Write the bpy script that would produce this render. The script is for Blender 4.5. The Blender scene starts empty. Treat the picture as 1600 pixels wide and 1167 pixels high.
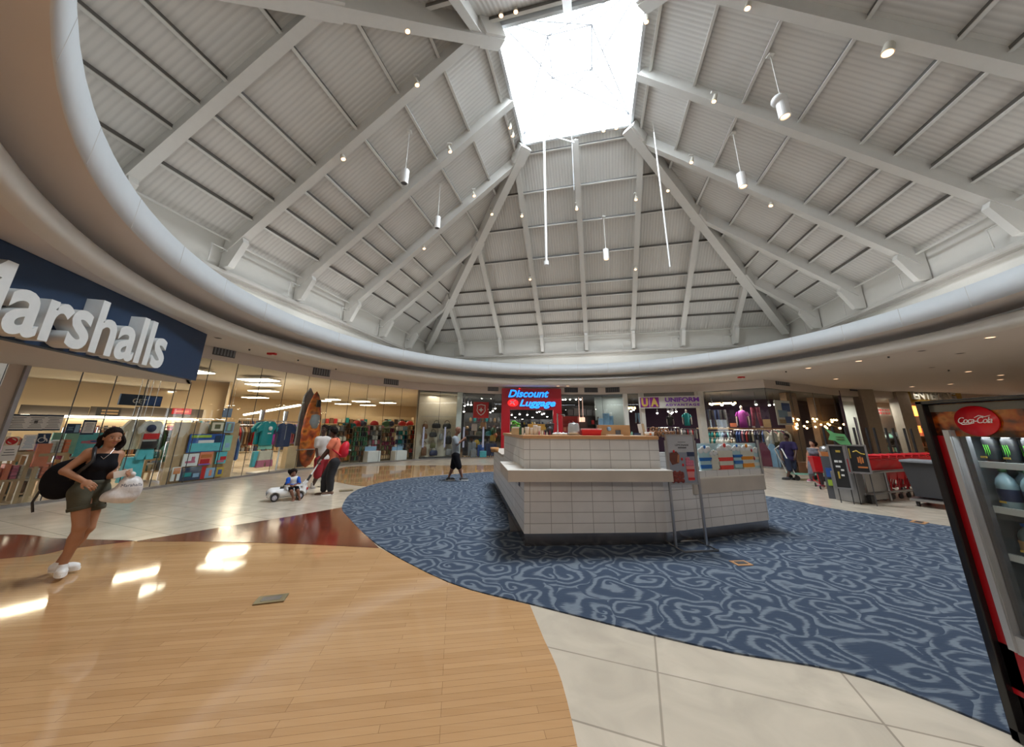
import bpy, math, random
import numpy as np
from mathutils import Vector, Matrix

SC = bpy.context.scene
COL = SC.collection
# ---------------------------------------------------------------- camera
H = 1.62
FP, PITCH, ROLL = 523.78, .2548, .0095
cam_data = bpy.data.cameras.new('camera'); cam = bpy.data.objects.new('camera', cam_data); COL.objects.link(cam)
cam_data.sensor_width = 36; cam_data.sensor_fit = 'HORIZONTAL'
cam_data.lens = 36 * FP / 1600; cam_data.shift_y = -50 / 1600
cam_data.clip_start = .05; cam_data.clip_end = 300
cam.matrix_world = Matrix.Translation((0, 0, H)) @ Matrix.Rotation(math.pi / 2 + PITCH, 4, 'X') @ Matrix.Rotation(ROLL, 4, 'Z')
SC.camera = cam
# ---------------------------------------------------------------- sky, exposure
W = bpy.data.worlds.new('daylight'); SC.world = W; W.use_nodes = True
W.node_tree.nodes['Background'].inputs[0].default_value = (.86, .94, 1, 1)
W.node_tree.nodes['Background'].inputs[1].default_value = 6.0
vs = SC.view_settings
vs.view_transform = 'Standard'; vs.look = 'None'; vs.gamma = 1; vs.use_curve_mapping = False
vs.exposure = 0.06
SC.cycles.max_bounces = 8; SC.cycles.diffuse_bounces = 5; SC.cycles.glossy_bounces = 3
SC.cycles.transparent_max_bounces = 24; SC.cycles.transmission_bounces = 4
SC.cycles.caustics_reflective = False; SC.cycles.caustics_refractive = False
SC.cycles.sample_clamp_indirect = 4
TH = .2314
CX, CY = 2.06, 9.26
RI = 9.26
ZC, ZS, ZT = 4.01, 4.59, 5.13      # mall ceiling, ring soffit, ring top
A_, B_, ZE, ZK = 10.4, 2.2, 7.13, 13.82   # roof half width, skylight half width, eave, skylight curb

def area(name, loc, sx, sy, power, color=(1, 1, 1), rot=(0, 0, 0), spread=None):
    l = bpy.data.lights.new(name, 'AREA'); l.shape = 'RECTANGLE'; l.size = sx; l.size_y = sy
    l.energy = power; l.color = color
    if spread: l.spread = spread
    o = bpy.data.objects.new(name, l); COL.objects.link(o); o.location = loc; o.rotation_euler = rot
    return o
# daylight falling through the skylight
area('skylight_daylight', (CX, CY, ZK + 2.7), 6.4, 6.4, 6200, (.88, .95, 1), (0, 0, -TH))
# unseen fill lamps added under the mall ceiling to brighten the kiosk front
for x, y in ((-5.5, -2.5), (-2.5, -3.2), (.8, -3.4), (4, -3), (7.5, -1.5), (11.5, 1.5), (14, 6)): area('mall_downlight', (x, y, 3.97), .25, .25, 72, (1, .93, .84))
# uplights added out of sight behind the ring top, to brighten the roof
for k in range(16):
    a = 2 * math.pi * k / 16; area('cove_uplight', (CX + 9.75 * math.cos(a), CY + 9.75 * math.sin(a), 5.22), 3.0, .12, 12, (1, .97, .93), (math.pi, 0, a + math.pi / 2))

# ---------------------------------------------------------------- geometry of the view used to take measurements off the photograph
def R(x, y):
    x = x - 800; y = 533.5 - y
    x, y = x * math.cos(ROLL) - y * math.sin(ROLL), x * math.sin(ROLL) + y * math.cos(ROLL)
    x /= FP; y /= FP
    return Vector((x, math.cos(PITCH) - y * math.sin(PITCH), math.sin(PITCH) + y * math.cos(PITCH)))
def at(x, y, z=0):
    r = R(x, y); t = (z - H) / r.z
    return Vector((r.x * t, r.y * t, z))
def onplane(x, y, P, n):
    r = R(x, y); P = Vector(P); n = Vector(n); t = (P - Vector((0, 0, H))).dot(n) / r.dot(n)
    return r * t + Vector((0, 0, H))
# line of the shop fronts in plan
FRONT = [(-10.7, 5.2), (-10.25, 6.6), (-9.92, 7.7), (-9.6, 9.1), (-9.25, 10.4), (-8.9, 11.55), (-8.3, 13.6), (-7.15, 15.9), (-5.0, 18.35),
         (-2.7, 19.6), (-1.0, 20.0), (2.0, 20.0), (5.3, 19.8), (7.2, 18.95), (10.2, 17.8), (12.0, 15.9), (18, 18.9), (23.5, 20.5), (34, 22)]
def hit(az, poly=None):
    """distance factor t with t*(az,1) on the front line"""
    poly = poly or FRONT
    for (x0, y0), (x1, y1) in zip(poly, poly[1:]):
        # (x0+s dx) = az (y0+s dy)
        dx, dy = x1 - x0, y1 - y0
        den = dx - az * dy
        if abs(den) < 1e-9: continue
        s = (az * y0 - x0) / den
        if -1e-6 <= s <= 1 + 1e-6 and y0 + s * dy > 0: return y0 + s * dy
    return 20.0
def S(x, y, back=0.0):
    """point seen at pixel (x, y), 'back' metres behind (along the line of sight) the shop-front line"""
    r = R(x, y); az = r.x / r.y
    yy = hit(az); L = math.hypot(az, 1)
    yy += back / L
    t = yy / r.y
    return Vector((r.x * t, yy, H + r.z * t))
def box_of(x0, y0, x1, y1, back=0.0):
    """position, width, height and heading of an upright panel spanning a pixel box"""
    ym = (y0 + y1) / 2; a = S(x0, ym, back); b = S(x1, ym, back); xm = (x0 + x1) / 2
    top = S(xm, y0, back).z; bot = S(xm, y1, back).z
    c = (a + b) / 2; w = (b.xy - a.xy).length
    return Vector((c.x, c.y, bot)), w, top - bot, math.atan2(b.y - a.y, b.x - a.x)

# ---------------------------------------------------------------- mesh collector
class MB:
    def __init__(s): s.v = []; s.f = []; s.sm = []
    def add(s, vs, fs, smooth=False):
        n = len(s.v); s.v += [tuple(p) for p in vs]; s.f += [tuple(i + n for i in f) for f in fs]; s.sm += [smooth] * len(fs); return s
    def box(s, c, d, rz=0, M=None):
        cx, cy, cz = c; dx, dy, dz = d[0] / 2, d[1] / 2, d[2] / 2
        co, si = math.cos(rz), math.sin(rz); P = []
        for z in (-dz, dz):
            for x, y in ((-dx, -dy), (dx, -dy), (dx, dy), (-dx, dy)):
                p = Vector((cx + x * co - y * si, cy + x * si + y * co, cz + z))
                P.append(M @ p if M else p)
        return s.add(P, [(3, 2, 1, 0), (4, 5, 6, 7), (0, 1, 5, 4), (1, 2, 6, 5), (2, 3, 7, 6), (3, 0, 4, 7)])
    def bar(s, a, b, w, h, up=(0, 0, 1)):
        a = Vector(a); b = Vector(b); d = (b - a).normalized(); up = Vector(up)
        sd = d.cross(up)
        if sd.length < 1e-4: sd = d.cross(Vector((0, 1, 0)))
        sd.normalize(); u = sd.cross(d).normalized()
        P = [q + sd * (i * w / 2) + u * (j * h / 2) for q in (a, b) for i, j in ((-1, -1), (1, -1), (1, 1), (-1, 1))]
        return s.add(P, [(0, 1, 2, 3), (7, 6, 5, 4), (1, 0, 4, 5), (2, 1, 5, 6), (3, 2, 6, 7), (0, 3, 7, 4)])
    def cyl(s, a, b, r0, r1=None, n=16, cap=True):
        r1 = r0 if r1 is None else r1
        a = Vector(a); b = Vector(b); d = (b - a).normalized()
        u = d.cross(Vector((0, 0, 1)))
        if u.length < 1e-3: u = Vector((1, 0, 0))
        u.normalize(); w = d.cross(u)
        P = [q + (u * math.cos(2 * math.pi * i / n) + w * math.sin(2 * math.pi * i / n)) * r for q, r in ((a, r0), (b, r1)) for i in range(n)]
        s.add(P, [(i, (i + 1) % n, n + (i + 1) % n, n + i) for i in range(n)], True)
        if cap: s.add(P, [tuple(range(n - 1, -1, -1)), tuple(range(n, 2 * n))])
        return s
    def lathe(s, prof, c=(0, 0, 0), n=20, M=None, smooth=True, a0=0, a1=None):
        full = a1 is None; a1 = 2 * math.pi if full else a1; m = n if full else n + 1
        P = []
        for r, z in prof:
            for i in range(m):
                a = a0 + (a1 - a0) * i / n
                p = Vector((c[0] + r * math.cos(a), c[1] + r * math.sin(a), c[2] + z)); P.append(M @ p if M else p)
        F = []
        for j in range(len(prof) - 1):
            for i in range(n):
                k = (i + 1) % m; F.append((j * m + i, j * m + k, (j + 1) * m + k, (j + 1) * m + i))
        return s.add(P, F, smooth)
    def prism(s, poly, z0, z1, M=None):
        n = len(poly); P = [Vector((x, y, z)) for z in (z0, z1) for x, y in poly]
        ar = sum(poly[i][0] * poly[(i + 1) % n][1] - poly[(i + 1) % n][0] * poly[i][1] for i in range(n))
        F = [tuple(range(n - 1, -1, -1)), tuple(range(n, 2 * n))] + [(i, (i + 1) % n, n + (i + 1) % n, n + i) for i in range(n)]
        if ar < 0: F = [f[::-1] for f in F]
        if M: P = [M @ p for p in P]
        return s.add(P, F)
    def slab(s, poly, y0, y1):
        """prism of an x-z outline, thickness along y"""
        return s.prism(poly, -y1, -y0, Matrix(((1, 0, 0, 0), (0, 0, -1, 0), (0, 1, 0, 0), (0, 0, 0, 1))))
    def ball(s, c, r, n=14, m=8, M=None):
        if not hasattr(r, '__len__'): r = (r, r, r)
        P = []; F = []
        for j in range(m + 1):
            t = math.pi * j / m
            for i in range(n):
                a = 2 * math.pi * i / n
                p = Vector((c[0] + r[0] * math.sin(t) * math.cos(a), c[1] + r[1] * math.sin(t) * math.sin(a), c[2] - r[2] * math.cos(t)))
                P.append(M @ p if M else p)
        for j in range(m):
            for i in range(n):
                F.append((j * n + i, j * n + (i + 1) % n, (j + 1) * n + (i + 1) % n, (j + 1) * n + i))
        return s.add(P, F, True)
    def tube(s, pts, r, n=8, closed=False):
        pts = [Vector(p) for p in pts]; N = len(pts); P = []; prev = None
        for i, p in enumerate(pts):
            a = pts[i - 1] if (i or closed) else p; b = pts[(i + 1) % N] if (i < N - 1 or closed) else p
            d = (b - a).normalized()
            if prev is None:
                u = d.cross(Vector((0, 0, 1)))
                if u.length < .05: u = d.cross(Vector((0, 1, 0)))
            else: u = prev - d * prev.dot(d)
            u.normalize(); prev = u; w = d.cross(u)
            rr = r[i] if hasattr(r, '__len__') else r
            P += [p + (u * math.cos(2 * math.pi * k / n) + w * math.sin(2 * math.pi * k / n)) * rr for k in range(n)]
        F = []
        for i in range(N if closed else N - 1):
            j = (i + 1) % N
            F += [(i * n + k, i * n + (k + 1) % n, j * n + (k + 1) % n, j * n + k) for k in range(n)]
        s.add(P, F, True)
        if not closed: s.add(P, [tuple(range(n - 1, -1, -1)), tuple(range((N - 1) * n, N * n))])
        return s
    def mesh(s, name, m):
        me = bpy.data.meshes.new(name); me.from_pydata(s.v, [], s.f)
        me.polygons.foreach_set('use_smooth', s.sm); me.materials.append(m); me.update()
        return me
    def build(s, name, m, parent=None, loc=None, rz=None, bevel=0):
        o = bpy.data.objects.new(name, s.mesh(name, m)); COL.objects.link(o)
        if parent is not None: o.parent = parent
        if loc is not None: o.location = loc
        if rz is not None: o.rotation_euler = (0, 0, rz)
        if bevel:
            b = o.modifiers.new('bevel', 'BEVEL'); b.width = bevel; b.segments = 2; b.limit_method = 'ANGLE'
        return o
def tag(o, label, cat, group=None):
    o['label'] = label; o['category'] = cat
    if group: o['group'] = group
    return o
def struct(o):
    o['kind'] = 'structure'; return o
def thing(name, label, cat, loc=(0, 0, 0), rz=0, group=None):
    o = bpy.data.objects.new(name, None); COL.objects.link(o); o.location = loc; o.rotation_euler = (0, 0, rz)
    o.empty_display_size = .1
    return tag(o, label, cat, group)
_o1 = 'first second third fourth fifth sixth seventh eighth ninth tenth eleventh twelfth thirteenth fourteenth fifteenth sixteenth seventeenth eighteenth nineteenth twentieth'.split()
ORD = _o1 + ['twenty-' + q for q in _o1[:9]] + ['thirtieth']
KIDS = {}
def dup(root, loc, rz=0, label=None, group=None, scale=None, mats=None):
    """copy of a thing with copies of its parts (two levels); mats swaps materials by part name"""
    def cp(o, par):
        c = o.copy(); COL.objects.link(c); c.parent = par
        if mats and o.type == 'MESH':
            k = o.name.split('.')[0]
            if k in mats:
                key = (o.data.name, mats[k].name)
                if key not in KIDS:
                    me = o.data.copy(); me.materials[0] = mats[k]; KIDS[key] = me
                c.data = KIDS[key]
        for ch in o.children: cp(ch, c)
        return c
    r = cp(root, None); r.location = loc; r.rotation_euler = (0, 0, rz)
    if scale is not None: r.scale = scale if hasattr(scale, '__len__') else (scale,) * 3
    if label: r['label'] = label
    if group: r['group'] = group
    return r
# ---------------------------------------------------------------- materials
def mat(name, col, rough=.6, metal=0, var=.06, scale=6, bump=0, emit=0, ecol=None, spec=None, coat=0, alpha=1):
    m = bpy.data.materials.new(name); m.use_nodes = True; nt = m.node_tree; N = nt.nodes; L = nt.links
    b = N['Principled BSDF']; b.inputs['Roughness'].default_value = rough; b.inputs['Metallic'].default_value = metal
    if spec is not None: b.inputs['Specular IOR Level'].default_value = spec
    if coat: b.inputs['Coat Weight'].default_value = coat; b.inputs['Coat Roughness'].default_value = .05
    if alpha < 1: b.inputs['Alpha'].default_value = alpha
    c = (*col, 1)
    if var > 0:
        tc = N.new('ShaderNodeTexCoord'); no = N.new('ShaderNodeTexNoise'); no.inputs['Scale'].default_value = scale; no.inputs['Detail'].default_value = 4
        L.new(tc.outputs['Object'], no.inputs['Vector'])
        mx = N.new('ShaderNodeMix'); mx.data_type = 'RGBA'
        mx.inputs[6].default_value = (*[max(0, x * (1 - 1.6 * var)) for x in col], 1); mx.inputs[7].default_value = (*[min(1, x * (1 + 1.6 * var)) for x in col], 1)
        L.new(no.outputs['Fac'], mx.inputs[0]); L.new(mx.outputs[2], b.inputs['Base Color'])
        if bump:
            bp = N.new('ShaderNodeBump'); bp.inputs['Strength'].default_value = bump; bp.inputs['Distance'].default_value = .02
            L.new(no.outputs['Fac'], bp.inputs['Height']); L.new(bp.outputs[0], b.inputs['Normal'])
    else: b.inputs['Base Color'].default_value = c
    if emit:
        b.inputs['Emission Color'].default_value = (*(ecol or col), 1); b.inputs['Emission Strength'].default_value = emit
    return m
def nodes(m): return m.node_tree.nodes, m.node_tree.links, m.node_tree.nodes['Principled BSDF']
def math_(N, L, op, a, b=None, c=None):
    n = N.new('ShaderNodeMath'); n.operation = op
    for i, v in enumerate((a, b, c)):
        if v is None: continue
        if isinstance(v, (int, float)): n.inputs[i].default_value = v
        else: L.new(v, n.inputs[i])
    return n.outputs[0]
def ramp(N, L, fac, stops):
    r = N.new('ShaderNodeValToRGB'); e = r.color_ramp.elements
    while len(e) < len(stops): e.new(.5)
    for k, (p, c) in zip(e, stops): k.position = p; k.color = (*c, 1)
    L.new(fac, r.inputs[0]); return r.outputs[0]
def glass_mat(name, tint=(.93, .97, .95), refl=1.0):
    m = bpy.data.materials.new(name); m.use_nodes = True; N = m.node_tree.nodes; L = m.node_tree.links
    N.remove(N['Principled BSDF']); out = N['Material Output']
    t = N.new('ShaderNodeBsdfTransparent'); t.inputs[0].default_value = (*tint, 1)
    g = N.new('ShaderNodeBsdfGlossy'); g.inputs['Roughness'].default_value = .01
    f = N.new('ShaderNodeLayerWeight'); f.inputs[0].default_value = .5
    fr = math_(N, L, 'MULTIPLY_ADD', math_(N, L, 'POWER', f.outputs['Facing'], 4.0), .8 * refl, .05 * refl)
    mx = N.new('ShaderNodeMixShader'); L.new(fr, mx.inputs[0])
    L.new(t.outputs[0], mx.inputs[1]); L.new(g.outputs[0], mx.inputs[2]); L.new(mx.outputs[0], out.inputs[0])
    return m
def plank_mat(name, c1, c2, c3, w, l, rough, rot=0, gap=(.12, .05, .02)):
    m = mat(name, c1, rough, var=0); N, L, b = nodes(m)
    tc = N.new('ShaderNodeTexCoord'); mp = N.new('ShaderNodeMapping'); mp.inputs['Rotation'].default_value = (0, 0, rot)
    L.new(tc.outputs['Object'], mp.inputs[0])
    br = N.new('ShaderNodeTexBrick'); br.inputs['Scale'].default_value = 1; br.inputs['Brick Width'].default_value = l; br.inputs['Row Height'].default_value = w
    br.inputs['Mortar Size'].default_value = .0012; br.offset = .37; br.offset_frequency = 3; br.inputs['Bias'].default_value = 0
    br.inputs['Color1'].default_value = (*c1, 1); br.inputs['Color2'].default_value = (*c2, 1); br.inputs['Mortar'].default_value = (*gap, 1)
    L.new(mp.outputs[0], br.inputs['Vector'])
    no = N.new('ShaderNodeTexNoise'); no.inputs['Scale'].default_value = 3; no.inputs['Detail'].default_value = 6
    mp2 = N.new('ShaderNodeMapping'); mp2.inputs['Scale'].default_value = (1, 14, 1); mp2.inputs['Rotation'].default_value = (0, 0, rot)
    L.new(tc.outputs['Object'], mp2.inputs[0]); L.new(mp2.outputs[0], no.inputs['Vector'])
    no2 = N.new('ShaderNodeTexNoise'); no2.inputs['Scale'].default_value = .8; L.new(tc.outputs['Object'], no2.inputs['Vector'])
    mx = N.new('ShaderNodeMix'); mx.data_type = 'RGBA'; mx.inputs[7].default_value = (*c3, 1)
    L.new(math_(N, L, 'MULTIPLY', no.outputs['Fac'], no2.outputs['Fac']), mx.inputs[0]); L.new(br.outputs['Color'], mx.inputs[6]); L.new(mx.outputs[2], b.inputs['Base Color'])
    bp = N.new('ShaderNodeBump'); bp.inputs['Strength'].default_value = .02; bp.inputs['Distance'].default_value = .004
    L.new(no.outputs['Fac'], bp.inputs['Height']); L.new(bp.outputs[0], b.inputs['Normal'])
    return m
def tile_mat(name, c1, c2, w, h, gap, rough=.35, mort=.006, offset=0, axes='XY', rot=0, noise=.15):
    m = mat(name, c1, rough, var=0); N, L, b = nodes(m)
    tc = N.new('ShaderNodeTexCoord'); vec = tc.outputs['Object']
    if axes == 'XZ':
        sp = N.new('ShaderNodeSeparateXYZ'); cb = N.new('ShaderNodeCombineXYZ'); L.new(vec, sp.inputs[0])
        L.new(math_(N, L, 'ADD', sp.outputs[0], sp.outputs[1]), cb.inputs[0]); L.new(sp.outputs[2], cb.inputs[1]); vec = cb.outputs[0]
    mp = N.new('ShaderNodeMapping'); mp.inputs['Rotation'].default_value = (0, 0, rot); L.new(vec, mp.inputs[0])
    br = N.new('ShaderNodeTexBrick'); br.inputs['Scale'].default_value = 1; br.inputs['Brick Width'].default_value = w; br.inputs['Row Height'].default_value = h
    br.inputs['Mortar Size'].default_value = mort; br.offset = offset; br.inputs['Mortar Smooth'].default_value = .1
    br.inputs['Color1'].default_value = (*c1, 1); br.inputs['Color2'].default_value = (*c2, 1); br.inputs['Mortar'].default_value = (*gap, 1)
    L.new(mp.outputs[0], br.inputs['Vector'])
    no = N.new('ShaderNodeTexNoise'); no.inputs['Scale'].default_value = 2.2; no.inputs['Detail'].default_value = 8; no.inputs['Distortion'].default_value = 1.2
    L.new(tc.outputs['Object'], no.inputs['Vector'])
    mx = N.new('ShaderNodeMix'); mx.data_type = 'RGBA'; mx.blend_type = 'MULTIPLY'; mx.inputs[0].default_value = 1
    L.new(br.outputs['Color'], mx.inputs[6]); L.new(ramp(N, L, no.outputs['Fac'], [(.3, (1 - noise,) * 3), (.7, (1, 1, 1))]), mx.inputs[7]); L.new(mx.outputs[2], b.inputs['Base Color'])
    bp = N.new('ShaderNodeBump'); bp.inputs['Strength'].default_value = .3; bp.inputs['Distance'].default_value = .004; bp.invert = True
    L.new(br.outputs['Fac'], bp.inputs['Height']); L.new(bp.outputs[0], b.inputs['Normal'])
    return m
M = {}
def C_(key, col, **k):
    if key not in M: M[key] = mat(key, col, **k)
    return M[key]
C_('ring_white', (.66, .69, .72), rough=.5, var=.02); C_('soffit', (.66, .61, .58), rough=.85, var=.02, scale=1)
C_('steel_white', (.70, .69, .66), rough=.45, var=.03); C_('cove_white', (.66, .63, .58), rough=.6, var=.02)
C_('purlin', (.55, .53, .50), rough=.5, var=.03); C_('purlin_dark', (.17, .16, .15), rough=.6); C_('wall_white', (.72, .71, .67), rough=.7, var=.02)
C_('black', (.02, .02, .022), rough=.4); C_('dark', (.05, .05, .055), rough=.6); C_('charcoal', (.09, .09, .1), rough=.7)
C_('white', (.8, .8, .8), rough=.5); C_('cream', (.75, .68, .55), rough=.6); C_('chrome', (.7, .7, .72), rough=.2, metal=1)
C_('steel', (.45, .45, .46), rough=.35, metal=1, var=.1); C_('navy', (.012, .035, .085), rough=.55); C_('red', (.55, .015, .02), rough=.4)
C_('wood', (.50, .30, .14), rough=.4, var=.15, scale=3); C_('pale_wood', (.58, .43, .26), rough=.5, var=.12, scale=3)
C_('store_wall', (.60, .47, .31), rough=.8, var=.05, scale=1); C_('store_ceiling', (.60, .55, .47), rough=.9, var=.04, scale=1)
C_('brown_dark', (.06, .045, .035), rough=.7)
def lamp_mat(name, col, s): 
    if name not in M: M[name] = mat(name, col, var=0, emit=s, ecol=col)
    return M[name]
lamp_mat('tube_light', (1, .90, .70), 9); lamp_mat('spot_light', (1, .93, .82), 22); lamp_mat('warm_bulb', (1, .62, .28), 9); lamp_mat('amber', (1, .60, .25), 14)
M['glass'] = glass_mat('glass'); M['clear'] = glass_mat('clear', (.97, .98, .98), .8); M['dim_glass'] = glass_mat('dim_glass', (.86, .9, .9), 1.0)
# ---------------------------------------------------------------- lettering
def text(name, body, m, parent=None, w=None, h=None, ext=.01, bold=0, shear=0, x=0, z=0, y=0, align='C', spacing=1):
    """lettering as a mesh standing in the local x-z plane, facing -y"""
    cu = bpy.data.curves.new(name, 'FONT'); cu.body = body; cu.extrude = 0; cu.offset = bold; cu.shear = shear; cu.space_character = spacing
    cu.resolution_u = 4; cu.extrude = .05
    o = bpy.data.objects.new(name, cu); COL.objects.link(o)
    dg = bpy.context.evaluated_depsgraph_get(); me = bpy.data.meshes.new_from_object(o.evaluated_get(dg))
    bpy.data.objects.remove(o); bpy.data.curves.remove(cu)
    n = len(me.vertices); co = np.zeros(n * 3); me.vertices.foreach_get('co', co); co = co.reshape(-1, 3)
    mn, mx = co.min(0), co.max(0)
    if w and h: sx, sz = w / (mx[0] - mn[0]), h / (mx[1] - mn[1])
    elif w: sx = sz = w / (mx[0] - mn[0])
    else: sx = sz = h / (mx[1] - mn[1])
    ox = (mn[0] + mx[0]) / 2 if align == 'C' else mn[0]
    out = np.stack([(co[:, 0] - ox) * sx + x, -(co[:, 2] - mn[2]) / (mx[2] - mn[2]) * ext + y, (co[:, 1] - mn[1]) * sz + z], 1)
    me.vertices.foreach_set('co', out.ravel()); me.materials.clear(); me.materials.append(m); me.update(); me.name = name
    r = bpy.data.objects.new(name, me); COL.objects.link(r)
    if parent is not None: r.parent = parent
    return r
# ================================================================ FLOORS
M['tile_floor'] = tile_mat('tile_floor', (.60, .52, .42), (.54, .47, .38), 1.2, .6, (.34, .29, .23), .22, .007, rot=.35, noise=.2)
M['maple'] = plank_mat('maple', (.47, .27, .125), (.38, .205, .088), (.54, .34, .18), .057, .9, .055, -.16)
M['jarrah'] = plank_mat('jarrah', (.14, .022, .010), (.06, .010, .006), (.18, .04, .018), .09, 1.0, .12, -.3, (.02, .006, .003))
def swirl_carpet():
    m = mat('swirl_carpet', (.1, .12, .16), .95, var=0); N, L, b = nodes(m)
    tc = N.new('ShaderNodeTexCoord'); no = N.new('ShaderNodeTexNoise'); no.inputs['Scale'].default_value = 2.2; no.inputs['Detail'].default_value = 1
    L.new(tc.outputs['Object'], no.inputs['Vector'])
    va = N.new('ShaderNodeVectorMath'); va.operation = 'MULTIPLY_ADD'; L.new(no.outputs['Color'], va.inputs[0]); va.inputs[1].default_value = (.6, .6, 0)
    L.new(tc.outputs['Object'], va.inputs[2])
    vo = N.new('ShaderNodeTexVoronoi'); vo.inputs['Scale'].default_value = 2.3; vo.inputs['Randomness'].default_value = .8; vo.voronoi_dimensions = '2D'
    L.new(va.outputs[0], vo.inputs['Vector'])
    sb = N.new('ShaderNodeVectorMath'); sb.operation = 'SUBTRACT'; L.new(va.outputs[0], sb.inputs[0]); L.new(vo.outputs['Position'], sb.inputs[1])
    sp = N.new('ShaderNodeSeparateXYZ'); L.new(sb.outputs[0], sp.inputs[0])
    ln = N.new('ShaderNodeVectorMath'); ln.operation = 'LENGTH'; cb = N.new('ShaderNodeCombineXYZ'); L.new(sp.outputs[0], cb.inputs[0]); L.new(sp.outputs[1], cb.inputs[1])
    L.new(cb.outputs[0], ln.inputs[0])
    ang = math_(N, L, 'ARCTAN2', sp.outputs[1], sp.outputs[0])
    ph = math_(N, L, 'MULTIPLY_ADD', ln.outputs['Value'], 46.0, ang)
    s = math_(N, L, 'SINE', ph)
    # a heathered pile of short streaks
    mp = N.new('ShaderNodeMapping'); mp.inputs['Scale'].default_value = (9, 60, 1); mp.inputs['Rotation'].default_value = (0, 0, .3); L.new(tc.outputs['Object'], mp.inputs[0])
    n2 = N.new('ShaderNodeTexNoise'); n2.inputs['Scale'].default_value = 1; n2.inputs['Detail'].default_value = 3; L.new(mp.outputs[0], n2.inputs['Vector'])
    f = math_(N, L, 'ADD', s, math_(N, L, 'MULTIPLY_ADD', n2.outputs['Fac'], 2.6, -1.3))
    col = ramp(N, L, math_(N, L, 'MULTIPLY_ADD', f, .5, .5), [(.38, (.040, .056, .088)), (.66, (.066, .083, .115)), (.9, (.135, .16, .195))])
    L.new(col, b.inputs['Base Color'])
    bp = N.new('ShaderNodeBump'); bp.inputs['Strength'].default_value = .4; bp.inputs['Distance'].default_value = .01; L.new(n2.outputs['Fac'], bp.inputs['Height']); L.new(bp.outputs[0], b.inputs['Normal'])
    b.inputs['Specular IOR Level'].default_value = .15
    return m
M['carpet'] = swirl_carpet()
def smooth(pts, n=6):
    out = []
    for i in range(len(pts) - 1):
        p0 = pts[max(i - 1, 0)]; p1 = pts[i]; p2 = pts[i + 1]; p3 = pts[min(i + 2, len(pts) - 1)]
        for k in range(n):
            t = k / n
            out.append(tuple(.5 * (2 * p1[j] + (p2[j] - p0[j]) * t + (2 * p0[j] - 5 * p1[j] + 4 * p2[j] - p3[j]) * t * t + (3 * p1[j] - p0[j] - 3 * p2[j] + p3[j]) * t ** 3) for j in (0, 1)))
    out.append(tuple(pts[-1])); return out
def g2(*q): return tuple(at(*q)[:2])
struct(MB().box((4, 14, -.06), (80, 64, .12)).build('floor', M['tile_floor']))
lo = smooth([(2.9, 2.18), g2(1350, 1060), g2(1100, 1012), g2(830, 945), g2(700, 910), g2(592, 853), g2(547, 812), g2(535, 790), g2(560, 765), g2(620, 750), g2(700, 742), (-.4, 13.9), (2.2, 13.6), (4.6, 12.3), (6.6, 9.3), g2(1300, 795), g2(1400, 809), g2(1490, 824), (9.2, 5.6)])
carpet = lo + [(9.4, 2.0), (6, 1.6)]
def flat(poly, z): return MB().prism(poly, 0.0, z)
c = struct(flat(carpet, .012).build('floor_carpet', M['carpet']))
# maple field in front, two dark leaves behind it, maple strip at the back
up = smooth([(-9.2, 3.9), g2(0, 874), g2(110, 858), g2(210, 846), g2(330, 846), g2(470, 850), g2(590, 857)])
rt = smooth([g2(592, 856), g2(700, 911), g2(828, 946)], 4) + smooth([g2(850, 1000), g2(878, 1067), (.36, 1.9), (.3, 0.2)], 4)
struct(flat(up[:-1] + rt + [(.2, -3), (-9, -3)], .006).build('floor_maple', M['maple']))
lf = smooth([(-9.2, 3.9), g2(0, 874), g2(110, 858), g2(210, 846)]) + smooth([g2(205, 845), g2(95, 842), g2(0, 836), (-9.2, 5.0)])
struct(flat(lf, .008).build('floor_dark_wood', M['jarrah']))
rr_ = smooth([g2(214, 847), g2(330, 847), g2(470, 851), g2(592, 857)]) + smooth([g2(556, 822), g2(541, 802), g2(536, 793)], 3) + smooth([g2(450, 808), g2(330, 827), g2(214, 846)])
struct(flat(rr_, .009).build('floor_dark_wood', M['jarrah']))
bk_ = smooth([g2(515, 741), g2(540, 730), g2(600, 728), g2(700, 727), (0, 16.4), (2.5, 16.3), (4.4, 15.9)]) + smooth([(4.2, 12.6), (2.2, 13.7), (-.4, 14), g2(700, 741), g2(620, 749), g2(575, 760), g2(520, 752)])
struct(flat(bk_, .007).build('floor_maple', M['maple']))
# ================================================================ CEILING, RING, LIP
def arc(r, z, n=96): return [(CX + r * math.cos(2 * math.pi * i / n), CY + r * math.sin(2 * math.pi * i / n), z) for i in range(n)]
def rings(name, prof, m, n=128):
    return struct(MB().lathe([(r, z) for r, z in prof], (CX, CY, 0), n).build(name, m))
rings('ceiling_ring_fascia', [(RI + .35, ZT), (RI, ZT), (RI, ZS), (RI + .02, ZS)], M['ring_white'])
rings('ceiling_ring_soffit', [(RI + .01, ZS), (RI + 1.9, ZS + .01)], M['soffit'])
RL = 9.66
rings('ceiling_lip', [(RL + 1.0, 4.36), (RL + .12, 4.36), (RL + .03, 4.33), (RL, 4.26), (RL + .02, 4.12), (RL + .08, 4.04), (RL + .2, ZC)], M['cove_white'])
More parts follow.
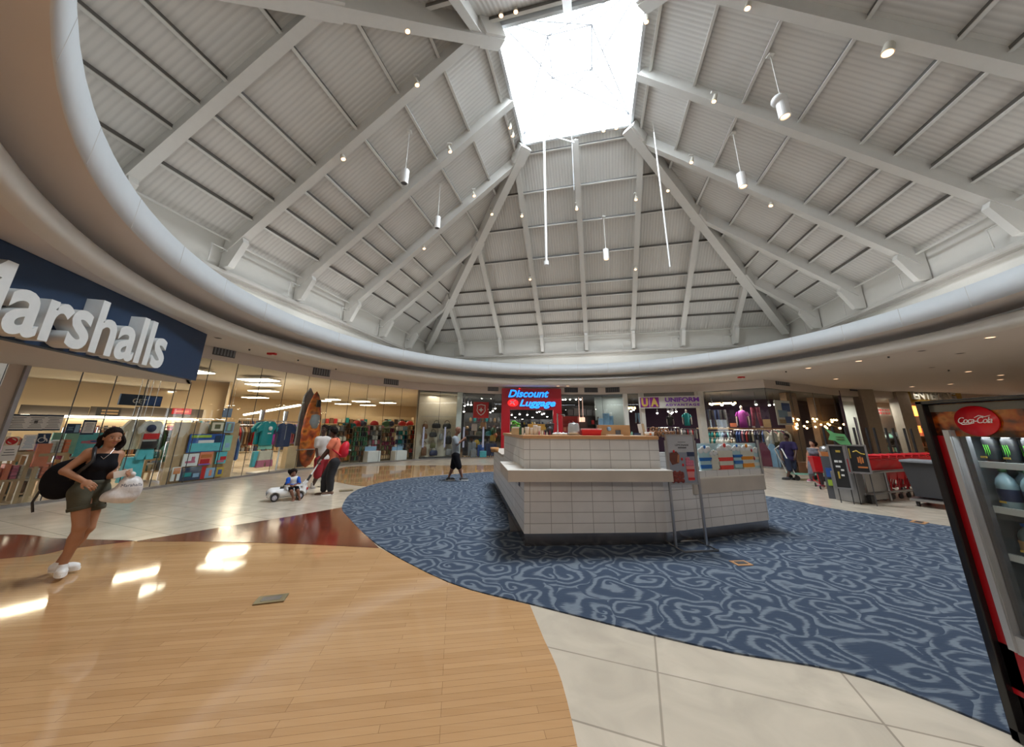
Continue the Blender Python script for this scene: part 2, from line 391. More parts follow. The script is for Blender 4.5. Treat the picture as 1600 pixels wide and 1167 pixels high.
# the flat ceiling outside the lip: a square plate with a round hole
n = 128; mb = MB(); inner = arc(RL + .2, ZC, n); P = []; 
for x, y, z in inner: P.append((x, y, z))
for i in range(n):
    a = 2 * math.pi * i / n; k = 34 / max(abs(math.cos(a)), abs(math.sin(a)))
    P.append((CX + k * math.cos(a), CY + k * math.sin(a), ZC))
mb.add(P, [(i, n + i, n + (i + 1) % n, (i + 1) % n) for i in range(n)])
struct(mb.build('ceiling', M['soffit']))
rings('ceiling_roof_deck_cap', [(RI + .34, ZT - .01), (RI + 9, ZT - .01)], M['wall_white'])
# a step joint line round the fascia
MBj = MB()
for i in range(36):
    a = 2 * math.pi * i / 36; MBj.box((CX + (RI - .001) * math.cos(a), CY + (RI - .001) * math.sin(a), (ZT + ZS) / 2), (.004, .012, ZT - ZS), a)
struct(MBj.build('trim_ring_joints', M['purlin']))
# ================================================================ ROOF
def deck_mat():
    m = mat('roof_deck', (.7, .68, .65), .6, var=0); N, L, b = nodes(m)
    tc = N.new('ShaderNodeTexCoord'); sp = N.new('ShaderNodeSeparateXYZ'); L.new(tc.outputs['Object'], sp.inputs[0])
    s = math_(N, L, 'SINE', math_(N, L, 'MULTIPLY', sp.outputs[0], 2 * math.pi / .13))
    s2 = math_(N, L, 'MULTIPLY_ADD', s, .5, .5)
    L.new(ramp(N, L, s2, [(0, (.62, .605, .58)), (.5, (.70, .685, .655)), (1, (.71, .695, .665))]), b.inputs['Base Color'])
    bp = N.new('ShaderNodeBump'); bp.inputs['Strength'].default_value = .6; bp.inputs['Distance'].default_value = .015; L.new(s2, bp.inputs['Height']); L.new(bp.outputs[0], b.inputs['Normal'])
    return m
M['deck'] = deck_mat()
SL = (ZK - ZE) / (A_ - B_)
def zr(y): return ZK - (y - B_) * SL
def to_world(k, p):
    a = -TH + k * math.pi / 2; x, y, z = p
    return Vector((CX + x * math.cos(a) - y * math.sin(a), CY + x * math.sin(a) + y * math.cos(a), z))
PUR = [2.62, 3.85, 5.1, 6.38, 7.66, 8.3, 8.95, 9.62]
for k in range(4):
    rz = -TH + k * math.pi / 2; loc = (CX, CY, 0)
    a, b = A_ + .05, B_
    struct(MB().add([(-a, a, zr(a)), (a, a, zr(a)), (b, b, zr(b)), (-b, b, zr(b)), (-a, a, zr(a) + .2), (a, a, zr(a) + .2), (b, b, zr(b) + .2), (-b, b, zr(b) + .2)],
        [(0, 1, 2, 3), (7, 6, 5, 4), (0, 4, 5, 1), (2, 6, 7, 3), (1, 5, 6, 2), (3, 7, 4, 0)]).build('roof', M['deck'], loc=loc, rz=rz))
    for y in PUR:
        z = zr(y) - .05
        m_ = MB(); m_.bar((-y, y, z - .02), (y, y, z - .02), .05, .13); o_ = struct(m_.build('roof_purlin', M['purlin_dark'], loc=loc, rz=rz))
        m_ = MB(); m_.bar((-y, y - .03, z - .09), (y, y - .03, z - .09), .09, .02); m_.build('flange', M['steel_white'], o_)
    for i in range(-3, 4):
        x = i * 2.6; y0 = max(abs(x) + .12, B_ + .1); y1 = A_ - .02
        p0 = Vector((x, y0, zr(y0) - .30)); p1 = Vector((x, y1, zr(y1) - .30)); u = Vector((0, SL, 1)).normalized()
        m_ = MB(); m_.bar(p0, p1, .07, .48, u)
        for s in (-1, 1): m_.bar(p0 + u * .24 * s, p1 + u * .24 * s, .24, .03, u)
        # haunched foot on the wall
        m_.prism([(y1 + .0, zr(y1) - .1), (y1 - .62, zr(y1) - .02), (y1 - .72, zr(y1) - .26), (y1 - .34, zr(y1) - 1.0), (y1, zr(y1) - 1.02)], x - .09, x + .09,
                 Matrix(((0, 0, 1, 0), (1, 0, 0, 0), (0, 1, 0, 0), (0, 0, 0, 1))))
        struct(m_.build('roof_beam', M['steel_white'], loc=loc, rz=rz))
    # hip at the right-hand corner
    q0 = Vector((B_ - .05, B_ - .05, zr(B_) - .38)); q1 = Vector((A_ - .1, A_ - .1, zr(A_ - .1) - .38)); u = (q1 - q0).cross(Vector((1, -1, 0))).normalized(); u = u if u.z > 0 else -u
    m_ = MB(); m_.bar(q0, q1, .34, .68, u)
    for t in (.0, .36, .66): 
        c0 = q0.lerp(q1, t); m_.bar(c0, c0 + (q1 - q0).normalized() * .75, .5, .62, u)
    struct(m_.build('roof_hip_beam', M['steel_white'], loc=loc, rz=rz))
    # wall under the eave, its ledge, skylight curb
    struct(MB().box((0, A_ + .1, 5.9), (2 * A_ + .4, .15, 2.7)).build('wall_clerestory', M['wall_white'], loc=loc, rz=rz))
    m_ = MB().box((0, A_ - .08, 6.02), (2 * A_ - .2, .22, .10)); m_.box((0, A_ - .02, 5.93), (2 * A_ - .2, .1, .08))
    struct(m_.build('trim_ledge', M['purlin'], loc=loc, rz=rz))
    m_ = MB(); m_.tube([(-A_ + .1, A_ - .22, 6.99), (A_ - .1, A_ - .22, 6.99)], .035, 6)
    struct(m_.build('trim_eave_pipe', M['steel_white'], loc=loc, rz=rz))
    struct(MB().box((0, B_ + .04, ZK + .04), (2 * B_ + .2, .10, .62)).build('trim_skylight_curb', M['ring_white'], loc=loc, rz=rz))
# small conduit frames on the wall beside each beam foot
cj = 0
for k in (0, 1, 3):
    for i in range(-3, 4):
        x = i * 2.6 - .15
        pts = [to_world(k, p) for p in ((x, A_ - .02, 6.62), (x, A_ - .3, 6.62), (x - .42, A_ - .3, 6.62), (x - .42, A_ - .3, 6.1))]
        o = MB().tube(pts, .022, 6).build('conduit_pipe', M['steel_white'])
        tag(o, 'small white bent conduit pipe at the %s beam foot of the %s slope' % (ORD[i + 3 if k == 1 else 3 - i] if k != 0 else ORD[i + 3], {0: 'back', 1: 'left', 3: 'right'}[k]), 'pipe', 'conduit pipes at the beam feet')
# lantern over the skylight: glazing bars and clear glazing
mb = MB(); ap = 1.5
nodes_ = {'a': (0, 0, ZK + 1.9)}
c4 = [(B_, B_), (-B_, B_), (-B_, -B_), (B_, -B_)]; m4 = [(.75, .75), (-.75, .75), (-.75, -.75), (.75, -.75)]
for i in range(4):
    c0 = (*c4[i], ZK + .25); i0 = (*m4[i], ZK + 1.2); i1 = (*m4[(i + 1) % 4], ZK + 1.2); c1 = (*c4[(i + 1) % 4], ZK + .25)
    for p, q in ((c0, i0), (i0, i1), (i0, nodes_['a']), (c0, i1), (c1, i0)): mb.tube([p, q], .022, 6)
    mid = tuple((u + v) / 2 for u, v in zip(c0, c1)); mb.tube([mid, i0], .013, 5); mb.tube([mid, i1], .013, 5)
struct(mb.build('roof_skylight_bars', C_('bar_grey', (.26, .26, .27), rough=.8), loc=(CX, CY, 0), rz=-TH))
g = MB()
for i in range(4):
    g.add([(*c4[i], ZK + .28), (*c4[(i + 1) % 4], ZK + .28), (0, 0, ZK + 2.3)], [(0, 1, 2)])
struct(g.build('window_skylight', M['clear'], loc=(CX, CY, 0), rz=-TH))
# ================================================================ SHOP FRONTS: SHELLS
PAL = dict(white=(.72, .72, .70), black=(.015, .015, .018), grey=(.22, .23, .25), red=(.50, .02, .025), blue=(.03, .10, .36), navy=(.015, .03, .09), teal=(.0, .25, .27), cyan=(.10, .50, .58),
           green=(.03, .13, .06), yellow=(.55, .38, .06), orange=(.55, .18, .05), pink=(.55, .16, .24), purple=(.22, .01, .22), brown=(.16, .07, .03), tan=(.48, .32, .17), cream=(.68, .62, .50), coral=(.78, .25, .14), lime=(.35, .50, .05), maroon=(.13, .008, .035), olive=(.12, .12, .05), sky=(.25, .42, .62), mint=(.25, .55, .45), violet=(.25, .12, .55), peach=(.8, .45, .3))
def pm(c):
    if 'pal_' + c not in M: M['pal_' + c] = mat('pal_' + c, PAL[c], rough=.55, var=.12, scale=9)
    return M['pal_' + c]
def outw(p, d, z=None):
    v = Vector((p[0], p[1])); L = v.length; q = v * ((L + d) / L)
    return (q.x, q.y) if z is None else (q.x, q.y, z)
def front_pt(x, y):      # point of the front line seen in column x (at height y of the photograph)
    p = S(x, y); return (p.x, p.y)
def run(a, b):           # the front line from plan point a to plan point b, corners included
    az = lambda p: p[0] / p[1]
    return [a] + [p for p in FRONT if az(a) + 1e-4 < az(p) < az(b) - 1e-4 and p[1] > 0] + [b]
def wallrun(name, pts, z0, z1, m, th=.12, off=0):
    mb = MB()
    for a, b in zip(pts, pts[1:]):
        a3 = Vector((*outw(a, off), 0)); b3 = Vector((*outw(b, off), 0)); d = (b3 - a3).xy.normalized(); n = Vector((-d.y, d.x)) * th
        mb.prism([tuple(a3.xy), tuple(b3.xy), tuple(b3.xy + n), tuple(a3.xy + n)], z0, z1)
    return struct(mb.build(name, m))
def strip_roof(name, pts, d0, d1, z, m, up=True):
    mb = MB()
    for a, b in zip(pts, pts[1:]):
        mb.prism([outw(a, d0), outw(b, d0), outw(b, d1), outw(a, d1)], z, z + .05)
    return struct(mb.build(name, m))
def party(name, p, d, m, z1=3.9, th=.12, d0=.05):
    a = Vector(outw(p, d0)); b = Vector(outw(p, d)); t = (b - a).normalized(); n = Vector((-t.y, t.x)) * th / 2
    return struct(MB().prism([tuple(a - n), tuple(b - n), tuple(b + n), tuple(a + n)], 0, z1).build(name, m))
ZG, ZL = 3.62, 2.87
P_low = FRONT[0]; P_sign = (-9.4, 9.85)
M['header'] = C_('header', (.64, .57, .52), rough=.8, var=.02)
J_low = [(-10.7, 5.2), front_pt(15, 563), front_pt(42, 570), front_pt(132, 576), front_pt(184.6, 583), front_pt(232.6, 591), front_pt(276, 597), P_sign]
J_high = [P_sign] + [front_pt(*q) for q in ((331, 560), (372.7, 568), (410.5, 575), (448, 581), (484, 587), (517, 592), (548, 595), (576, 599), (603, 603), (629, 606), (655, 609))]
def pane(n, a, b, z0, z1, m='glass'):
    a = Vector(a); b = Vector(b); mb = MB().add([(a.x, a.y, z0), (b.x, b.y, z0), (b.x, b.y, z1), (a.x, a.y, z1)], [(0, 1, 2, 3)])
    o = struct(mb.build('window_%d' % n, M[m]))
    jb = MB(); jb.box((b.x, b.y, (z0 + z1) / 2), (.014, .014, z1 - z0)); j = jb.build('window_frame', M['dark'], o)
    return o
wn = 1
for a, b in zip(J_low[2:], J_low[3:]): pane(wn, a, b, .03, ZL); wn += 1
pane(wn, J_low[0], J_low[1], .03, ZL); wn += 1
for a, b in zip(J_high, J_high[1:]): pane(wn, a, b, .03, ZG); wn += 1
# cream pillar between the two left-hand windows
a, b = Vector(J_low[1]), Vector(J_low[2]); dd = (b - a).normalized(); nn = Vector((-dd.y, dd.x))
struct(MB().prism([tuple(a - nn * .05), tuple(b - nn * .05), tuple(b + nn * .4), tuple(a + nn * .4)], 0, ZL).build('wall_pillar', M['header']))
struct(MB().bar((*(b - nn * .06), 0), (*(b - nn * .06), ZL), .07, .07).build('trim_window_edge', M['steel']))
# low steel sill along the shop glass
def sill(pts):
    mb = MB()
    for a, b in zip(pts, pts[1:]): mb.bar((*a, .03), (*b, .03), .05, .06)
    struct(mb.build('trim_sill', M['steel']))
sill(J_low[2:] + J_high[1:])
# header above the tall glass, box above the low glass
p655 = front_pt(655, 609)
pend = (34, 22)
wallrun('wall_header', run(P_sign, front_pt(784, 615)), ZG, ZC, M['header']); wallrun('wall_header', run(front_pt(877, 617), pend), ZG, ZC, M['header']); wallrun('wall_header', run(front_pt(784, 615), front_pt(877, 617)), S(830, 607, -.28).z, ZC, M['header'])
SA = Vector((-8.38, 8.66)); SD = Vector((-1.32, 4.51)) / 4.70; SB = SA - SD * 8.5
low = [tuple(SB), tuple(SA), P_sign] + [J_low[i] for i in range(len(J_low) - 1, -1, -1)]
struct(MB().prism(low, 2.80, ZL - .01).build('ceiling_sign_soffit', M['header']))
struct(MB().prism([tuple(SB), tuple(SA), tuple(SA + Vector((-.12, .02))), tuple(SB + Vector((-.12, .02)))], 2.80, ZC).build('wall_sign_bulkhead', M['header']))
struct(MB().prism([tuple(SA), P_sign, (P_sign[0], P_sign[1] - .1), (SA.x, SA.y - .1)], 2.80, ZC).build('wall_sign_return', M['header']))
# ---- the big raised-letter sign
rz = math.atan2(SD.y, SD.x)
t = thing('store_sign', 'large navy store sign with thick white raised letters over the left shop windows', 'sign', (SA.x + .02, SA.y, 2.76), rz)
# local x runs along SD, local -y faces the hall
MB().box((-4.25, -.09, .62), (8.5, .14, 1.25)).build('sign_panel', M['navy'], t)
def tw(s):
    cu = bpy.data.curves.new('m', 'FONT'); cu.body = s; cu.offset = .022
    o = bpy.data.objects.new('m', cu); COL.objects.link(o); dg = bpy.context.evaluated_depsgraph_get(); me = o.evaluated_get(dg).to_mesh()
    xs = [v.co.x for v in me.vertices]; zs = [v.co.y for v in me.vertices]; r = (min(xs), max(xs), min(zs), max(zs)); o.evaluated_get(dg).to_mesh_clear()
    bpy.data.objects.remove(o); bpy.data.curves.remove(cu); return r
word = 'Marshalls'; full = tw(word); aa = tw('M')[1]
x_a = tw('Ma')[1] - (tw('a')[1] - tw('a')[0])
fd = Vector((SD.y, -SD.x)); FPn = SA + fd * .39
def sc_(x, y): p = onplane(x, y, (*FPn, 0), (*fd, 0)); return (p.xy - FPn).dot(SD), p.z
s_r, s_a = sc_(259, 545)[0], sc_(0, 500)[0]
z_lt, z_lb = sc_(237, 498)[1], sc_(212, 565)[1]
k = (s_r - s_a) / (full[1] - x_a); kz = (z_lt - z_lb) / (tw('l')[3] - tw('l')[2])
C_('letter_white', (.78, .80, .80), rough=.4)
for i, ch in enumerate(word):
    w0, w1, z0, z1 = tw(ch); right = tw(word[:i + 1])[1]; left = right - (w1 - w0)
    o = text('letter', ch, M['letter_white'], t, w=(w1 - w0) * k, h=(z1 - z0) * kz, ext=.24, bold=.022, x=s_r - (full[1] - left) * k, z=z_lb - 2.76 + z0 * kz, y=-.15, align='L')
# ---- store ceilings, back walls, party walls
mar = run((-10.7, 5.2), p655)
strip_roof('ceiling_store', run((-10.7, 5.2), P_sign), .1, 9, 3.2, M['store_ceiling'])
strip_roof('ceiling_store', run(P_sign, p655), .1, 19, 3.75, M['store_ceiling'])
wallrun('wall_store_back', run((-10.7, 5.2), front_pt(352, 640)), 0, 3.9, M['store_wall'], off=8.2)
wallrun('wall_store_back', run(front_pt(345, 640), p655), 0, 3.9, M['store_wall'], off=18)
party('wall_store_side', front_pt(352, 640), 18, M['store_wall'], d0=7.5)
party('wall_store_side', p655, 19, M['store_wall'])
wallrun('wall_outer', [(-12.5, -8), (-10.7, 5.2)], 0, 4.0, M['header'])
for nm, a, b in (('wall_outer', (-12.5, -8), (16, -8)), ('wall_outer', (16, -8), (34, -8)), ('wall_outer', (34, -8), (34, 22))):
    struct(MB().bar((*a, 2), (*b, 2), .2, 4.05).build(nm, M['header']))
# tile skirting band on the floor under the tall glass is part of the tile floor
# air vents in the header
def vent(x0, y0, x1, y1, i, lab, slats=7):
    c, w, h, rz = box_of(x0, y0, x1, y1, -.03)
    t = thing('air_vent', lab, 'vent', c, rz, None)
    MB().box((0, 0, h / 2), (w, .02, h)).build('vent_frame', M['charcoal'] if i else M['dark'], t)
    mb = MB()
    for k in range(slats): mb.box((-w / 2 + w * (k + .5) / slats, -.02, h / 2), (w / slats * .45, .02, h * .86))
    mb.build('slat', M['pal_grey'] if i else M['charcoal'], t); return t
pm('grey')
vent(333, 539, 369, 557, 1, 'grey air vent in the header beside the right edge of the navy sign')
vent(489, 573, 516, 587, 1, 'slatted air vent in the header above the orange kayak')
vent(600, 590, 623, 601, 1, 'slatted air vent in the header above the hanging toy packets')
vent(762, 603, 779, 611, 1, 'small air vent just left of the red glowing sign')
vent(882, 605.5, 903, 613, 0, 'dark air vent nearest the right side of the red glowing sign')
vent(913, 605.5, 934, 613, 0, 'middle dark air vent of the three right of the red glowing sign')
vent(946, 605, 968, 613, 0, 'last dark air vent right of the red glowing sign, above the pale wall')
vent(1212, 590, 1233, 602, 1, 'beige air vent in the header above the purple clothing windows')
vent(1327, 599, 1343, 611, 1, 'beige air vent in the header above the far right pillars')
# ---- store lighting: fluorescent boxes on the store ceiling
def fixture(x0, y0, x1, y1, z, lab, grp, m='tube_light'):
    a = at(x0, (y0 + y1) / 2, z); b = at(x1, (y0 + y1) / 2, z); n = at((x0 + x1) / 2, y0, z); f_ = at((x0 + x1) / 2, y1, z)
    dep = min(.7, max(.18, abs(n.xy.length - f_.xy.length))); c = (a + b) / 2
    t = thing('ceiling_light', lab, 'light', (c.x, c.y, z), math.atan2(b.y - a.y, b.x - a.x), grp)
    w = (b - a).length
    MB().box((0, 0, .03), (w + .06, dep + .06, .06)).build('light_housing', M['white'], t)
    MB().box((0, 0, -.012), (w, dep, .03)).build('diffuser', M[m], t)
for x0, y0, x1, y1, z, lb in [(113, 614, 154, 617.5, 3.1, 'upper left'), (148, 607, 194, 611.5, 3.1, 'second'), (238, 611, 278, 614.5, 3.1, 'third'), (251, 621, 266, 624, 3.1, 'shortest')]:
    fixture(x0, y0, x1, y1, z, lb + ' slim fluorescent light on the low ceiling of the left shop', 'slim lights of the left shop')
fixture(297, 579, 323, 583, 3.6, 'bright fluorescent light just right of the navy sign, nearest the glass', 'fluorescent lights of the tall shop')
for fi_, (x0, y0, x1, y1, z) in enumerate([(381, 591, 428, 596, 3.6), (392, 599.5, 431, 602, 3.6), (395, 609, 429, 613, 3.6), (384, 619.5, 414, 622.5, 3.6), (366, 626.5, 393, 629.5, 3.6), (358, 633, 380, 636, 3.6)]):
    fixture(x0, y0, x1, y1, z, ORD[fi_] + ' fluorescent light in the row receding above the hanging shirts', 'fluorescent lights of the tall shop')
for fi_, (x0, x1, y) in enumerate(sorted([(554, 575, 627), (596, 616, 629.5), (527, 545, 631), (513, 528, 624), (566, 584, 633), (542, 558, 636), (506, 522, 634), (522, 536, 639), (500, 513, 626)])):
    fixture(x0, y - 1.1, x1, y + 1.1, 3.6, ORD[fi_] + ' ceiling light from the left above the hanging toy packets', 'ceiling lights above the toys')
def az_dir(x, y): 
    p = Vector(front_pt(x, y)); return p.normalized()
for x, d, p in ((120, 4, 240), (270, 4, 260), (400, 5, 330), (400, 11, 330), (520, 7, 360), (600, 5, 330), (560, 13, 300)):
    q = Vector(front_pt(x, 640)); q = q + q.normalized() * d
    area('store_light', (q.x, q.y, 3.12 if x < 300 else 3.55), 1.3, .16, p * .30, (1, .82, .58), (0, 0, .9))
# ================================================================ GOODS
rnd = random.Random(7)
MESH = {}
def shirt_outline(w=1, h=1, sleeve=.28):
    a = w / 2
    return [(-a * .62, 0), (a * .62, 0), (a * .62, h * .62), (a * 1.0, h * .52), (a * 1.12, h * .72), (a * .62, h * .97), (a * .22, h), (0, h * .93), (-a * .22, h), (-a * .62, h * .97), (-a * 1.12, h * .72), (-a, h * .52), (-a * .62, h * .62)]
def item_mesh(kind, col):
    key = (kind, col)
    if key in MESH: return MESH[key]
    mb = MB()
    if kind == 'packet':
        mb.prism([(-.42, -.4), (.42, -.4), (.46, 0), (.42, .4), (-.42, .4), (-.46, 0)], 0, .82); mb.box((0, 0, .9), (.84, .12, .2)); mb.box((0, -.42, .4), (.5, .1, .4))
    elif kind == 'carton':
        mb.box((0, 0, .46), (.9, .8, .92)); mb.box((0, -.41, .5), (.6, .03, .4))
    elif kind == 'folded':
        for i in range(4): mb.box((0, 0, .12 + i * .22), (.88 - .04 * (i % 2), .8, .19))
    elif kind == 'garment':
        mb.prism([(-.5, -.35), (.5, -.35), (.5, .35), (-.5, .35)], .0, .72); mb.add([(-.5, -.35, .72), (.5, -.35, .72), (.5, .35, .72), (-.5, .35, .72), (-.15, -.1, 1), (.15, -.1, 1), (.15, .1, 1), (-.15, .1, 1)],
            [(0, 1, 5, 4), (1, 2, 6, 5), (2, 3, 7, 6), (3, 0, 4, 7), (4, 5, 6, 7)]); mb.tube([(0, 0, .98), (0, 0, 1.08), (.08, 0, 1.13)], .02, 5)
    elif kind == 'handbag':
        mb.lathe([(.0, 0), (.42, .02), (.48, .2), (.44, .5), (.30, .62), (0, .64)], n=14, M=Matrix.Diagonal((1, .5, 1, 1)))
        mb.tube([(-.26, 0, .58), (-.22, 0, .85), (0, 0, .98), (.22, 0, .85), (.26, 0, .58)], .03, 6)
    elif kind == 'cap':
        mb.ball((0, 0, .2), (.45, .45, .6), 12, 6); mb.box((0, -.45, .2), (.6, .4, .06))
    elif kind == 'vase':
        mb.lathe([(0, 0), (.28, .02), (.42, .3), (.36, .6), (.16, .8), (.22, 1)], n=14)
    elif kind == 'shoe':
        mb.prism([(-.2, -.45), (.2, -.45), (.22, .1), (.16, .5), (-.16, .5), (-.22, .1)], 0, .3); mb.box((0, .2, .45), (.34, .5, .4))
    elif kind == 'bottle':
        mb.lathe([(0, 0), (.36, .01), (.38, .1), (.36, .55), (.2, .74), (.13, .8), (.13, .93), (.17, .93), (.17, 1), (0, 1)], n=12)
    MESH[key] = mb.mesh(kind, pm(col)); return MESH[key]
def item(kind, col, loc, rz, w, d, h, label, cat, group):
    nm = {'packet': 'packet', 'carton': 'box', 'folded': 'folded_clothes', 'garment': 'garment', 'handbag': 'handbag', 'cap': 'cap', 'vase': 'vase', 'shoe': 'shoe', 'bottle': 'bottle'}[kind]
    o = bpy.data.objects.new(nm, item_mesh(kind, col)); COL.objects.link(o); o.location = loc; o.rotation_euler = (0, 0, rz); o.scale = (w, d, h)
    return tag(o, label, cat, group)
PLUR = dict(packet='packets', carton='boxes', folded='folded clothes', garment='garments', handbag='bags', cap='caps', vase='ornaments', shoe='shoes', bottle='bottles')
NOUN = dict(packet='packet', carton='box', folded='folded clothes', garment='garment', handbag='bag', cap='cap', vase='ornament', shoe='shoe', bottle='bottle')
def shelf_unit(x0, y0, x1, y1, back, rows, cols, kinds, pal, where, unit_label, m='store_wall', fill=.8, depth=.4, frame=True, hang=False, cat='shelf', name='display_shelf'):
    c, w, h, rz = box_of(x0, y0, x1, y1, back)
    if c.z < .5: h += c.z; c.z = 0
    t = thing(name, unit_label, cat, c, rz)
    if c.z > 0: MB().box((0, depth * .75, -c.z / 2), (w, depth * .5, c.z)).build('plinth', M[m], t)
    MB().box((0, depth, h / 2), (w, .04, h)).build('back_panel', M[m], t)
    mb = MB()
    if frame:
        for s in (-1, 1): mb = MB(); mb.box((s * w / 2, depth / 2, h / 2), (.04, depth, h)); mb.build('side_panel', M[m], t)
    co, si = math.cos(rz), math.sin(rz)
    for r in range(rows):
        z = .08 + (h - .1) * r / rows; ch = (h - .1) / rows
        if not hang: MB().box((0, depth / 2, z - .015), (w, depth, .03)).build('shelf', M[m], t)
        else: MB().tube([(-w / 2, depth - .05, z + ch * .97), (w / 2, depth - .05, z + ch * .97)], .012, 5).build('rail', M['steel'], t)
        kd = kinds[r % len(kinds)]; pp = pal[r % len(pal)] if isinstance(pal[0], (list, tuple)) else pal
        for k in range(cols):
            if rnd.random() > .94: continue
            lx = -w / 2 + w * (k + .5) / cols; ly = depth * .5; col = rnd.choice(pp)
            iw = w / cols * fill; ih = ch * (.86 if hang else rnd.uniform(.55, .8))
            item(kd, col, (c.x + lx * co - ly * si, c.y + lx * si + ly * co, c.z + z + .005), rz, iw, depth * (.7 if not hang else .5), ih,
                 '%s %s, %s up and %s from left on %s' % (col, NOUN[kd], ORD[r], ORD[k], where), {'packet': 'packet', 'carton': 'box', 'folded': 'clothes', 'garment': 'clothes', 'handbag': 'bag', 'cap': 'cap', 'vase': 'ornament', 'shoe': 'shoe', 'bottle': 'bottle'}[kd],
                 '%s %s %s' % (col, PLUR[kd], where))
    return t
def rack(x0, y0, x1, y1, back, n, pal, where, unit_label, glen=.9):
    c, w, h, rz = box_of(x0, y0, x1, y1, back); top = c.z + h; c.z = 0
    t = thing('clothes_rack', unit_label, 'rack', c, rz)
    MB().tube([(-w / 2, 0, top), (w / 2, 0, top)], .018, 6).build('rail', M['chrome'], t)
    for s in (-1, 1):
        MB().tube([(s * w / 2, 0, top), (s * w / 2, 0, .03)], .018, 6).build('post', M['chrome'], t); MB().box((s * w / 2, 0, .02), (.05, .5, .04)).build('foot', M['chrome'], t)
    co, si = math.cos(rz), math.sin(rz)
    for k in range(n):
        lx = -w / 2 + w * (k + .5) / n; col = rnd.choice(pal); g = glen * rnd.uniform(.85, 1.05)
        item('garment', col, (c.x + lx * co, c.y + lx * si, top - g * 1.02), rz + math.pi / 2 + rnd.uniform(-.15, .15), .42, w / n * .9, g * .93, '%s garment, %s from the left on %s' % (col, ORD[k], where), 'clothes', '%s garments on %s' % (col, where))
    return t
def panel(name, label, cat, x0, y0, x1, y1, back, m, th=.01, group=None, parts=(), base=None, frame=None):
    """an upright sheet; parts = (name, u0, v0, u1, v1, material, depth) with u, v in 0..1 from its lower left"""
    c, w, h, rz = box_of(x0, y0, x1, y1, back)
    t = thing(name, label, cat, c, rz, group)
    MB().box((0, 0, h / 2), (w, th, h)).build(base or 'sheet', M[m] if m in M else pm(m), t)
    for nm, u0, v0, u1, v1, mm, dp in parts:
        MB().box(((u0 + u1 - 1) / 2 * w, -th / 2 - dp / 2, (v0 + v1) / 2 * h), ((u1 - u0) * w, dp, (v1 - v0) * h)).build(nm, M[mm] if mm in M else pm(mm), t)
    if frame:
        for (a, b, cc, d) in ((-.5, 0, -.5, 1), (.5, 0, .5, 1), (-.5, 0, .5, 0), (-.5, 1, .5, 1)):
            pass
        mb = MB(); f = .03
        mb.box((-w / 2, -.01, h / 2), (f, .03, h + f)); mb.box((w / 2, -.01, h / 2), (f, .03, h + f)); mb.box((0, -.01, 0), (w, .03, f)); mb.box((0, -.01, h), (w, .03, f))
        mb.build('frame', M[frame] if frame in M else pm(frame), t)
    return t, w, h
def shirt(label, x0, y0, x1, y1, back, col, extra=None, cat='shirt', group=None):
    c, w, h, rz = box_of(x0, y0, x1, y1, back)
    t = thing('shirt', label, cat, c, rz, group)
    o = MB().slab(shirt_outline(w, h), -.06, .06).build('shirt_body', pm(col), t, bevel=.02)
    if extra: extra(t, w, h)
    return t, w, h
# ---- notices stuck on the left glass
def lines(t, w, h, z0, z1, n, m='grey', u0=.12, u1=.88, y=-.009):
    mb = MB()
    for i in range(n): mb.box(((u0 + u1 - 1) / 2 * w, y, h * (z0 + (z1 - z0) * (i + .5) / n)), ((u1 - u0) * w * (1 - .15 * (i % 3)), .003, h * (z1 - z0) / n * .35))
    mb.build('print', pm(m), t)
for i, (a, b, cc, d, lb) in enumerate([(12, 647, 42, 673, 'white notice with navy bands on the glass, nearest the pillar'), (42, 647.5, 70, 673, 'white notice with navy bands and a small dark square, between two other notices'), (69, 648, 97, 672.5, 'white notice with navy bands, third from the pillar')]):
    t, w, h = panel('window_notice', lb, 'notice', a, b, cc, d, -.04, 'white', parts=[('header_band', 0, .9, 1, 1, 'navy', .004), ('footer_band', 0, 0, 1, .09, 'navy', .004)] + ([('printed_square', .38, .45, .58, .65, 'black', .004)] if i == 1 else []))
    lines(t, w, h, .15, .85, 7)
t, w, h = panel('window_sign', 'square prohibition sign with a red ring on the left glass', 'sign', 7, 682, 29, 696, -.05, 'cream')
MB().lathe([(.30 * h, -.004), (.42 * h, -.004), (.42 * h, .004), (.30 * h, .004)], n=24, M=Matrix.Translation((0, -.01, h * .5)) @ Matrix.Rotation(math.pi / 2, 4, 'X')).build('red_ring', M['red'], t)
MB().bar((-.3 * h, -.012, h * .75), (.3 * h, -.012, h * .25), .004, .06).build('red_bar', M['red'], t)
t, w, h = panel('window_notice', 'pale printed paper on the glass between the red ring sign and the wheelchair sign', 'notice', 34, 679, 56, 703, -.05, 'white'); lines(t, w, h, .1, .9, 8, 'sky')
t, w, h = panel('window_sign', 'navy sign with a white wheelchair symbol on the left glass', 'sign', 57, 677, 78, 693, -.05, 'navy')
mb = MB(); q = h; mb.ball((0, -.012, q * .82), (.06 * q, .006, .06 * q), 10, 6); mb.bar((0, -.012, q * .74), (.02, -.012, q * .48), .006, .05 * q * 2); mb.bar((.0, -.012, q * .48), (.2 * q, -.012, q * .46), .006, .07 * q); mb.bar((.2 * q, -.012, q * .46), (.28 * q, -.012, q * .2), .006, .07 * q)
mb.lathe([(.20 * q, -.003), (.25 * q, -.003), (.25 * q, .003), (.20 * q, .003)], n=20, M=Matrix.Translation((-.02, -.012, q * .36)) @ Matrix.Rotation(math.pi / 2, 4, 'X')); mb.build('wheelchair_symbol', M['white'], t)
t, w, h = panel('window_notice', 'plain white sheet low on the glass beside the pillar', 'notice', 0, 696, 26, 720, -.05, 'white'); lines(t, w, h, .3, .8, 3)
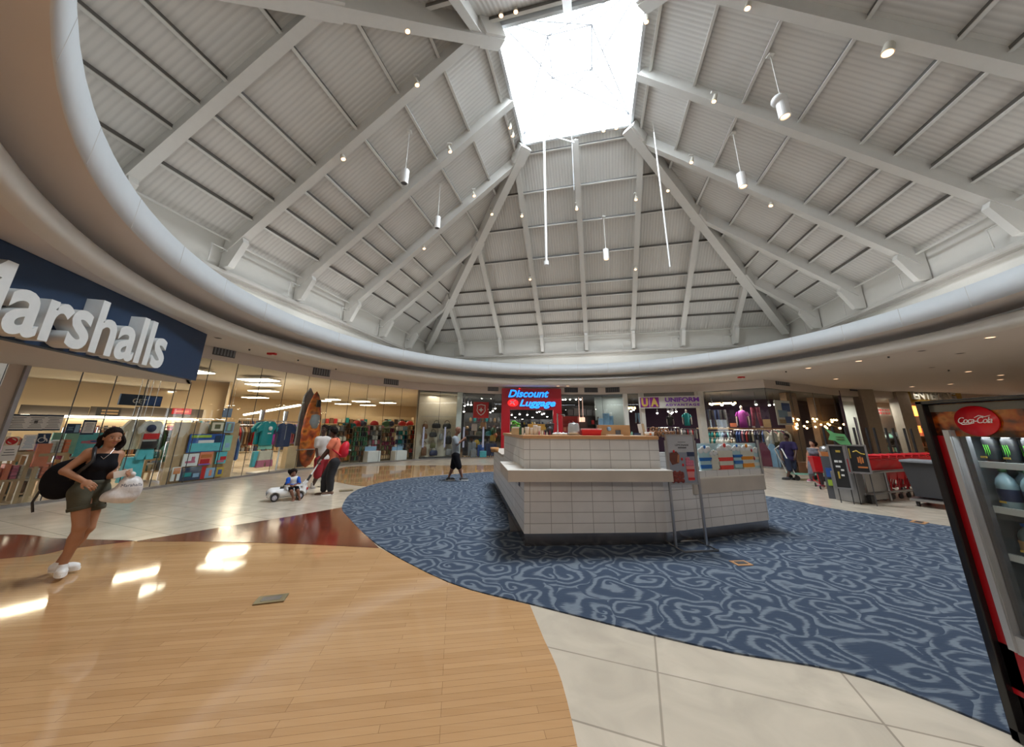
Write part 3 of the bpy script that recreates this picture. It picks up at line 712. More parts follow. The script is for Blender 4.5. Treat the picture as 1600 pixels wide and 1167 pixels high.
t, w, h = panel('window_sign', 'wide navy sign with a white block on the glass behind the walking woman', 'sign', 103, 662, 125, 677, -.05, 'navy', parts=[('white_block', .62, .1, .95, .9, 'sky', .004)]); lines(t, w, h, .3, .7, 4, 'sky', .1, .5)
t, w, h = panel('window_sign', 'tall navy framed sign with a white sheet beside the walking woman\'s head', 'sign', 128, 656, 149, 679, -.05, 'navy', parts=[('white_block', .08, .12, .92, .86, 'white', .004)]); lines(t, w, h, .2, .8, 8, 'grey', .2, .8, -.012)
# ---- display boards and tables just inside
t, w, h = panel('display_board', 'turquoise display board with a pink and blue flamingo float design', 'board', 118, 676, 166, 712, .9, 'cyan', .04)
mb = MB(); mb.lathe([(0, 0), (.24 * w, 0)], n=20, M=Matrix.Translation((0, -.03, h * .6)) @ Matrix.Rotation(math.pi / 2, 4, 'X') @ Matrix.Diagonal((1.2, .35, 1, 1))); mb.box((-.3 * w, -.03, h * .6), (.14 * w, .01, .1 * h)); mb.box((.3 * w, -.03, h * .68), (.12 * w, .01, .14 * h)); mb.build('pink_float', pm('pink'), t)
MB().lathe([(0, 0), (.13 * w, 0)], n=20, M=Matrix.Translation((.03, -.036, h * .62)) @ Matrix.Rotation(math.pi / 2, 4, 'X') @ Matrix.Diagonal((1.2, .3, 1, 1))).build('blue_centre', pm('blue'), t)
panel('display_board', 'pale green display board left of the turquoise board', 'board', 78, 676, 97, 708, .8, 'mint', .04)
panel('display_board', 'pale green display board touching the turquoise board', 'board', 98, 676, 119, 709, .85, 'mint', .04)
def table(label, x0, y0, x1, back, dep=.7, m='pale_wood'):
    c, w, h, rz = box_of(x0, y0, x1, y0 + 3, back); z = c.z + h
    t = thing('display_table', label, 'table', (c.x, c.y, 0), rz)
    MB().box((0, dep / 2, z - .03), (w, dep, .06)).build('table_top', M[m], t)
    MB().box((0, dep / 2, z * .45), (w - .04, dep, .04)).build('shelf', M[m], t)
    for s in (-1, 1):
        for u in (0.05, dep - .05): MB().box((s * (w / 2 - .03), u, z / 2), (.06, .06, z)).build('leg', M[m], t)
    return c, w, z, rz
def on_table(c, w, z, rz, n, kinds, pal, where, sz=.24, hh=.2, lower=True, ly=.2):
    co, si = math.cos(rz), math.sin(rz)
    for lev in ([z, z * .45 + .02] if lower else [z]):
        for k in range(n):
            lx = -w / 2 + w * (k + .5) / n; kd = rnd.choice(kinds); col = rnd.choice(pal)
            item(kd, col, (c.x + lx * co - ly * si, c.y + lx * si + ly * co, lev), rz, w / n * .86, sz, hh * rnd.uniform(.8, 1.3), '%s %s, %s from left %s the %s' % (col, NOUN[kd], ORD[k], 'on' if lev == z else 'under', where), kd if kd != 'folded' else 'clothes', '%s %s %s the %s' % (col, PLUR[kd], 'on' if lev == z else 'under', where))
q = table('wooden display table with folded towels behind the white sheet, nearest the pillar', 2, 706, 54, .55)
on_table(*q, 4, ['folded', 'carton'], ['coral', 'pink', 'brown', 'orange', 'cream', 'teal'], 'towel table nearest the pillar', .4, .28)
q = table('wooden display table under the pale green boards', 62, 708, 108, .45)
on_table(*q, 4, ['folded'], ['coral', 'violet', 'white', 'orange'], 'wooden table under the green boards', .4, .3)
t, w, h = panel('towel', 'long coral towel hanging behind the wheelchair sign', 'towel', 54, 693, 76, 728, .5, 'coral', .06)
# ---- shirts hung behind the walking woman
def star_tee(t, w, h):
    MB().box((0, -.075, h * .44), (w * .66, .03, h * .2)).build('red_band', M['red'], t)
    MB().lathe([(0, 0), (w * .2, 0), (w * .2, .02), (0, .02)], n=20, M=Matrix.Translation((-.05, -.08, h * .72)) @ Matrix.Rotation(math.pi / 2, 4, 'X')).build('navy_disc', pm('navy'), t)
    MB().box((0, -.07, h * .14), (w * .64, .04, h * .26)).build('black_hem', M['black'], t)
shirt('large beige shirt hanging right behind the walking woman', 190, 655, 226, 702, .7, 'cream')
shirt('white shirt with a navy disc, red band and black hem', 216, 657, 252, 701, .5, 'white', star_tee)
def shorts(label, x0, y0, x1, y1, back, col, col2=None):
    c, w, h, rz = box_of(x0, y0, x1, y1, back); t = thing('shorts', label, 'shorts', c, rz)
    MB().slab([(-.5 * w, 0), (-.06 * w, 0), (0, .35 * h), (.06 * w, 0), (.5 * w, 0), (.42 * w, h), (-.42 * w, h)], -.06, .06).build('shorts_body', pm(col), t, bevel=.015)
    if col2: MB().slab([(-.52 * w, -.005), (-.06 * w, -.005), (-.02 * w, .3 * h), (.02 * w, .3 * h), (.06 * w, -.005), (.52 * w, -.005), (.48 * w, .42 * h), (-.48 * w, .42 * h)], -.07, .07).build('lower_half', pm(col2), t, bevel=.015)
shorts('small teal shorts hanging under the white banded shirt', 212, 701, 239, 718, .5, 'cyan')
shorts('long turquoise trousers hanging behind the carrier bag', 187, 714, 222, 752, .6, 'cyan')
panel('screen', 'dark purple wide hanging screen sign over the hung shirts', 'sign', 186, 617, 252, 634, 1.2, 'navy', .06, parts=[('glowing_patch', .6, .1, .98, .9, 'blue', .01)])
o = text('sign_text', 'GET', M['white'], None, h=.12, ext=.01); cc, w_, h_, rz_ = box_of(205, 622, 232, 630, 1.1); o.location = cc; o.rotation_euler = (0, 0, rz_); tag(o, 'small white word on the dark hanging screen', 'lettering')
def hangers(t, w, z0, z1):
    for q in (-.4, .4): MB().tube([(q * w, 0, z0), (q * w, 0, z1)], .006, 4).build('hanging_wire', M['steel'], t)
for o_ in [q for q in bpy.data.objects if q.type == 'EMPTY' and q.name.split('.')[0] in ('screen', 'shirt', 'shorts') and q.location.y < 9.5]: hangers(o_, .5 if o_.name[0:2] == 'sc' else .3, .3, 3.2 - o_.location.z)
# dark band with department signs on the back wall, lit shelf beneath
for x0, x1, lb in ((30, 140, 'left end of'), (140, 210, 'middle of'), (210, 318, 'right end of')):
    panel('wall_banner', 'dark brown banner, %s the band on the left shop back wall' % lb, 'banner', x0, 634 + (x0 - 30) * .02, x1 - 1, 648 + (x0 - 30) * .02, 7.6, 'brown_dark', .06)
panel('department_sign', 'black department sign with pale lettering on the brown band', 'sign', 150, 637, 188, 650, 7.3, 'black', .05, parts=[('lettering', .2, .55, .9, .75, 'tan', .01), ('lettering', .2, .2, .9, .4, 'tan', .01)])
panel('department_sign', 'red department sign on the brown band', 'sign', 269, 638, 299, 647, 7.3, 'red', .05, parts=[('lettering', .15, .3, .85, .6, 'coral', .01)])
t, w, h = panel('department_sign', 'small navy sign hanging in front of the receding light row', 'sign', 348, 638, 362, 652, 7, 'navy', .05); hangers(t, w, h, 3.75 - t.location.z)
panel('wall_light_shelf', 'glowing cream light shelf below the brown band', 'light', 30, 650.5, 310, 654, 7.5, 'tube_light', .1)
shelf_unit(90, 656, 330, 720, 7.2, 4, 22, ['handbag', 'carton', 'garment', 'shoe'], ['brown', 'tan', 'grey', 'cream', 'teal', 'black', 'maroon', 'olive'], 'the long back shelves', 'long cream shelves along the back wall of the left shop')
shelf_unit(8, 676, 88, 740, 6.5, 3, 8, ['carton', 'handbag', 'folded'], ['tan', 'coral', 'cream', 'teal', 'brown'], 'the shelves behind the notices', 'cream back shelves behind the three notices')
panel('daylight_window', 'bright blue-white two-pane window at the back of the shop', 'window', 325, 640, 347, 653, 12, 'screen_blue' if 'screen_blue' in M else lamp_mat('screen_blue', (.55, .8, 1), 2.2).name, .05, parts=[('mullion', .48, 0, .52, 1, 'black', .01)])
rack(236, 668, 306, 700, 2.2, 16, ['green', 'green', 'black', 'olive', 'brown', 'teal'], 'the rack behind the hung shirts', 'chrome rack of dark green clothes behind the hung shirts')
rack(255, 662, 330, 682, 4.5, 18, ['black', 'brown', 'cream', 'maroon', 'grey', 'pink'], 'the second rack behind the hung shirts', 'chrome rack of mixed clothes farther behind the hung shirts')
rack(353, 664, 400, 686, 4.0, 14, ['tan', 'cream', 'red', 'grey', 'brown'], 'the rack of tan clothes by the aisle', 'chrome rack of tan and red clothes by the aisle', .8)
rack(354, 682, 372, 700, 1.6, 8, ['blue', 'navy', 'blue', 'sky'], 'the denim rack', 'short chrome rack of blue denim by the aisle', .8)
rack(425, 660, 475, 680, 3.2, 16, ['violet', 'navy', 'orange', 'pink', 'purple'], 'the bright rack behind the dark blue shirt', 'chrome rack of violet and orange clothes behind the dark blue shirt')
rack(372, 655, 430, 668, 8, 18, ['brown', 'grey', 'black', 'cream', 'navy'], 'the far rack under the cove light', 'chrome rack of dull clothes far back under the cove light')
rack(300, 655, 350, 668, 6, 14, ['brown', 'grey', 'black', 'teal'], 'the far rack under the bright window', 'chrome rack of dull clothes under the bright window')
# light cove along the inner wall, with a sign row below it
a = S(382, 648, 9); b = S(468, 633, 3)
tag(MB().bar(a, b, .12, .07).build('cove_light', M['tube_light']), 'long slanting cove light above the hanging shirts', 'light')
# picture and book display in the window
t0, w, h = panel('display_stand', 'wooden stand packed with pictures and gifts at the shop glass', 'stand', 262, 660, 366, 752, .62, 'tan', .06, base='back_board')
for x0, y0, x1, y1, base, parts, lb in [
    (328, 658, 350, 675, 'olive', [('mount', .1, .12, .9, .88, 'cream', .01), ('motif', .3, .3, .7, .7, 'olive', .014)], 'gold-framed picture on top of the gift stand'),
    (351, 659, 365, 676, 'sky', [('mount', .12, .12, .88, .88, 'grey', .01), ('motif', .3, .2, .6, .8, 'mint', .014)], 'narrow blue-grey picture on top of the gift stand'),
    (294, 678, 348, 706, 'blue', [('sea', .04, .05, .96, .5, 'cyan', .01), ('boat', .25, .5, .7, .66, 'white', .014), ('sky_band', .04, .8, .6, .94, 'lime', .014), ('headland', .72, .5, .9, .9, 'navy', .014)], 'large blue seaside picture on the gift stand'),
    (349, 680, 361, 704, 'mint', [('motif', .2, .2, .8, .5, 'sky', .01)], 'narrow mint picture right of the seaside picture'),
    (285, 709, 309, 728, 'white', [('motif', .18, .25, .8, .42, 'pink', .01), ('motif', .55, .42, .75, .75, 'pink', .01)], 'white picture with a pink motif on the gift stand'),
    (311, 706, 331, 726, 'coral', [('motif', .1, .55, .9, .8, 'orange', .01), ('motif', .1, .1, .8, .45, 'red', .01), ('foot', 0, 0, .9, .1, 'violet', .012)], 'orange-red picture in the middle of the gift stand'),
    (337, 706, 353, 724, 'cyan', [('motif', .1, .1, .8, .3, 'pink', .01), ('motif', .4, .3, .95, .6, 'red', .012)], 'turquoise picture with a red shoe motif on the gift stand'),
    (268, 730, 281, 751, 'white', [('stripe', .1, .5, .9, .95, 'orange', .01), ('stripe', .4, 0, .6, .5, 'brown', .01)], 'orange and white picture low on the gift stand'),
    (282, 730, 313, 750, 'navy', [('motif', .1, .3, .5, .6, 'teal', .01), ('motif', .6, .2, .9, .5, 'sky', .01)], 'dark blue wide picture low on the gift stand'),
    (313, 729, 320, 748, 'red', [], 'slim red book low on the gift stand'),
    (320, 731, 336, 746, 'sky', [('motif', .35, .2, .6, .8, 'coral', .01)], 'light blue book with a coral figure on the gift stand'),
    (337, 730, 348, 744, 'yellow', [('motif', .25, .25, .75, .75, 'blue', .01)], 'yellow book with a blue centre on the gift stand')]:
    panel('picture', lb, 'picture', x0, y0, x1, y1, .5, base, .04, parts=parts)
# hanging shirts on a stand by the kayak
def tee_print(t, w, h):
    MB().lathe([(0, 0), (w * .11, 0), (w * .11, .01), (0, .01)], n=20, M=Matrix.Translation((.05, -.075, h * .7)) @ Matrix.Rotation(math.pi / 2, 4, 'X')).build('white_badge', M['white'], t)
    MB().box((.05, -.068, h * .5), (w * .2, .01, h * .05)).build('white_caption', M['white'], t)
shirt('teal shirt behind another teal shirt on the window stand', 394, 659, 420, 694, .75, 'teal')
shirt('teal shirt with a white badge on the window stand', 402, 658, 431, 696, .55, 'teal', tee_print)
def placket(t, w, h): MB().box((0, -.07, h * .6), (.03, .01, h * .6)).build('placket', pm('grey'), t)
shirt('dark slate blue buttoned shirt on the window stand', 427, 661, 459, 698, .55, 'navy', placket)
shorts('mint shorts showing under the teal shirt', 404, 694, 424, 702, .6, 'mint')
shorts('blue shorts at the bottom left of the window stand', 393, 705, 406, 729, .65, 'cyan')
shorts('tie-dyed yellow and pink shorts hanging low in the window', 401, 704, 425, 729, .55, 'cream', 'pink')
c, w, h, rz = box_of(392, 656, 462, 742, .7); top = c.z + h; c.z = 0
t = thing('garment_stand', 'chrome garment stand holding the teal and slate shirts', 'stand', c, rz)
MB().tube([(-w / 2, .0, top - .05), (w / 2, 0, top - .05)], .015, 6).build('rail', M['chrome'], t); MB().tube([(.2, 0, top), (.2, 0, .02)], .03, 8).build('post', M['white'], t); MB().box((0, 0, .02), (w * .8, .5, .04)).build('base', M['steel'], t)
for s in (-.4, .12): MB().cyl((s * w, 0, top - .02), (s * w, 0, top + .34), .07, .09).build('neck_form', M['chrome'], t)
panel('wood_post', 'pale wooden post panel between the hung shirts and the kayak', 'post', 443, 697, 461, 742, .9, 'pale_wood', .25, base='panel')
# kayak and paddle board standing on end behind the glass
c, w, h, rz = box_of(470, 610, 499, 731, .55); H0 = S(495, 610, .55).z
camo = mat('camo', (.6, .2, .05), .35, var=0); N_, L_, b_ = nodes(camo); tc = N_.new('ShaderNodeTexCoord'); no = N_.new('ShaderNodeTexNoise'); no.inputs['Scale'].default_value = 2.2; no.inputs['Detail'].default_value = 2; L_.new(tc.outputs['Object'], no.inputs[0])
L_.new(ramp(N_, L_, no.outputs['Fac'], [(.35, (.06, .015, .008)), (.48, (.55, .09, .02)), (.56, (.75, .22, .03)), (.68, (.12, .02, .01))]), b_.inputs['Base Color'])
base = S(477, 731, .55); t = thing('kayak', 'orange camouflage kayak standing on end behind the shop glass', 'kayak', (base.x, base.y, .02), rz)
prof = [(0, 0), (.16, .12), (.27, .4), (.33, 1.0), (.36, 1.6), (.33, 2.2), (.25, 2.8), (.12, 3.3), (0, 3.5)]; kz_ = (H0 - .05) / 3.5
MB().lathe([(r * 1.08, z * kz_) for r, z in prof], n=20, M=Matrix.Diagonal((1, .55, 1, 1))).build('hull', camo, t)
MB().lathe([(0, 1.65 * kz_), (.17, 1.75 * kz_), (.24, 2.05 * kz_), (.19, 2.35 * kz_), (0, 2.45 * kz_)], n=16, M=Matrix.Translation((0, -.13, 0)) @ Matrix.Diagonal((1, .5, 1, 1))).build('cockpit', pm('grey'), t)
MB().box((0, -.24, 2.9 * kz_), (.16, .06, .3)).build('hatch', M['black'], t); MB().tube([(-.12, -.21, .6), (0, -.24, .5), (.12, -.21, .6)], .015, 6).build('carry_handle', M['black'], t)
base = S(466, 732, .95); t = thing('paddle_board', 'grey pointed paddle board leaning behind the orange kayak', 'board', (base.x - .02, base.y, .02), rz)
MB().slab([(-.2, 0), (.2, 0), (.3, .8), (.3, 2.0), (.22, 2.9), (0, H0 + .1), (-.22, 2.9), (-.3, 2.0), (-.3, .8)], -.05, .05).build('deck', pm('grey'), t, bevel=.02)
c, w, h, rz = box_of(463, 700, 500, 702, .1)
tag(MB().tube([(-w / 2, 0, 0), (w / 2, 0, 0)], .02, 6).build('guard_rail', M['steel'], None, c, rz), 'short steel guard rail in front of the kayak', 'rail')
for x0, y0, x1, y1, lb in ((520, 575, 0, 0, ''),): pass
C_('rack_back', (.22, .17, .11), rough=.8)
# toys hanging in packets, white bins below
names = [(505, 543, 664, 716, ['grey', 'brown', 'tan', 'cream', 'black'], 'the grey rack behind the backpack'), (530, 556, 660, 718, ['orange', 'yellow', 'brown', 'teal', 'black'], 'the orange toy rack'), (553, 575, 666, 721, ['green', 'green', 'black', 'brown', 'olive'], 'the green toy rack'),
         (573, 600, 664, 722, ['white', 'black', 'white', 'pink', 'grey'], 'the black and white toy rack'), (599, 619, 668, 721, ['brown', 'tan', 'olive', 'maroon'], 'the brown toy rack'), (619, 640, 665, 720, ['navy', 'white', 'sky', 'white', 'teal'], 'the blue and white toy rack'), (640, 654, 664, 712, ['brown', 'red', 'tan', 'black'], 'the rack nearest the bag wall')]
for i, (x0, x1, y0, y1, pal, wh) in enumerate(names):
    shelf_unit(x0, y0, x1, y1, .9 + .5 * (i % 2), 7, 6, ['packet'], pal, wh, 'display rack, ' + wh.replace('the ', '', 1) + ', hung with packets', depth=.3, hang=True, name='display_rack', cat='rack', fill=.8, m='rack_back', frame=False)
for x0, x1, y0, y1, lb in ((571, 591, 700, 722, 'white bin full of small goods under the black and white toy rack'), (614, 632, 700, 720, 'white bin under the blue and white toy rack')):
    c, w, h, rz = box_of(x0, y0, x1, y1, .55); h += c.z; c.z = 0
    t = thing('display_bin', lb, 'bin', c, rz); MB().box((0, 0, h * .4), (w, .5, h * .8)).build('bin_body', M['white'], t, bevel=.02); MB().box((0, .2, h * .95), (w * .9, .03, h * .3)).build('bin_card', pm('sky'), t)
for i, x in enumerate((558, 566, 585, 603, 610, 628, 640)):
    p = S(x, 664, 2.2); item('cap', ['red', 'navy', 'red', 'green', 'navy', 'red', 'red'][i], (p.x, p.y, p.z), 0, .5, .5, .3, '%s rounded toy, %s from the left on top of the toy racks' % (['red', 'navy', 'red', 'green', 'navy', 'red', 'red'][i], ORD[i]), 'toy', 'toys on top of the racks')
shelf_unit(500, 650, 645, 700, 12, 4, 26, ['carton', 'packet', 'folded', 'carton'], ['brown', 'tan', 'grey', 'cream', 'red', 'teal', 'black'], 'the shelves behind the toy racks', 'far cream shelves behind the toy racks')
shelf_unit(375, 660, 470, 700, 13, 4, 16, ['folded', 'carton'], ['brown', 'tan', 'grey', 'cream', 'navy'], 'the shelves behind the teal shirts', 'far cream shelves behind the teal shirts')

# more stock filling the left shop
q = table('low wooden table of folded clothes right of the white banded shirt', 228, 716, 262, 1.6, .7)
on_table(*q, 5, ['folded', 'carton'], ['teal', 'green', 'grey', 'cream', 'navy'], 'low table right of the banded shirt', .4, .22)
q = table('low wooden table of folded clothes far behind the walking woman', 128, 705, 178, 3.2, .8)
on_table(*q, 6, ['folded', 'handbag'], ['coral', 'tan', 'cyan', 'grey', 'white'], 'low table behind the walking woman', .4, .24)
rack(150, 668, 200, 690, 3.6, 14, ['cream', 'tan', 'grey', 'white', 'brown'], 'the pale rack behind the walking woman', 'chrome rack of pale clothes behind the walking woman')
rack(96, 668, 150, 690, 5.0, 14, ['tan', 'peach', 'grey', 'brown', 'maroon'], 'the peach rack behind the display boards', 'chrome rack of peach and brown clothes behind the display boards')
rack(258, 690, 300, 712, 1.5, 12, ['green', 'black', 'olive', 'brown', 'grey'], 'the low rack left of the gift stand', 'low chrome rack of green clothes left of the gift stand', .55)
shelf_unit(8, 712, 60, 760, 1.6, 2, 6, ['carton', 'folded'], ['brown', 'pink', 'cream', 'teal', 'red'], 'the low shelves beside the pillar', 'low wooden shelves beside the pillar', m='pale_wood')
rack(366, 668, 396, 690, 7, 12, ['red', 'cream', 'grey', 'brown', 'navy'], 'the deep rack behind the aisle', 'chrome rack deep behind the aisle')
shelf_unit(150, 640, 320, 654, 6.9, 1, 20, ['handbag'], ['black', 'brown', 'maroon', 'grey'], 'the top shelf over the brown band', 'top shelf over the right part of the brown band', m='brown_dark') if False else None
# ================================================================ BAG WALL, LUGGAGE SHOP, CLOTHES SHOP, FAR RIGHT
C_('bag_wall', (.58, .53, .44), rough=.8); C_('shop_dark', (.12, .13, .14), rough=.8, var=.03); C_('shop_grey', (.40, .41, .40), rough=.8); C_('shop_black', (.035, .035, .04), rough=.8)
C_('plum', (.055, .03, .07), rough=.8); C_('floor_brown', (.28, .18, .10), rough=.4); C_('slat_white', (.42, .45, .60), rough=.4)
q722, q785, q877, q975 = front_pt(719, 614), front_pt(784, 615), front_pt(877, 617), front_pt(976, 616)
q1000, q1093, q1195, q1311, q1343, q1358, q1396, q1412 = [front_pt(*q) for q in ((1001, 614), (1091, 611), (1195, 607), (1311, 617), (1342, 619), (1356, 620), (1397, 621), (1411, 622))]
# panes
def panes(a, b, k):
    global wn
    pts = run(a, b)
    for p, q in zip(pts, pts[1:]):
        n = max(1, round((Vector(q) - Vector(p)).length / k))
        for i in range(n): pane(wn, Vector(p).lerp(Vector(q), i / n), Vector(p).lerp(Vector(q), (i + 1) / n), .03, ZG); wn += 1
panes(p655, q722, 1.2); panes(q722, q785, 1.6); panes(q877, q975, 1.8); panes(q975, q1000, 3); panes(q1093, q1195, 1.9); panes(q1195, q1311, 2.4); panes(q1311, q1343, 3); panes(q1358, q1396, 3)
sill(run(p655, q785)); sill(run(q877, q1000)); sill(run(q1093, q1343))
# bag wall box behind the last pane of the left shop
wallrun('wall_bag_display', run(p655, q722), 0, 3.9, M['bag_wall'], off=.9)
party('wall_bag_side', q722, 9, M['bag_wall'])
strip_roof('ceiling_bag_display', run(p655, q722), .1, .95, 3.5, M['bag_wall'])
a = Vector(q722); struct(MB().bar((*outw(q722, -.06), 0), (*outw(q722, -.06), ZG), .28, .14).build('trim_pilaster', C_('pale_green', (.50, .58, .55), rough=.5)))
q = Vector(front_pt(690, 650)); q = q + q.normalized() * .45; area('bag_wall_light', (q.x, q.y, 3.4), 1.6, .5, 16, (1, .88, .72))
for x0, y0, x1, y1, c, lb in [(660, 658, 669, 670, 'brown', 'brown bag hanging at the top left of the bag wall'), (675, 657, 689, 669, 'black', 'wide black bag hanging in the middle of the bag wall\'s top row'), (692, 657, 705, 670, 'black', 'black bag hanging at the top right of the bag wall'),
    (659, 672, 668, 686, 'brown', 'brown bag in the second row of the bag wall, behind the left light strip'), (671, 671, 683, 683, 'black', 'black bag in the middle of the second row of the bag wall'), (686, 672, 693, 688, 'charcoal', 'slim dark bag in the second row of the bag wall'), (696, 674, 706, 694, 'black', 'tall black bag on the right of the bag wall behind the light strip'),
    (658, 690, 667, 712, 'brown', 'tall brown bag at the lower left of the bag wall'), (672, 688, 681, 700, 'olive', 'olive bag in the third row of the bag wall'), (671, 699, 684, 712, 'navy', 'round navy bag at the bottom of the bag wall'), (696, 696, 707, 712, 'grey', 'grey bag at the lower right of the bag wall')]:
    if c == 'charcoal': c = 'grey'
    cc, w, h, rz = box_of(x0, y0, x1, y1, .62); o = item('handbag', c, cc, rz, w * 1.05, .3, h * 1.05, lb, 'bag', None)
for k in range(4):
    cc, w, h, rz = box_of(658, 650 + k * 13, 716, 651 + k * 13, .8)
    tag(MB().box((0, 0, 0), (w, .05, .02)).build('wall_rail', M['steel'], None, cc, rz), ['highest', 'second', 'third', 'lowest'][k] + ' thin rail across the bag wall', 'rail')
for x, lb in ((661.5, 'left of the three blue-white light strips on the glass, before the bag wall'), (695, 'middle of the three blue-white light strips on the glass, before the bag wall'), (724.5, 'blue-white light strip on the glass just behind the man in grey'), (755, 'blue-white light strip on the glass in front of the luggage')):
    panel('light_strip', lb, 'light strip', x - 1.3, 667, x + 1.3, 699, -.05, 'slat_white', .02)
panel('plinth', 'low dark plinth at the foot of the bag wall', 'plinth', 655, 713.5, 706, 718, .3, 'dark', .3, base='block')
# ---- luggage shop
lug = run(q722, q975)
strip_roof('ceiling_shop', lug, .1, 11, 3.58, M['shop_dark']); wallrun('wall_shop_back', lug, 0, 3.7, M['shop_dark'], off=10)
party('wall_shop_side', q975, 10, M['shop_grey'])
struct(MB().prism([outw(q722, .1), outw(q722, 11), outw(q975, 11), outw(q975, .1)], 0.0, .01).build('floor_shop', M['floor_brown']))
# portal
A = Vector(outw(q785, -.28)); B = Vector(outw(q877, -.28)); pw = (B - A).length; prz = math.atan2(B.y - A.y, B.x - A.x)
C_('portal_red', (.42, .008, .018), rough=.3, var=.03)
t = thing('shop_portal', 'tall red shop portal with glowing blue lettering behind the kiosk', 'portal', (A.x, A.y, 0), prz)
ztop = S(830, 607, -.28).z; zlin = S(830, 640, -.28).z; legw = pw * .14
MB().box((legw / 2, .18, zlin / 2), (legw, .36, zlin)).build('leg', M['portal_red'], t); MB().box((pw - legw / 2, .18, zlin / 2), (legw, .36, zlin)).build('leg', M['portal_red'], t)
hd = MB().box((pw / 2, .18, (ztop + zlin) / 2), (pw, .36, ztop - zlin)).build('header_panel', M['portal_red'], t)
lamp_mat('neon_blue', (.02, .27, 1.0), 1.5); lamp_mat('neon_core', (.25, .7, 1), 2.0)
hh = ztop - zlin
text('lettering', 'Discount', M['neon_blue'], t, w=pw * .68, h=hh * .36, ext=.05, bold=.03, shear=.3, x=pw * .45, y=-.02, z=zlin + hh * .57)
text('lettering', 'Luggage', M['neon_blue'], t, w=pw * .60, h=hh * .42, ext=.05, bold=.03, shear=.3, x=pw * .60, y=-.02, z=zlin + hh * .05)
cs = MB().lathe([(0, 0), (.16 * pw / 2, 0), (.16 * pw / 2, .03), (0, .03)], n=24, M=Matrix.Translation((pw * .19, -.005, zlin + hh * .31)) @ Matrix.Rotation(math.pi / 2, 4, 'X') @ Matrix.Diagonal((1.1, .75, 1, 1))).build('logo_disc', lamp_mat('neon_red', (1, .02, .02), 1.2), t)
c0 = Vector((pw * .19, -.045, zlin + hh * .31)); mb = MB(); s_ = pw * .05
mb.slab([(c0.x - s_, c0.z - s_ * .6), (c0.x + s_ * .9, c0.z + s_ * .75), (c0.x + s_, c0.z + s_ * .9), (c0.x + s_ * .7, c0.z + s_ * .9), (c0.x - s_ * 1.15, c0.z - s_ * .4)], -.02 - .045, -.045)
mb.slab([(c0.x, c0.z + s_ * .3), (c0.x - s_ * .9, c0.z + s_ * .7), (c0.x - s_ * 1.0, c0.z + s_ * .5), (c0.x - s_ * .2, c0.z)], -.065, -.045); mb.slab([(c0.x + s_ * .2, c0.z + s_ * .2), (c0.x + s_ * .7, c0.z - s_ * .7), (c0.x + s_ * .5, c0.z - s_ * .8), (c0.x - s_ * .1, c0.z - s_ * .05)], -.065, -.045)
mb.build('aeroplane_mark', M['slat_white'], cs)
MB().ball((pw * .3, -.12, ztop - .02), (.05, .05, .04)).build('warning_light', M['neon_red'], t)
def bulbs(pts, back, lab, grp, col='spot_light', r=.055):
    for bi_, (x, y) in enumerate(sorted(pts)):
        p = S(x, y, back); t = thing('spot_lamp', lab + (', %s from the left' % ORD[bi_] if len(pts) > 1 else ''), 'lamp', p, 0, grp)
        MB().cyl((0, 0, .02), (0, 0, .20), .05, .045, 10).build('lamp_can', M['charcoal'], t); MB().tube([(0, 0, .2), (0, 0, max(.22, 3.59 - p.z))], .012, 4).build('stem', M['charcoal'], t); MB().ball((0, 0, 0), (r, r, r * .8), 10, 6).build('bulb', M[col], t)
bulbs([(740, 621), (748, 620.5), (753, 622), (767, 622), (726, 634), (731, 632), (736, 632.5), (725, 643), (774, 638), (770, 642)], 3, 'bright spot lamp left of the red portal', 'spot lamps left of the portal')
bulbs([(799.5, 648), (812, 647), (824, 648), (839, 644), (843, 643), (847, 647), (850, 646)], 4.5, 'small bright spot lamp seen through the red portal', 'spot lamps inside the portal')
bulbs([(879.5, 624.5), (883.5, 624), (890.5, 624), (900, 624), (907, 624)], 2.5, 'small bright spot lamp in the row right of the red portal', 'spot lamps right of the portal')
bulbs([(759, 651), (766, 644), (805, 652), (832, 652), (855, 651), (748, 645), (816, 655)], 8, 'tiny spot lamp far back in the luggage shop', 'far spot lamps of the luggage shop')
# red banner with the cross shield
t, w, h = panel('banner', 'square red banner with a pale cross and shield hanging in the luggage window', 'banner', 739.5, 628, 763.5, 653, .25, 'red', .03)
sh = [(-.26, .78), (0, .84), (.26, .78), (.24, .62), (.27, .45), (.16, .28), (0, .17), (-.16, .28), (-.27, .45), (-.24, .62)]
ol = [(u * w, v * h) for u, v in sh]; mb = MB(); mb.tube([(x, -.03, z) for x, z in ol], .025, 5, True); mb.build('shield_outline', M['white'], t)
mb = MB(); mb.box((0, -.03, h * .5), (w * .06, .02, h * .26)); mb.box((0, -.03, h * .5), (w * .28, .02, h * .06)); mb.box((0, -.035, h * .5), (w * .12, .02, h * .12)); mb.build('cross', M['white'], t)
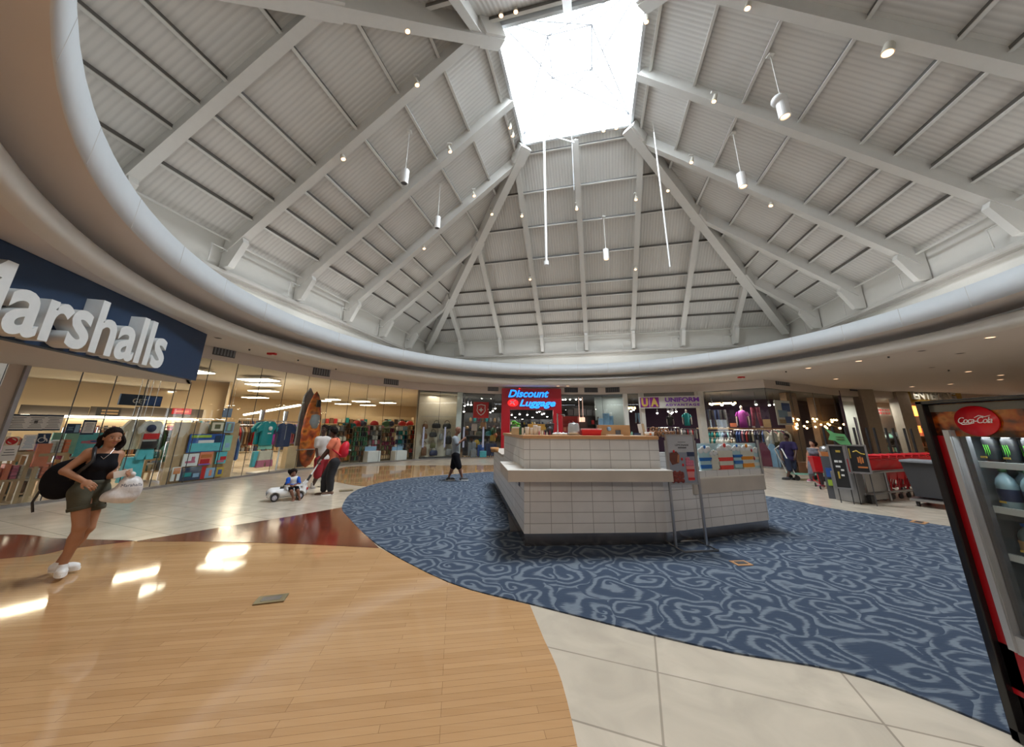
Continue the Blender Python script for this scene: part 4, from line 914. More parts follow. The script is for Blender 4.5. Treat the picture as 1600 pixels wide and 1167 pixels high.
# suitcases
def suitcase(label, x0, y0, x1, y1, back, col, handle=True):
    c, w, h, rz = box_of(x0, y0, x1, y1, back); h = c.z + h if y1 > 705 else h
    if y1 > 705: c.z = 0.02
    t = thing('suitcase', label, 'suitcase', c, rz)
    body = MB(); body.box((0, 0, h * .53), (w, .26, h * .9)); 
    if c.z > .3: MB().box((0, .05, -c.z / 2), (w, .4, c.z)).build('display_block', M['shop_grey'], t)
    for k in range(5): body.box(((k - 2) * w / 5.5, -.135, h * .53), (w / 14, .02, h * .8))
    body.build('shell', pm(col), t, bevel=.03)
    for s in (-1, 1): MB().cyl((s * w * .38 - .02, -.08, .03), (s * w * .38 + .02, -.08, .03), .035, n=8).build('wheel', M['black'], t)
    if handle: MB().tube([(-w * .15, .05, h * .95), (-w * .15, .05, h * 1.12), (w * .15, .05, h * 1.12), (w * .15, .05, h * .95)], .012, 5).build('handle', M['steel'], t)
for a_ in [('tall grey suitcase at the left of the luggage window', 731, 692, 736.5, 715.5, .7, 'grey'), ('second tall grey suitcase in the luggage window', 737, 691, 743, 715.5, .8, 'grey'), ('small pale grey suitcase in front of the tall grey ones', 735, 703, 744, 715.5, .35, 'grey'), ('bright blue suitcase in the luggage window', 746, 695, 756, 716, .7, 'blue'),
    ('turquoise child suitcase with an orange edge', 749.5, 705, 759.5, 716, .35, 'cyan'), ('dark navy suitcase right of the blue one', 758, 693, 766, 716, .8, 'navy'), ('second navy suitcase beside the kiosk edge', 767, 693, 776, 716, .7, 'navy'), ('black suitcase at the left end of the luggage window', 723, 686, 730, 715.5, .9, 'black')]: suitcase(*a_)
shelf_unit(726, 660, 783, 692, 2.2, 3, 8, ['handbag', 'carton', 'handbag'], ['black', 'olive', 'grey', 'tan', 'teal', 'navy', 'cream', 'brown'], 'the shelves behind the red banner', 'dark shelves of bags behind the red banner', m='shop_dark')
shelf_unit(726, 645, 783, 660, 4.5, 1, 9, ['cap'], ['maroon', 'tan', 'brown', 'grey', 'teal'], 'the high shelf behind the red banner', 'high dark shelf behind the red banner', m='shop_dark')
shelf_unit(728, 664, 783, 714, 5.5, 5, 9, ['handbag', 'carton', 'vase'], ['black', 'grey', 'cream', 'navy', 'brown', 'tan'], 'the deep shelves of the luggage window', 'dark shelves deep in the luggage window', m='shop_dark')
for i, (x, y, cl, k) in enumerate([(741, 668, 'white', 'packet'), (755, 665, 'tan', 'packet'), (771, 671, 'green', 'cap'), (773, 679, 'orange', 'vase'), (763, 676, 'teal', 'handbag'), (748, 676, 'olive', 'handbag'), (770, 684, 'yellow', 'packet'), (745, 690, 'yellow', 'cap')]):
    p = S(x, y + 5, 1.5); item(k, cl, p, 0, .38, .3, .4, '%s %s in front of the shelves in the luggage window' % (cl, NOUN[k]), 'bag' if k == 'handbag' else k, None)
for s_i, (x0, x1, bk) in enumerate(((797, 812, 4), (814, 828, 6), (830, 845, 5), (846, 863, 3.5))):
    shelf_unit(x0, 655, x1, 690, bk, 4, 4, ['handbag', 'carton', 'vase'], ['black', 'grey', 'cream', 'navy', 'brown', 'yellow'], 'the %s shelf bay inside the portal' % ORD[s_i], ['first', 'second', 'third', 'fourth'][s_i] + ' dark shelf bay inside the red portal, counted from its left leg', m='shop_dark')
shelf_unit(877, 633, 936, 651, 1.6, 1, 6, ['carton'], ['navy', 'black', 'black', 'grey'], 'the high rack right of the portal', 'high rack of dark cases right of the red portal', m='shop_dark', fill=.95, depth=.5)
shelf_unit(880, 650, 905, 700, 1.2, 4, 4, ['carton', 'handbag'], ['red', 'coral', 'cream', 'red'], 'the red shelves right of the portal', 'red shelves right of the portal', m='red')
shelf_unit(919, 651, 936, 700, 1.2, 4, 3, ['handbag', 'carton'], ['black', 'brown', 'red', 'orange'], 'the dark shelves beside the blue cases', 'dark shelves beside the blue upright cases', m='shop_black')
for i, (x0, x1, y) in enumerate(((903, 908, 652), (908.5, 914, 652))):
    c, w, h, rz = box_of(x0, y, x1, y + 7, 1.4); tag(MB().cyl((0, 0, 0), (0, 0, h), w * .5, n=12).cyl((0, 0, h), (0, 0, 3.58 - c.z), .01, n=6).build('lantern', M['peach_lamp'] if 'peach_lamp' in M else lamp_mat('peach_lamp', (1, .6, .45), 1.2), None, c, rz), ['left', 'right'][i] + ' of two small glowing peach lanterns above the red bin', 'lamp')
for a_ in [('light blue-grey suitcase at the left of three', 936, 653, 944, 690, .5, 'sky'), ('tall blue-grey suitcase in the middle of three', 943, 645, 953, 690, .6, 'sky'), ('blue-grey suitcase at the right of three', 951, 649, 959, 690, .7, 'sky')]:
    suitcase(*a_)
wallrun('wall_pale_display', run(front_pt(930, 640), q975), 0, 3.6, C_('pale_display', (.50, .52, .50), rough=.6), off=1.3)
for x, y, pw_ in ((745, 640, 75), (830, 640, 95), (905, 640, 80)):
    q = Vector(front_pt(x, y)); q = q + q.normalized() * 2.5; area('shop_light', (q.x, q.y, 3.45), 1.2, .15, pw_ * .8, (1, .93, .85))
q = Vector(front_pt(955, 640)); q = q + q.normalized() * .6; area('shop_light', (q.x, q.y, 3.5), .6, .4, 12, (.95, 1, .95))
# ---- clothes shop
uni = run(q975, q1311)
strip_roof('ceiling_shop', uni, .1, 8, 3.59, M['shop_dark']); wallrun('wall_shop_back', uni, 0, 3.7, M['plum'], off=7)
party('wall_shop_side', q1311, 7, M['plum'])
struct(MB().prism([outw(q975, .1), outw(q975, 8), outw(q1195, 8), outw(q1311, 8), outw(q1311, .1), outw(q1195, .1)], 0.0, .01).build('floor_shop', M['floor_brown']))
struct(MB().bar((*outw(q975, -.04), 0), (*outw(q975, -.04), ZG), .22, .2).build('trim_pilaster', M['wall_white']))
C_('post_white', (.62, .60, .55), rough=.5)
for p, nm in ((q1000, 'slim'), (q1093, 'thick')):
    tag(MB().bar((*outw(p, -.15), 0), (*outw(p, -.15), ZG), .30 if nm == 'thick' else .2, .3).build('post', M['post_white']), ('thick off-white post at the right end of the purple lettered sign' if nm == 'thick' else 'slim off-white post at the left end of the purple lettered sign'), 'post')
t, w, h = panel('shop_sign', 'white shop sign with gold UA on purple squares and purple UNIFORM ADVANTAGE lettering', 'sign', 998, 619, 1096, 637.5, -.45, 'post_white', .12, base='board')
MB().box((-w * .40, -.07, h * .5), (w * .15, .02, h * .84)).build('purple_square', pm('purple'), t); MB().box((-w * .24, -.07, h * .5), (w * .15, .02, h * .84)).build('purple_square', pm('purple'), t)
C_('gold', (.55, .36, .08), rough=.35)
text('gold_letter', 'U', M['gold'], t, w=w * .11, h=h * .74, ext=.03, bold=.06, x=-w * .40, y=-.08, z=h * .13); text('gold_letter', 'A', M['gold'], t, w=w * .13, h=h * .74, ext=.03, bold=.05, x=-w * .24, y=-.08, z=h * .13)
pv = C_('sign_violet', (.20, .03, .42), rough=.4)
text('lettering', 'UNIFORM', pv, t, w=w * .53, h=h * .38, ext=.03, bold=.035, x=w * .20, y=-.06, z=h * .50); text('lettering', 'ADVANTAGE', pv, t, w=w * .53, h=h * .2, ext=.03, bold=.03, x=w * .20, y=-.06, z=h * .16, spacing=1.3)
bulbs([(986, 642.5), (990, 640.5)], 2.4, 'tiny spot lamp left of the purple lettered sign', 'spot lamps left of the purple sign'); bulbs([(1027, 645.5), (1049, 646), (1051, 644), (1056.5, 643), (1044, 643)], 3, 'spot lamp under the purple lettered sign', 'spot lamps under the purple sign')
bulbs([(1112, 632), (1128, 632.5), (1145.5, 631.5)], 1.2, 'spot lamp on the yellow bar by the thick post', 'lamps on the yellow bar', r=.07); bulbs([(1181.5, 632), (1202, 633), (1210.5, 632)], 1.6, 'single spot lamp above the purple clothes', 'spot lamps above the purple clothes')
panel('light_bar', 'glowing yellow light bar right of the thick white post', 'light', 1108, 629, 1150, 631.5, 1.3, 'amber', .06)
panel('light_bar', 'short glowing yellow light bar left of the purple lettered sign', 'light', 981, 636, 993, 639, 2.4, 'amber', .06)
def mannequin(label, x0, y0, x1, y1, back, col, legs=None, head=True):
    c, w, h, rz = box_of(x0, y0, x1, y1, back); t = thing('mannequin', label, 'mannequin', c, rz)
    k = h; sk = C_('mannequin_skin', (.55, .53, .5), rough=.5)
    if legs:
        for s in (-1, 1): MB().tube([(s * k * .10, 0, k * .99), (s * k * .12, 0, k * .5), (s * k * .17, 0, k * .08)], [k * .10, k * .085, k * .07], 10).build('trouser_leg', pm(col), t); MB().box((s * k * .17, -.04, k * .03), (k * .09, .2, k * .07)).build('foot', sk, t)
        return t
    MB().lathe([(0, 0), (.17 * k, 0), (.15 * k, .28 * k), (.19 * k, .62 * k), (.13 * k, .76 * k), (.05 * k, .80 * k)], n=14, M=Matrix.Diagonal((1, .6, 1, 1))).build('garment_body', pm(col), t)
    for s in (-1, 1):
        MB().tube([(s * .16 * k, 0, .70 * k), (s * .23 * k, 0, .52 * k)], [.065 * k, .07 * k], 8).build('sleeve', pm(col), t); MB().tube([(s * .23 * k, 0, .54 * k), (s * .25 * k, -.03, .3 * k), (s * .24 * k, -.05, .08 * k)], [.035 * k, .03 * k, .02 * k], 6).build('arm', sk, t)
    MB().tube([(0, 0, .78 * k), (0, 0, .86 * k)], .05 * k, 8).build('neck', sk, t)
    if head: MB().ball((0, 0, .93 * k), (.06 * k, .07 * k, .085 * k), 10, 8).build('head', sk, t)
    return t
mannequin('mannequin in a bright magenta tunic on the high shelf', 1152, 634, 1168, 668, 2.2, 'purple'); mannequin('mannequin in a teal tunic under the purple sign', 1063, 640, 1083, 665, 1.8, 'teal'); mannequin('mannequin in black beside the teal one', 1040, 645, 1054, 665, 2.0, 'black')
mannequin('pair of plum trousers on a half mannequin on the high shelf', 1172, 636, 1192, 668, 2.2, 'maroon', True); mannequin('pair of pale blue trousers on a half mannequin left of the purple sign', 991, 645, 1001, 661, 1.6, 'sky', True)
for i, (x, cl) in enumerate(((1105, 'navy'), (1113, 'black'), (1121, 'navy'), (1130, 'black'))): mannequin('%s pair of %s trousers on half mannequins on the high shelf' % (['first', 'second', 'third', 'fourth'][i], cl), x - 3.5, 640, x + 3.5, 669, 2.4, cl, True)
panel('price_card', 'small red price card beside the magenta mannequin', 'card', 1141, 661, 1151, 667, 2.0, 'coral', .03); panel('handbag_display', 'beige bag shape on the high shelf right of the plum trousers', 'bag', 1193, 655, 1205, 668, 2.0, 'tan', .15)
t, w, h = panel('poster', 'blue and white poster standing at the corner of the clothes shop', 'poster', 1213, 626, 1236, 664, .4, 'white', .04, parts=[('picture', .1, .3, .7, .6, 'sky', .01), ('picture', .4, .55, .95, .9, 'blue', .01), ('picture', .5, .08, .9, .35, 'blue', .012), ('picture', .1, .06, .5, .22, 'tan', .012)])
panel('high_shelf', 'long high shelf carrying the mannequins above the clothes racks', 'shelf', 1090, 668.5, 1240, 671, 1.9, 'tan', .6, base='board')
for x0, x1, y0, y1, bk, pal, wh, gl in [(1096, 1145, 674, 700, 1.6, ['navy', 'sky', 'teal', 'tan', 'grey'], 'the blue rack right of the thick post', .55), (1148, 1196, 672, 700, 1.6, ['pink', 'black', 'cream', 'blue', 'red', 'navy'], 'the pink rack under the magenta mannequin', .6), (1196, 1232, 672, 700, 1.4, ['mint', 'pink', 'white', 'navy', 'cream'], 'the mixed rack under the poster', .6),
    (1100, 1150, 684, 706, .9, ['tan', 'teal', 'white', 'cream', 'grey'], 'the low pale rack at the clothes glass', .5), (1005, 1062, 668, 690, 2.0, ['black', 'grey', 'brown', 'maroon'], 'the dark rack under the purple sign', .6), (1064, 1095, 670, 690, 1.8, ['white', 'red', 'black', 'grey'], 'the short rack beside the thick post', .55), (1150, 1200, 695, 715, .7, ['navy', 'blue', 'black', 'maroon', 'teal'], 'the low navy rack at the clothes glass', .55)]:
    rack(x0, y0, x1, y1, bk, 12, pal, wh, 'chrome clothes rack, ' + wh.replace('the ', '', 1), gl)
for i, (x0, y0, x1, y1, c) in enumerate([(1183, 689, 1205, 734, 'maroon'), (1199, 690, 1218, 736, 'sky'), (1216, 690, 1228, 734, 'black')]):
    cc, w, h, rz = box_of(x0, y0, x1, y1, .5); item('garment', c, cc, rz, w, .3, h * .92, 'long %s gown hanging in the clothes window near the corner' % c, 'gown', None)
for i, (x, y, c) in enumerate([(1205, 690, 'white'), (1210, 682, 'mint'), (1222, 684, 'cream'), (1215, 694, 'olive'), (1228, 690, 'mint')]):
    p = S(x, y + 12, .9); item('garment', 'white' if c == 'mint' and i < 3 else c, (p.x, p.y, p.z), .3, .34, .2, .6, '%s blouse hanging above the long gowns' % (c if i < 4 else 'rightmost mint'), 'blouse', None)
for x, y, pw_ in ((1045, 640, 60), (1150, 640, 110), (1240, 640, 70)):
    q = Vector(front_pt(x, y)); q = q + q.normalized() * 2.2; area('shop_light', (q.x, q.y, 3.4), 1.2, .15, pw_, (1, .9, .8))
# brown timber pier, chandeliers
C_('timber', (.23, .14, .075), rough=.5, var=.2, scale=2)
for x0, x1, lb in ((1234, 1250, 'timber pier behind the clothes shop corner, left of the gold lamps'), (1276, 1312, 'broad timber panel behind the gold lamps')):
    c, w, h, rz = box_of(x0, 614, x1, 736, 1.2 if x0 < 1240 else 3); c.z = 0
    tag(MB().box((0, 0, 1.78), (w, .3, 3.56)).build('timber_pier', M['timber'], None, c, rz), lb, 'pier')
for (cx_, cy_, lb) in ((1243, 662, 'small chandelier of gold bulbs beside the timber pier'), (1288, 662, 'large chandelier of gold bulbs above the green arrow sign')):
    p = S(cx_, cy_, 1.6 if cx_ > 1250 else .7); t = thing('chandelier', lb, 'chandelier', p)
    MB().tube([(0, 0, 0), (0, 0, 3.5 - p.z)], .01, 5).build('cord', M['black'], t); wide = 1.15 if cx_ > 1250 else .3
    m_ = MB()
    for k in range(18 if wide > .5 else 9):
        a = k * 2.4; r = wide * math.sqrt((k + .5) / 18); q = (r * math.cos(a), r * math.sin(a) * .6, .25 * math.sin(k * 1.7)); m_.tube([(0, 0, .1), q], .008, 4)
        MB().ball(q, .055, 8, 6).build('bulb', M['warm_bulb'], t)
    m_.build('arms', M['gold'], t)
# far right: pillars, pale glass rooms
for a, b, lb in ((q1343, q1358, ''), (q1396, q1412, '')):
    pa, pb = Vector(a), Vector(b); struct(MB().bar((*pa.lerp(pb, .5), 0), (*pa.lerp(pb, .5), ZC), (pb - pa).length, .5).build('wall_pillar', C_('stone', (.42, .36, .29), rough=.6, var=.08)))
fr = run(q1311, q1412); wallrun('wall_far_room', fr, 0, 3.7, C_('far_room', (.42, .43, .40), rough=.7), off=5); strip_roof('ceiling_far_room', fr, .1, 5.2, 3.6, M['store_ceiling'])
q = Vector(front_pt(1360, 640)); q = q + q.normalized() * 2.5; area('shop_light', (q.x, q.y, 3.4), 1.4, .2, 120, (1, .95, .85))
panel('neon_tube', 'slanting white tube light in the pale room behind the black posts', 'light', 1340, 652, 1342.5, 700, 2.5, 'slat_white', .06)
t, w, h = panel('wall_text', 'red two-line lettering on the pale far wall between the pillars', 'sign', 1364, 637, 1392, 649, 3.0, 'far_room', .04); [MB().box((w * u, -.03, h * v), (w * .1, .01, h * .26)).build('lettering', M['red'], t) for v in (.28, .7) for u in (-.4, -.25, -.1, .05, .2, .35)]
shelf_unit(1374, 675, 1410, 712, 2.6, 4, 6, ['vase', 'carton', 'handbag'], ['mint', 'white', 'black', 'sky', 'tan'], 'the glass shelves behind the black posts', 'glass shelves behind the black posts at the far pillar', m='shop_dark')
shelf_unit(1416, 664, 1462, 705, 2.5, 3, 6, ['carton', 'handbag', 'carton'], ['orange', 'coral', 'brown', 'maroon', 'yellow'], 'the orange shop shelves', 'warm lit shelves at the far right beside the fridge', m='timber')
wallrun('wall_far_shop', run(q1412, pend), 0, 4.0, M['timber'], off=3.2)
for x0, x1, y0, y1, lb in ((1421, 1445, 634, 650, 'large'), (1424, 1438, 665, 676, 'small')):
    panel('lit_box', lb + ' glowing orange light box under the far metal letters', 'light box', x0, y0, x1, y1, 2.2, lamp_mat('lit_orange', (1, .35, .06), 1.4).name, .1)
t, w, h = panel('facade_sign', 'yellow facade board with raised silver letters reading ENTERING', 'sign', 1411, 605, 1500, 630, -.4, 'gold', .1, base='board')
text('lettering', 'ENTERING', C_('letter_silver', (.55, .55, .5), rough=.7), t, w=w * .74, h=h * .5, ext=.12, bold=.03, x=-w * .02, y=-.06, z=h * .2)
q = Vector(front_pt(1450, 640)); q = q + q.normalized() * 1.2; area('shop_light', (q.x, q.y, 3.3), 1.4, .2, 60, (1, .7, .45))
# ================================================================ CART CORRAL, BOARDS, CARTS
def P2(x, y, z=0): return Vector(at(x, y, z))
def upright(x0, y0, x1, y1, D, th=.05):
    """box of an upright panel whose base centre stands at horizontal distance D along its line of sight"""
    def q(x, y): r = R(x, y); t = D / r.xy.length; return Vector((r.x * t, r.y * t, H + r.z * t))
    a, b = q(x0, (y0 + y1) / 2), q(x1, (y0 + y1) / 2); c = (a + b) / 2; return Vector((c.x, c.y, q((x0 + x1) / 2, y1).z)), (b.xy - a.xy).length, q((x0 + x1) / 2, y0).z - q((x0 + x1) / 2, y1).z, math.atan2(b.y - a.y, b.x - a.x)
K0 = Vector((8.2, 8.5, 0)); K1 = Vector((11.7, 9.75, 0))
kd = (K1 - K0).normalized(); krz = math.atan2(kd.y, kd.x); kn = Vector((-kd.y, kd.x, 0))
def KL(u, v, z=0): return K0 + kd * u + kn * v + Vector((0, 0, z))
t = thing('cart_corral', 'long steel cart corral with an end cabinet beyond the carpet', 'corral', KL(0, 0), krz)
MB().box((.14, .25, .34), (.28, .50, .66)).build('end_cabinet', M['steel'], t, bevel=.01); MB().box((.75, .02, .36), (.8, .03, .62)).build('side_panel', C_('brushed', (.30, .28, .26), rough=.5), t)
for v in (0, .64):
    MB().tube([(.2, v, .68), (4.4, v, .68)], .035, 8).build('top_rail', M['steel'], t); MB().tube([(.2, v, .2), (4.4, v, .2)], .03, 8).build('bottom_rail', M['steel'], t)
    for u in (1.2, 2.3, 2.5, 3.4, 4.4): MB().tube([(u, v, .68), (u, v, .0)], .03, 8).build('post', M['steel'], t)
MB().box((.30, -.03, .09), (.14, .10, .18)).build('rubber_bumper', M['black'], t)
def cart(label, loc, rz, group=None):
    t = thing('shopping_cart', label, 'cart', loc, rz, group); R_ = C_('cart_red', (.55, .008, .015), rough=.35)
    b = MB(); b.add([(-.30, -.22, .45), (.36, -.24, .55), (.36, .24, .55), (-.30, .22, .45), (-.42, -.27, .92), (.42, -.26, .98), (.42, .26, .98), (-.42, .27, .92)], [(0, 1, 2, 3), (0, 4, 5, 1), (1, 5, 6, 2), (2, 6, 7, 3), (3, 7, 4, 0)]); b.build('basket', R_, t).modifiers.new('s', 'SOLIDIFY').thickness = .012
    MB().tube([(-.42, -.27, .93), (.42, -.26, .99), (.42, .26, .99), (-.42, .27, .93)], .018, 6, True).build('rim', R_, t)
    MB().tube([(-.42, -.27, .95), (-.55, -.25, 1.03), (-.55, .25, 1.03), (-.42, .27, .95)], .018, 6).build('handle', R_, t); MB().box((-.43, 0, .86), (.02, .3, .1)).build('label_plate', M['white'], t)
    for s in (-1, 1): MB().tube([(-.36, s * .24, .9), (-.30, s * .24, .2), (.38, s * .2, .16), (.2, s * .2, .45)], .016, 6).build('chassis', R_, t)
    for u in (-.3, .38):
        for s in (-1, 1): MB().cyl((u, s * .22 - .015, .06), (u, s * .22 + .015, .06), .06, n=12).build('wheel', M['black'], t)
    return t
c0 = cart('first red shopping cart of the corral row, beside the end cabinet', KL(.85, .32), krz + math.pi, 'red carts in the corral')
for k in range(1, 10): dup(c0, KL(.85 + k * .36, .32, .0), krz + math.pi, '%s red shopping cart of the corral row, counted from the end cabinet' % ORD[k])
for k in range(10):
    p = KL(.75 + k * .5, .85 + .05 * (k % 2))
    tag(MB().tube([(0, 0, 0), (0, 0, 1.75)], .03, 8).build('barrier_post', M['black'], None, p), 'tall thin black post behind the red carts, %s from the left' % ORD[k], 'post', 'black posts behind the carts')
# black and yellow directory boards and green arrow on the end
def board(label, x0, y0, x1, y1, D, ptx):
    c, w, h, rz = upright(x0, y0, x1, y1, D); t = thing('directory_board', label, 'sign', c, rz)
    MB().box((0, 0, h / 2), (w, .05, h)).build('sheet', M['black'], t)
    mb = MB(); f = .035
    for cc_, dd_ in (((-w / 2, 0, h / 2), (f, .08, h + f)), ((w / 2, 0, h / 2), (f, .08, h + f)), ((0, 0, 0), (w, .08, f)), ((0, 0, h), (w, .08, f))): mb.box(cc_, dd_)
    mb.build('frame', M['steel'], t); ptx(t, w, h)
    for q in (-.4, .4): MB().bar((q * w, .03, 0), (q * w, .03, -c.z), .02, .02).build('leg', M['dark'], t)
    return t
def tx1(t, w, h):
    for u, v, ww, hh_, mm in ((.1, .86, .3, .05, 'yellow'), (-.15, .62, .24, .05, 'white'), (.12, .62, .2, .05, 'white'), (-.1, .5, .3, .04, 'white'), (.14, .42, .2, .04, 'white'), (-.15, .3, .12, .16, 'yellow'), (.1, .3, .2, .04, 'white')): MB().box((u * w, -.03, v * h), (ww * w, .01, hh_ * h)).build('print', pm(mm), t)
def tx2(t, w, h):
    MB().tube([(-.2 * w, -.03, .75 * h), (0, -.03, .8 * h), (.2 * w, -.03, .7 * h), (.4 * w, -.03, .68 * h)], .015, 5).build('yellow_line', pm('yellow'), t)
    MB().box((-.38 * w, -.03, .7 * h), (.07 * w, .01, .36 * h)).build('print', pm('yellow'), t); [MB().box((w * u, -.03, h * .46), (w * .08, .01, h * (.2 + .06 * (k % 2)))).build('print', pm('orange'), t) for k, u in enumerate((.0, .11, .22))]; MB().box((.15 * w, -.03, .2 * h), (.5 * w, .01, .06 * h)).build('print', pm('orange'), t)
board('black directory board with white print in a steel frame, left of two', 1300, 696, 1324, 762, 11.6, tx1); board('black directory board with yellow lines in a steel frame, right of two', 1326, 696, 1356, 738, 11.7, tx2)
c, w, h, rz = upright(1290, 667, 1327, 695, 11.1); t = thing('arrow_sign', 'bright green arrow-shaped sign above the black directory boards', 'sign', c, rz)
MB().slab([(-.5 * w, 1.0 * h), (-.1 * w, .66 * h), (.32 * w, .60 * h), (.5 * w, 0), (.05 * w, .02 * h), (-.14 * w, .22 * h), (-.42 * w, .28 * h), (-.30 * w, .58 * h)], -.02, .02).build('arrow_board', C_('arrow_green', (.14, .42, .16), rough=.5), t)
for v in (.45, .32): MB().box((.1 * w, -.025, v * h), (.35 * w, .01, .03 * h)).build('print', pm('olive'), t)
MB().tube([(.2 * w, .0, .1 * h), (.2 * w, 0, -.3)], .015, 5).build('stem', M['steel'], t)
# bin trolley at the fridge edge
p = P2(1470, 792); t = thing('bin_trolley', 'black bin with a grey lid on a wheeled trolley beside the fridge', 'bin', p, .5)
mb = MB(); mb.add([(-.28, -.28, .2), (.28, -.28, .2), (.28, .28, .2), (-.28, .28, .2), (-.36, -.36, .95), (.36, -.36, .95), (.36, .36, .95), (-.36, .36, .95)], [(3, 2, 1, 0), (0, 1, 5, 4), (1, 2, 6, 5), (2, 3, 7, 6), (3, 0, 4, 7), (4, 5, 6, 7)]); mb.build('bin_body', M['dark'], t)
MB().box((0, 0, .97), (.8, .75, .05)).build('lid', pm('grey'), t, bevel=.01); MB().box((0, 0, .14), (.9, .7, .05)).build('platform', M['steel'], t)
for u in (-.35, .35):
    for s in (-.25, .25): MB().cyl((u, s - .02, .07), (u, s + .02, .07), .07, n=12).build('wheel', M['black'], t)
# counter unit with snacks behind the woman with the cart
c, w, h, rz = upright(1288, 690, 1303, 775, 12.2); c.z = 0
t = thing('snack_counter', 'dark snack counter with a domed glass lid behind the directory boards', 'counter', c, rz)
MB().box((0, .2, .5), (w * 1.3, .5, 1.0)).build('counter_body', M['charcoal'], t); MB().box((0, -.06, .62), (w * .8, .02, .22)).build('front_picture', pm('blue'), t); MB().box((0, -.06, .38), (w * .8, .02, .14)).build('front_picture', pm('lime'), t)
MB().lathe([(.12, 0), (.12, .06), (.09, .12), (0, .15)], (0, .2, 1.12), 16).build('glass_dome', M['steel'], t); MB().box((0, .2, 1.06), (w, .4, .1)).build('amber_tray', pm('orange'), t)
# floor outlet plates
for (x, y, w_, d_, a_, mm, lb) in ((424, 936, .16, .10, .3, 'brass', 'small brass floor outlet plate set in the maple floor'), (1158, 880, .13, .1, .1, 'copper', 'small copper floor outlet plate set in the carpet beside the sign stand'), (1436, 816, .16, .12, .5, 'copper', 'small brown floor outlet plate in the tile beside the carpet edge'), (541, 766, .2, .14, .5, 'brass', 'small brown floor outlet plate in the tile behind the family')):
    C_('brass', (.32, .27, .16), rough=.35, metal=.6); C_('copper', (.42, .22, .10), rough=.4)
    p = P2(x, y, .012); t = thing('floor_outlet', lb, 'outlet', p, a_); MB().box((0, 0, .003), (w_ * 1.6, d_ * 1.6, .006)).build('plate', M[mm], t); MB().box((0, 0, .007), (w_ * 1.0, d_ * .8, .004)).build('hatch', M['dark'] if mm != 'brass' else M['steel'], t)

area('facade_light', (*outw(front_pt(1450, 620), -1.2), 3.9), 1.2, .15, 7, (1, .9, .75), (0, 0, 0))  # extra lamp added to brighten the lettered facade board
# ================================================================ KIOSK
M['kiosk_tile'] = tile_mat('kiosk_tile', (.70, .69, .68), (.66, .65, .64), .33, .145, (.34, .33, .32), .35, .005, axes='XZ', noise=.1)
M['counter_wood'] = plank_mat('counter_wood', (.56, .30, .13), (.50, .26, .11), (.62, .36, .18), .5, 3, .35)
M['stone_shelf'] = mat('stone_shelf', (.50, .45, .39), .4, var=.12, scale=2.5); M['shelf_top'] = mat('shelf_top', (.78, .75, .70), .3, var=.03)
def band(pts, z0, z1, th, off=0):
    """wall of thickness th inside the left-to-right line pts (inside = away from the viewer), pushed 'off' outwards"""
    n = len(pts); nor = []
    for a, b in zip(pts, pts[1:]):
        d = (Vector(b) - Vector(a)).normalized(); nor.append(Vector((-d.y, d.x)))
    def vn(i):
        if i == 0: return nor[0]
        if i == n - 1: return nor[-1]
        v = nor[i - 1] + nor[i]; v.normalize(); return v / max(.3, v.dot(nor[i]))
    out = [Vector(p) - vn(i) * off for i, p in enumerate(pts)]; inn = [Vector(p) + vn(i) * (th - off) for i, p in enumerate(pts)]
    mb = MB(); 
    for i in range(n - 1):
        mb.prism([tuple(out[i]), tuple(out[i + 1]), tuple(inn[i + 1]), tuple(inn[i])], z0, z1)
    return mb
K_ = [(-.52, 10.8), (.20, 5.32), (2.31, 5.46), (4.37, 6.22), (4.9, 10.4), (-.4, 11.0)]
t = thing('kiosk', 'large white tiled kiosk with a wooden bar top standing on the blue carpet', 'kiosk', (0, 0, .012))
band(K_ + [K_[0]], .16, .98, .12).build('tiled_base_wall', M['kiosk_tile'], t)
band([(-.515, 10.7), (.21, 5.335), (2.31, 5.475), (4.355, 6.235), (4.8, 10.3)], 0, .16, .08).build('toe_kick', C_('kick_steel', (.42, .38, .36), rough=.22, metal=1, var=.2, scale=1.5), t)
UP = [(-.16, 8.1), (.20, 5.32), (2.30, 5.459)]
band(UP, .98, 1.47, .12).build('tiled_upper_wall', M['kiosk_tile'], t)
band(UP, 1.465, 1.515, .45, .03).build('bar_top', M['counter_wood'], t, bevel=.004)
LCt = [(.08, 6.35), (.20, 5.32), (2.34, 5.462)]
band(LCt, .885, 1.035, .27, .27).build('counter_shelf', M['stone_shelf'], t, bevel=.004); band(LCt, 1.035, 1.043, .30, .275).build('shelf_surface', M['shelf_top'], t)
RC = [(2.36, 5.50), (4.37, 6.22), (4.62, 8.2)]
band([(2.85, 5.66), (4.37, 6.22), (4.62, 8.2)], .64, .872, .5, .03).build('counter_shelf', M['stone_shelf'], t, bevel=.01); band(RC, .872, .885, .6, .035).build('shelf_surface', M['shelf_top'], t)
band([(2.31, 5.46), (2.85, 5.66)], .5, .872, .3).build('tiled_side_wall', M['kiosk_tile'], t)
band([(-.50, 10.6), (-.17, 8.15)], .98, 1.035, .5, .04).build('side_counter', M['stone_shelf'], t)
struct(MB().prism([(0, 6), (4.1, 6.6), (4.5, 10), (-.2, 10.5)], .0, .03).build('floor_kiosk', M['charcoal']))
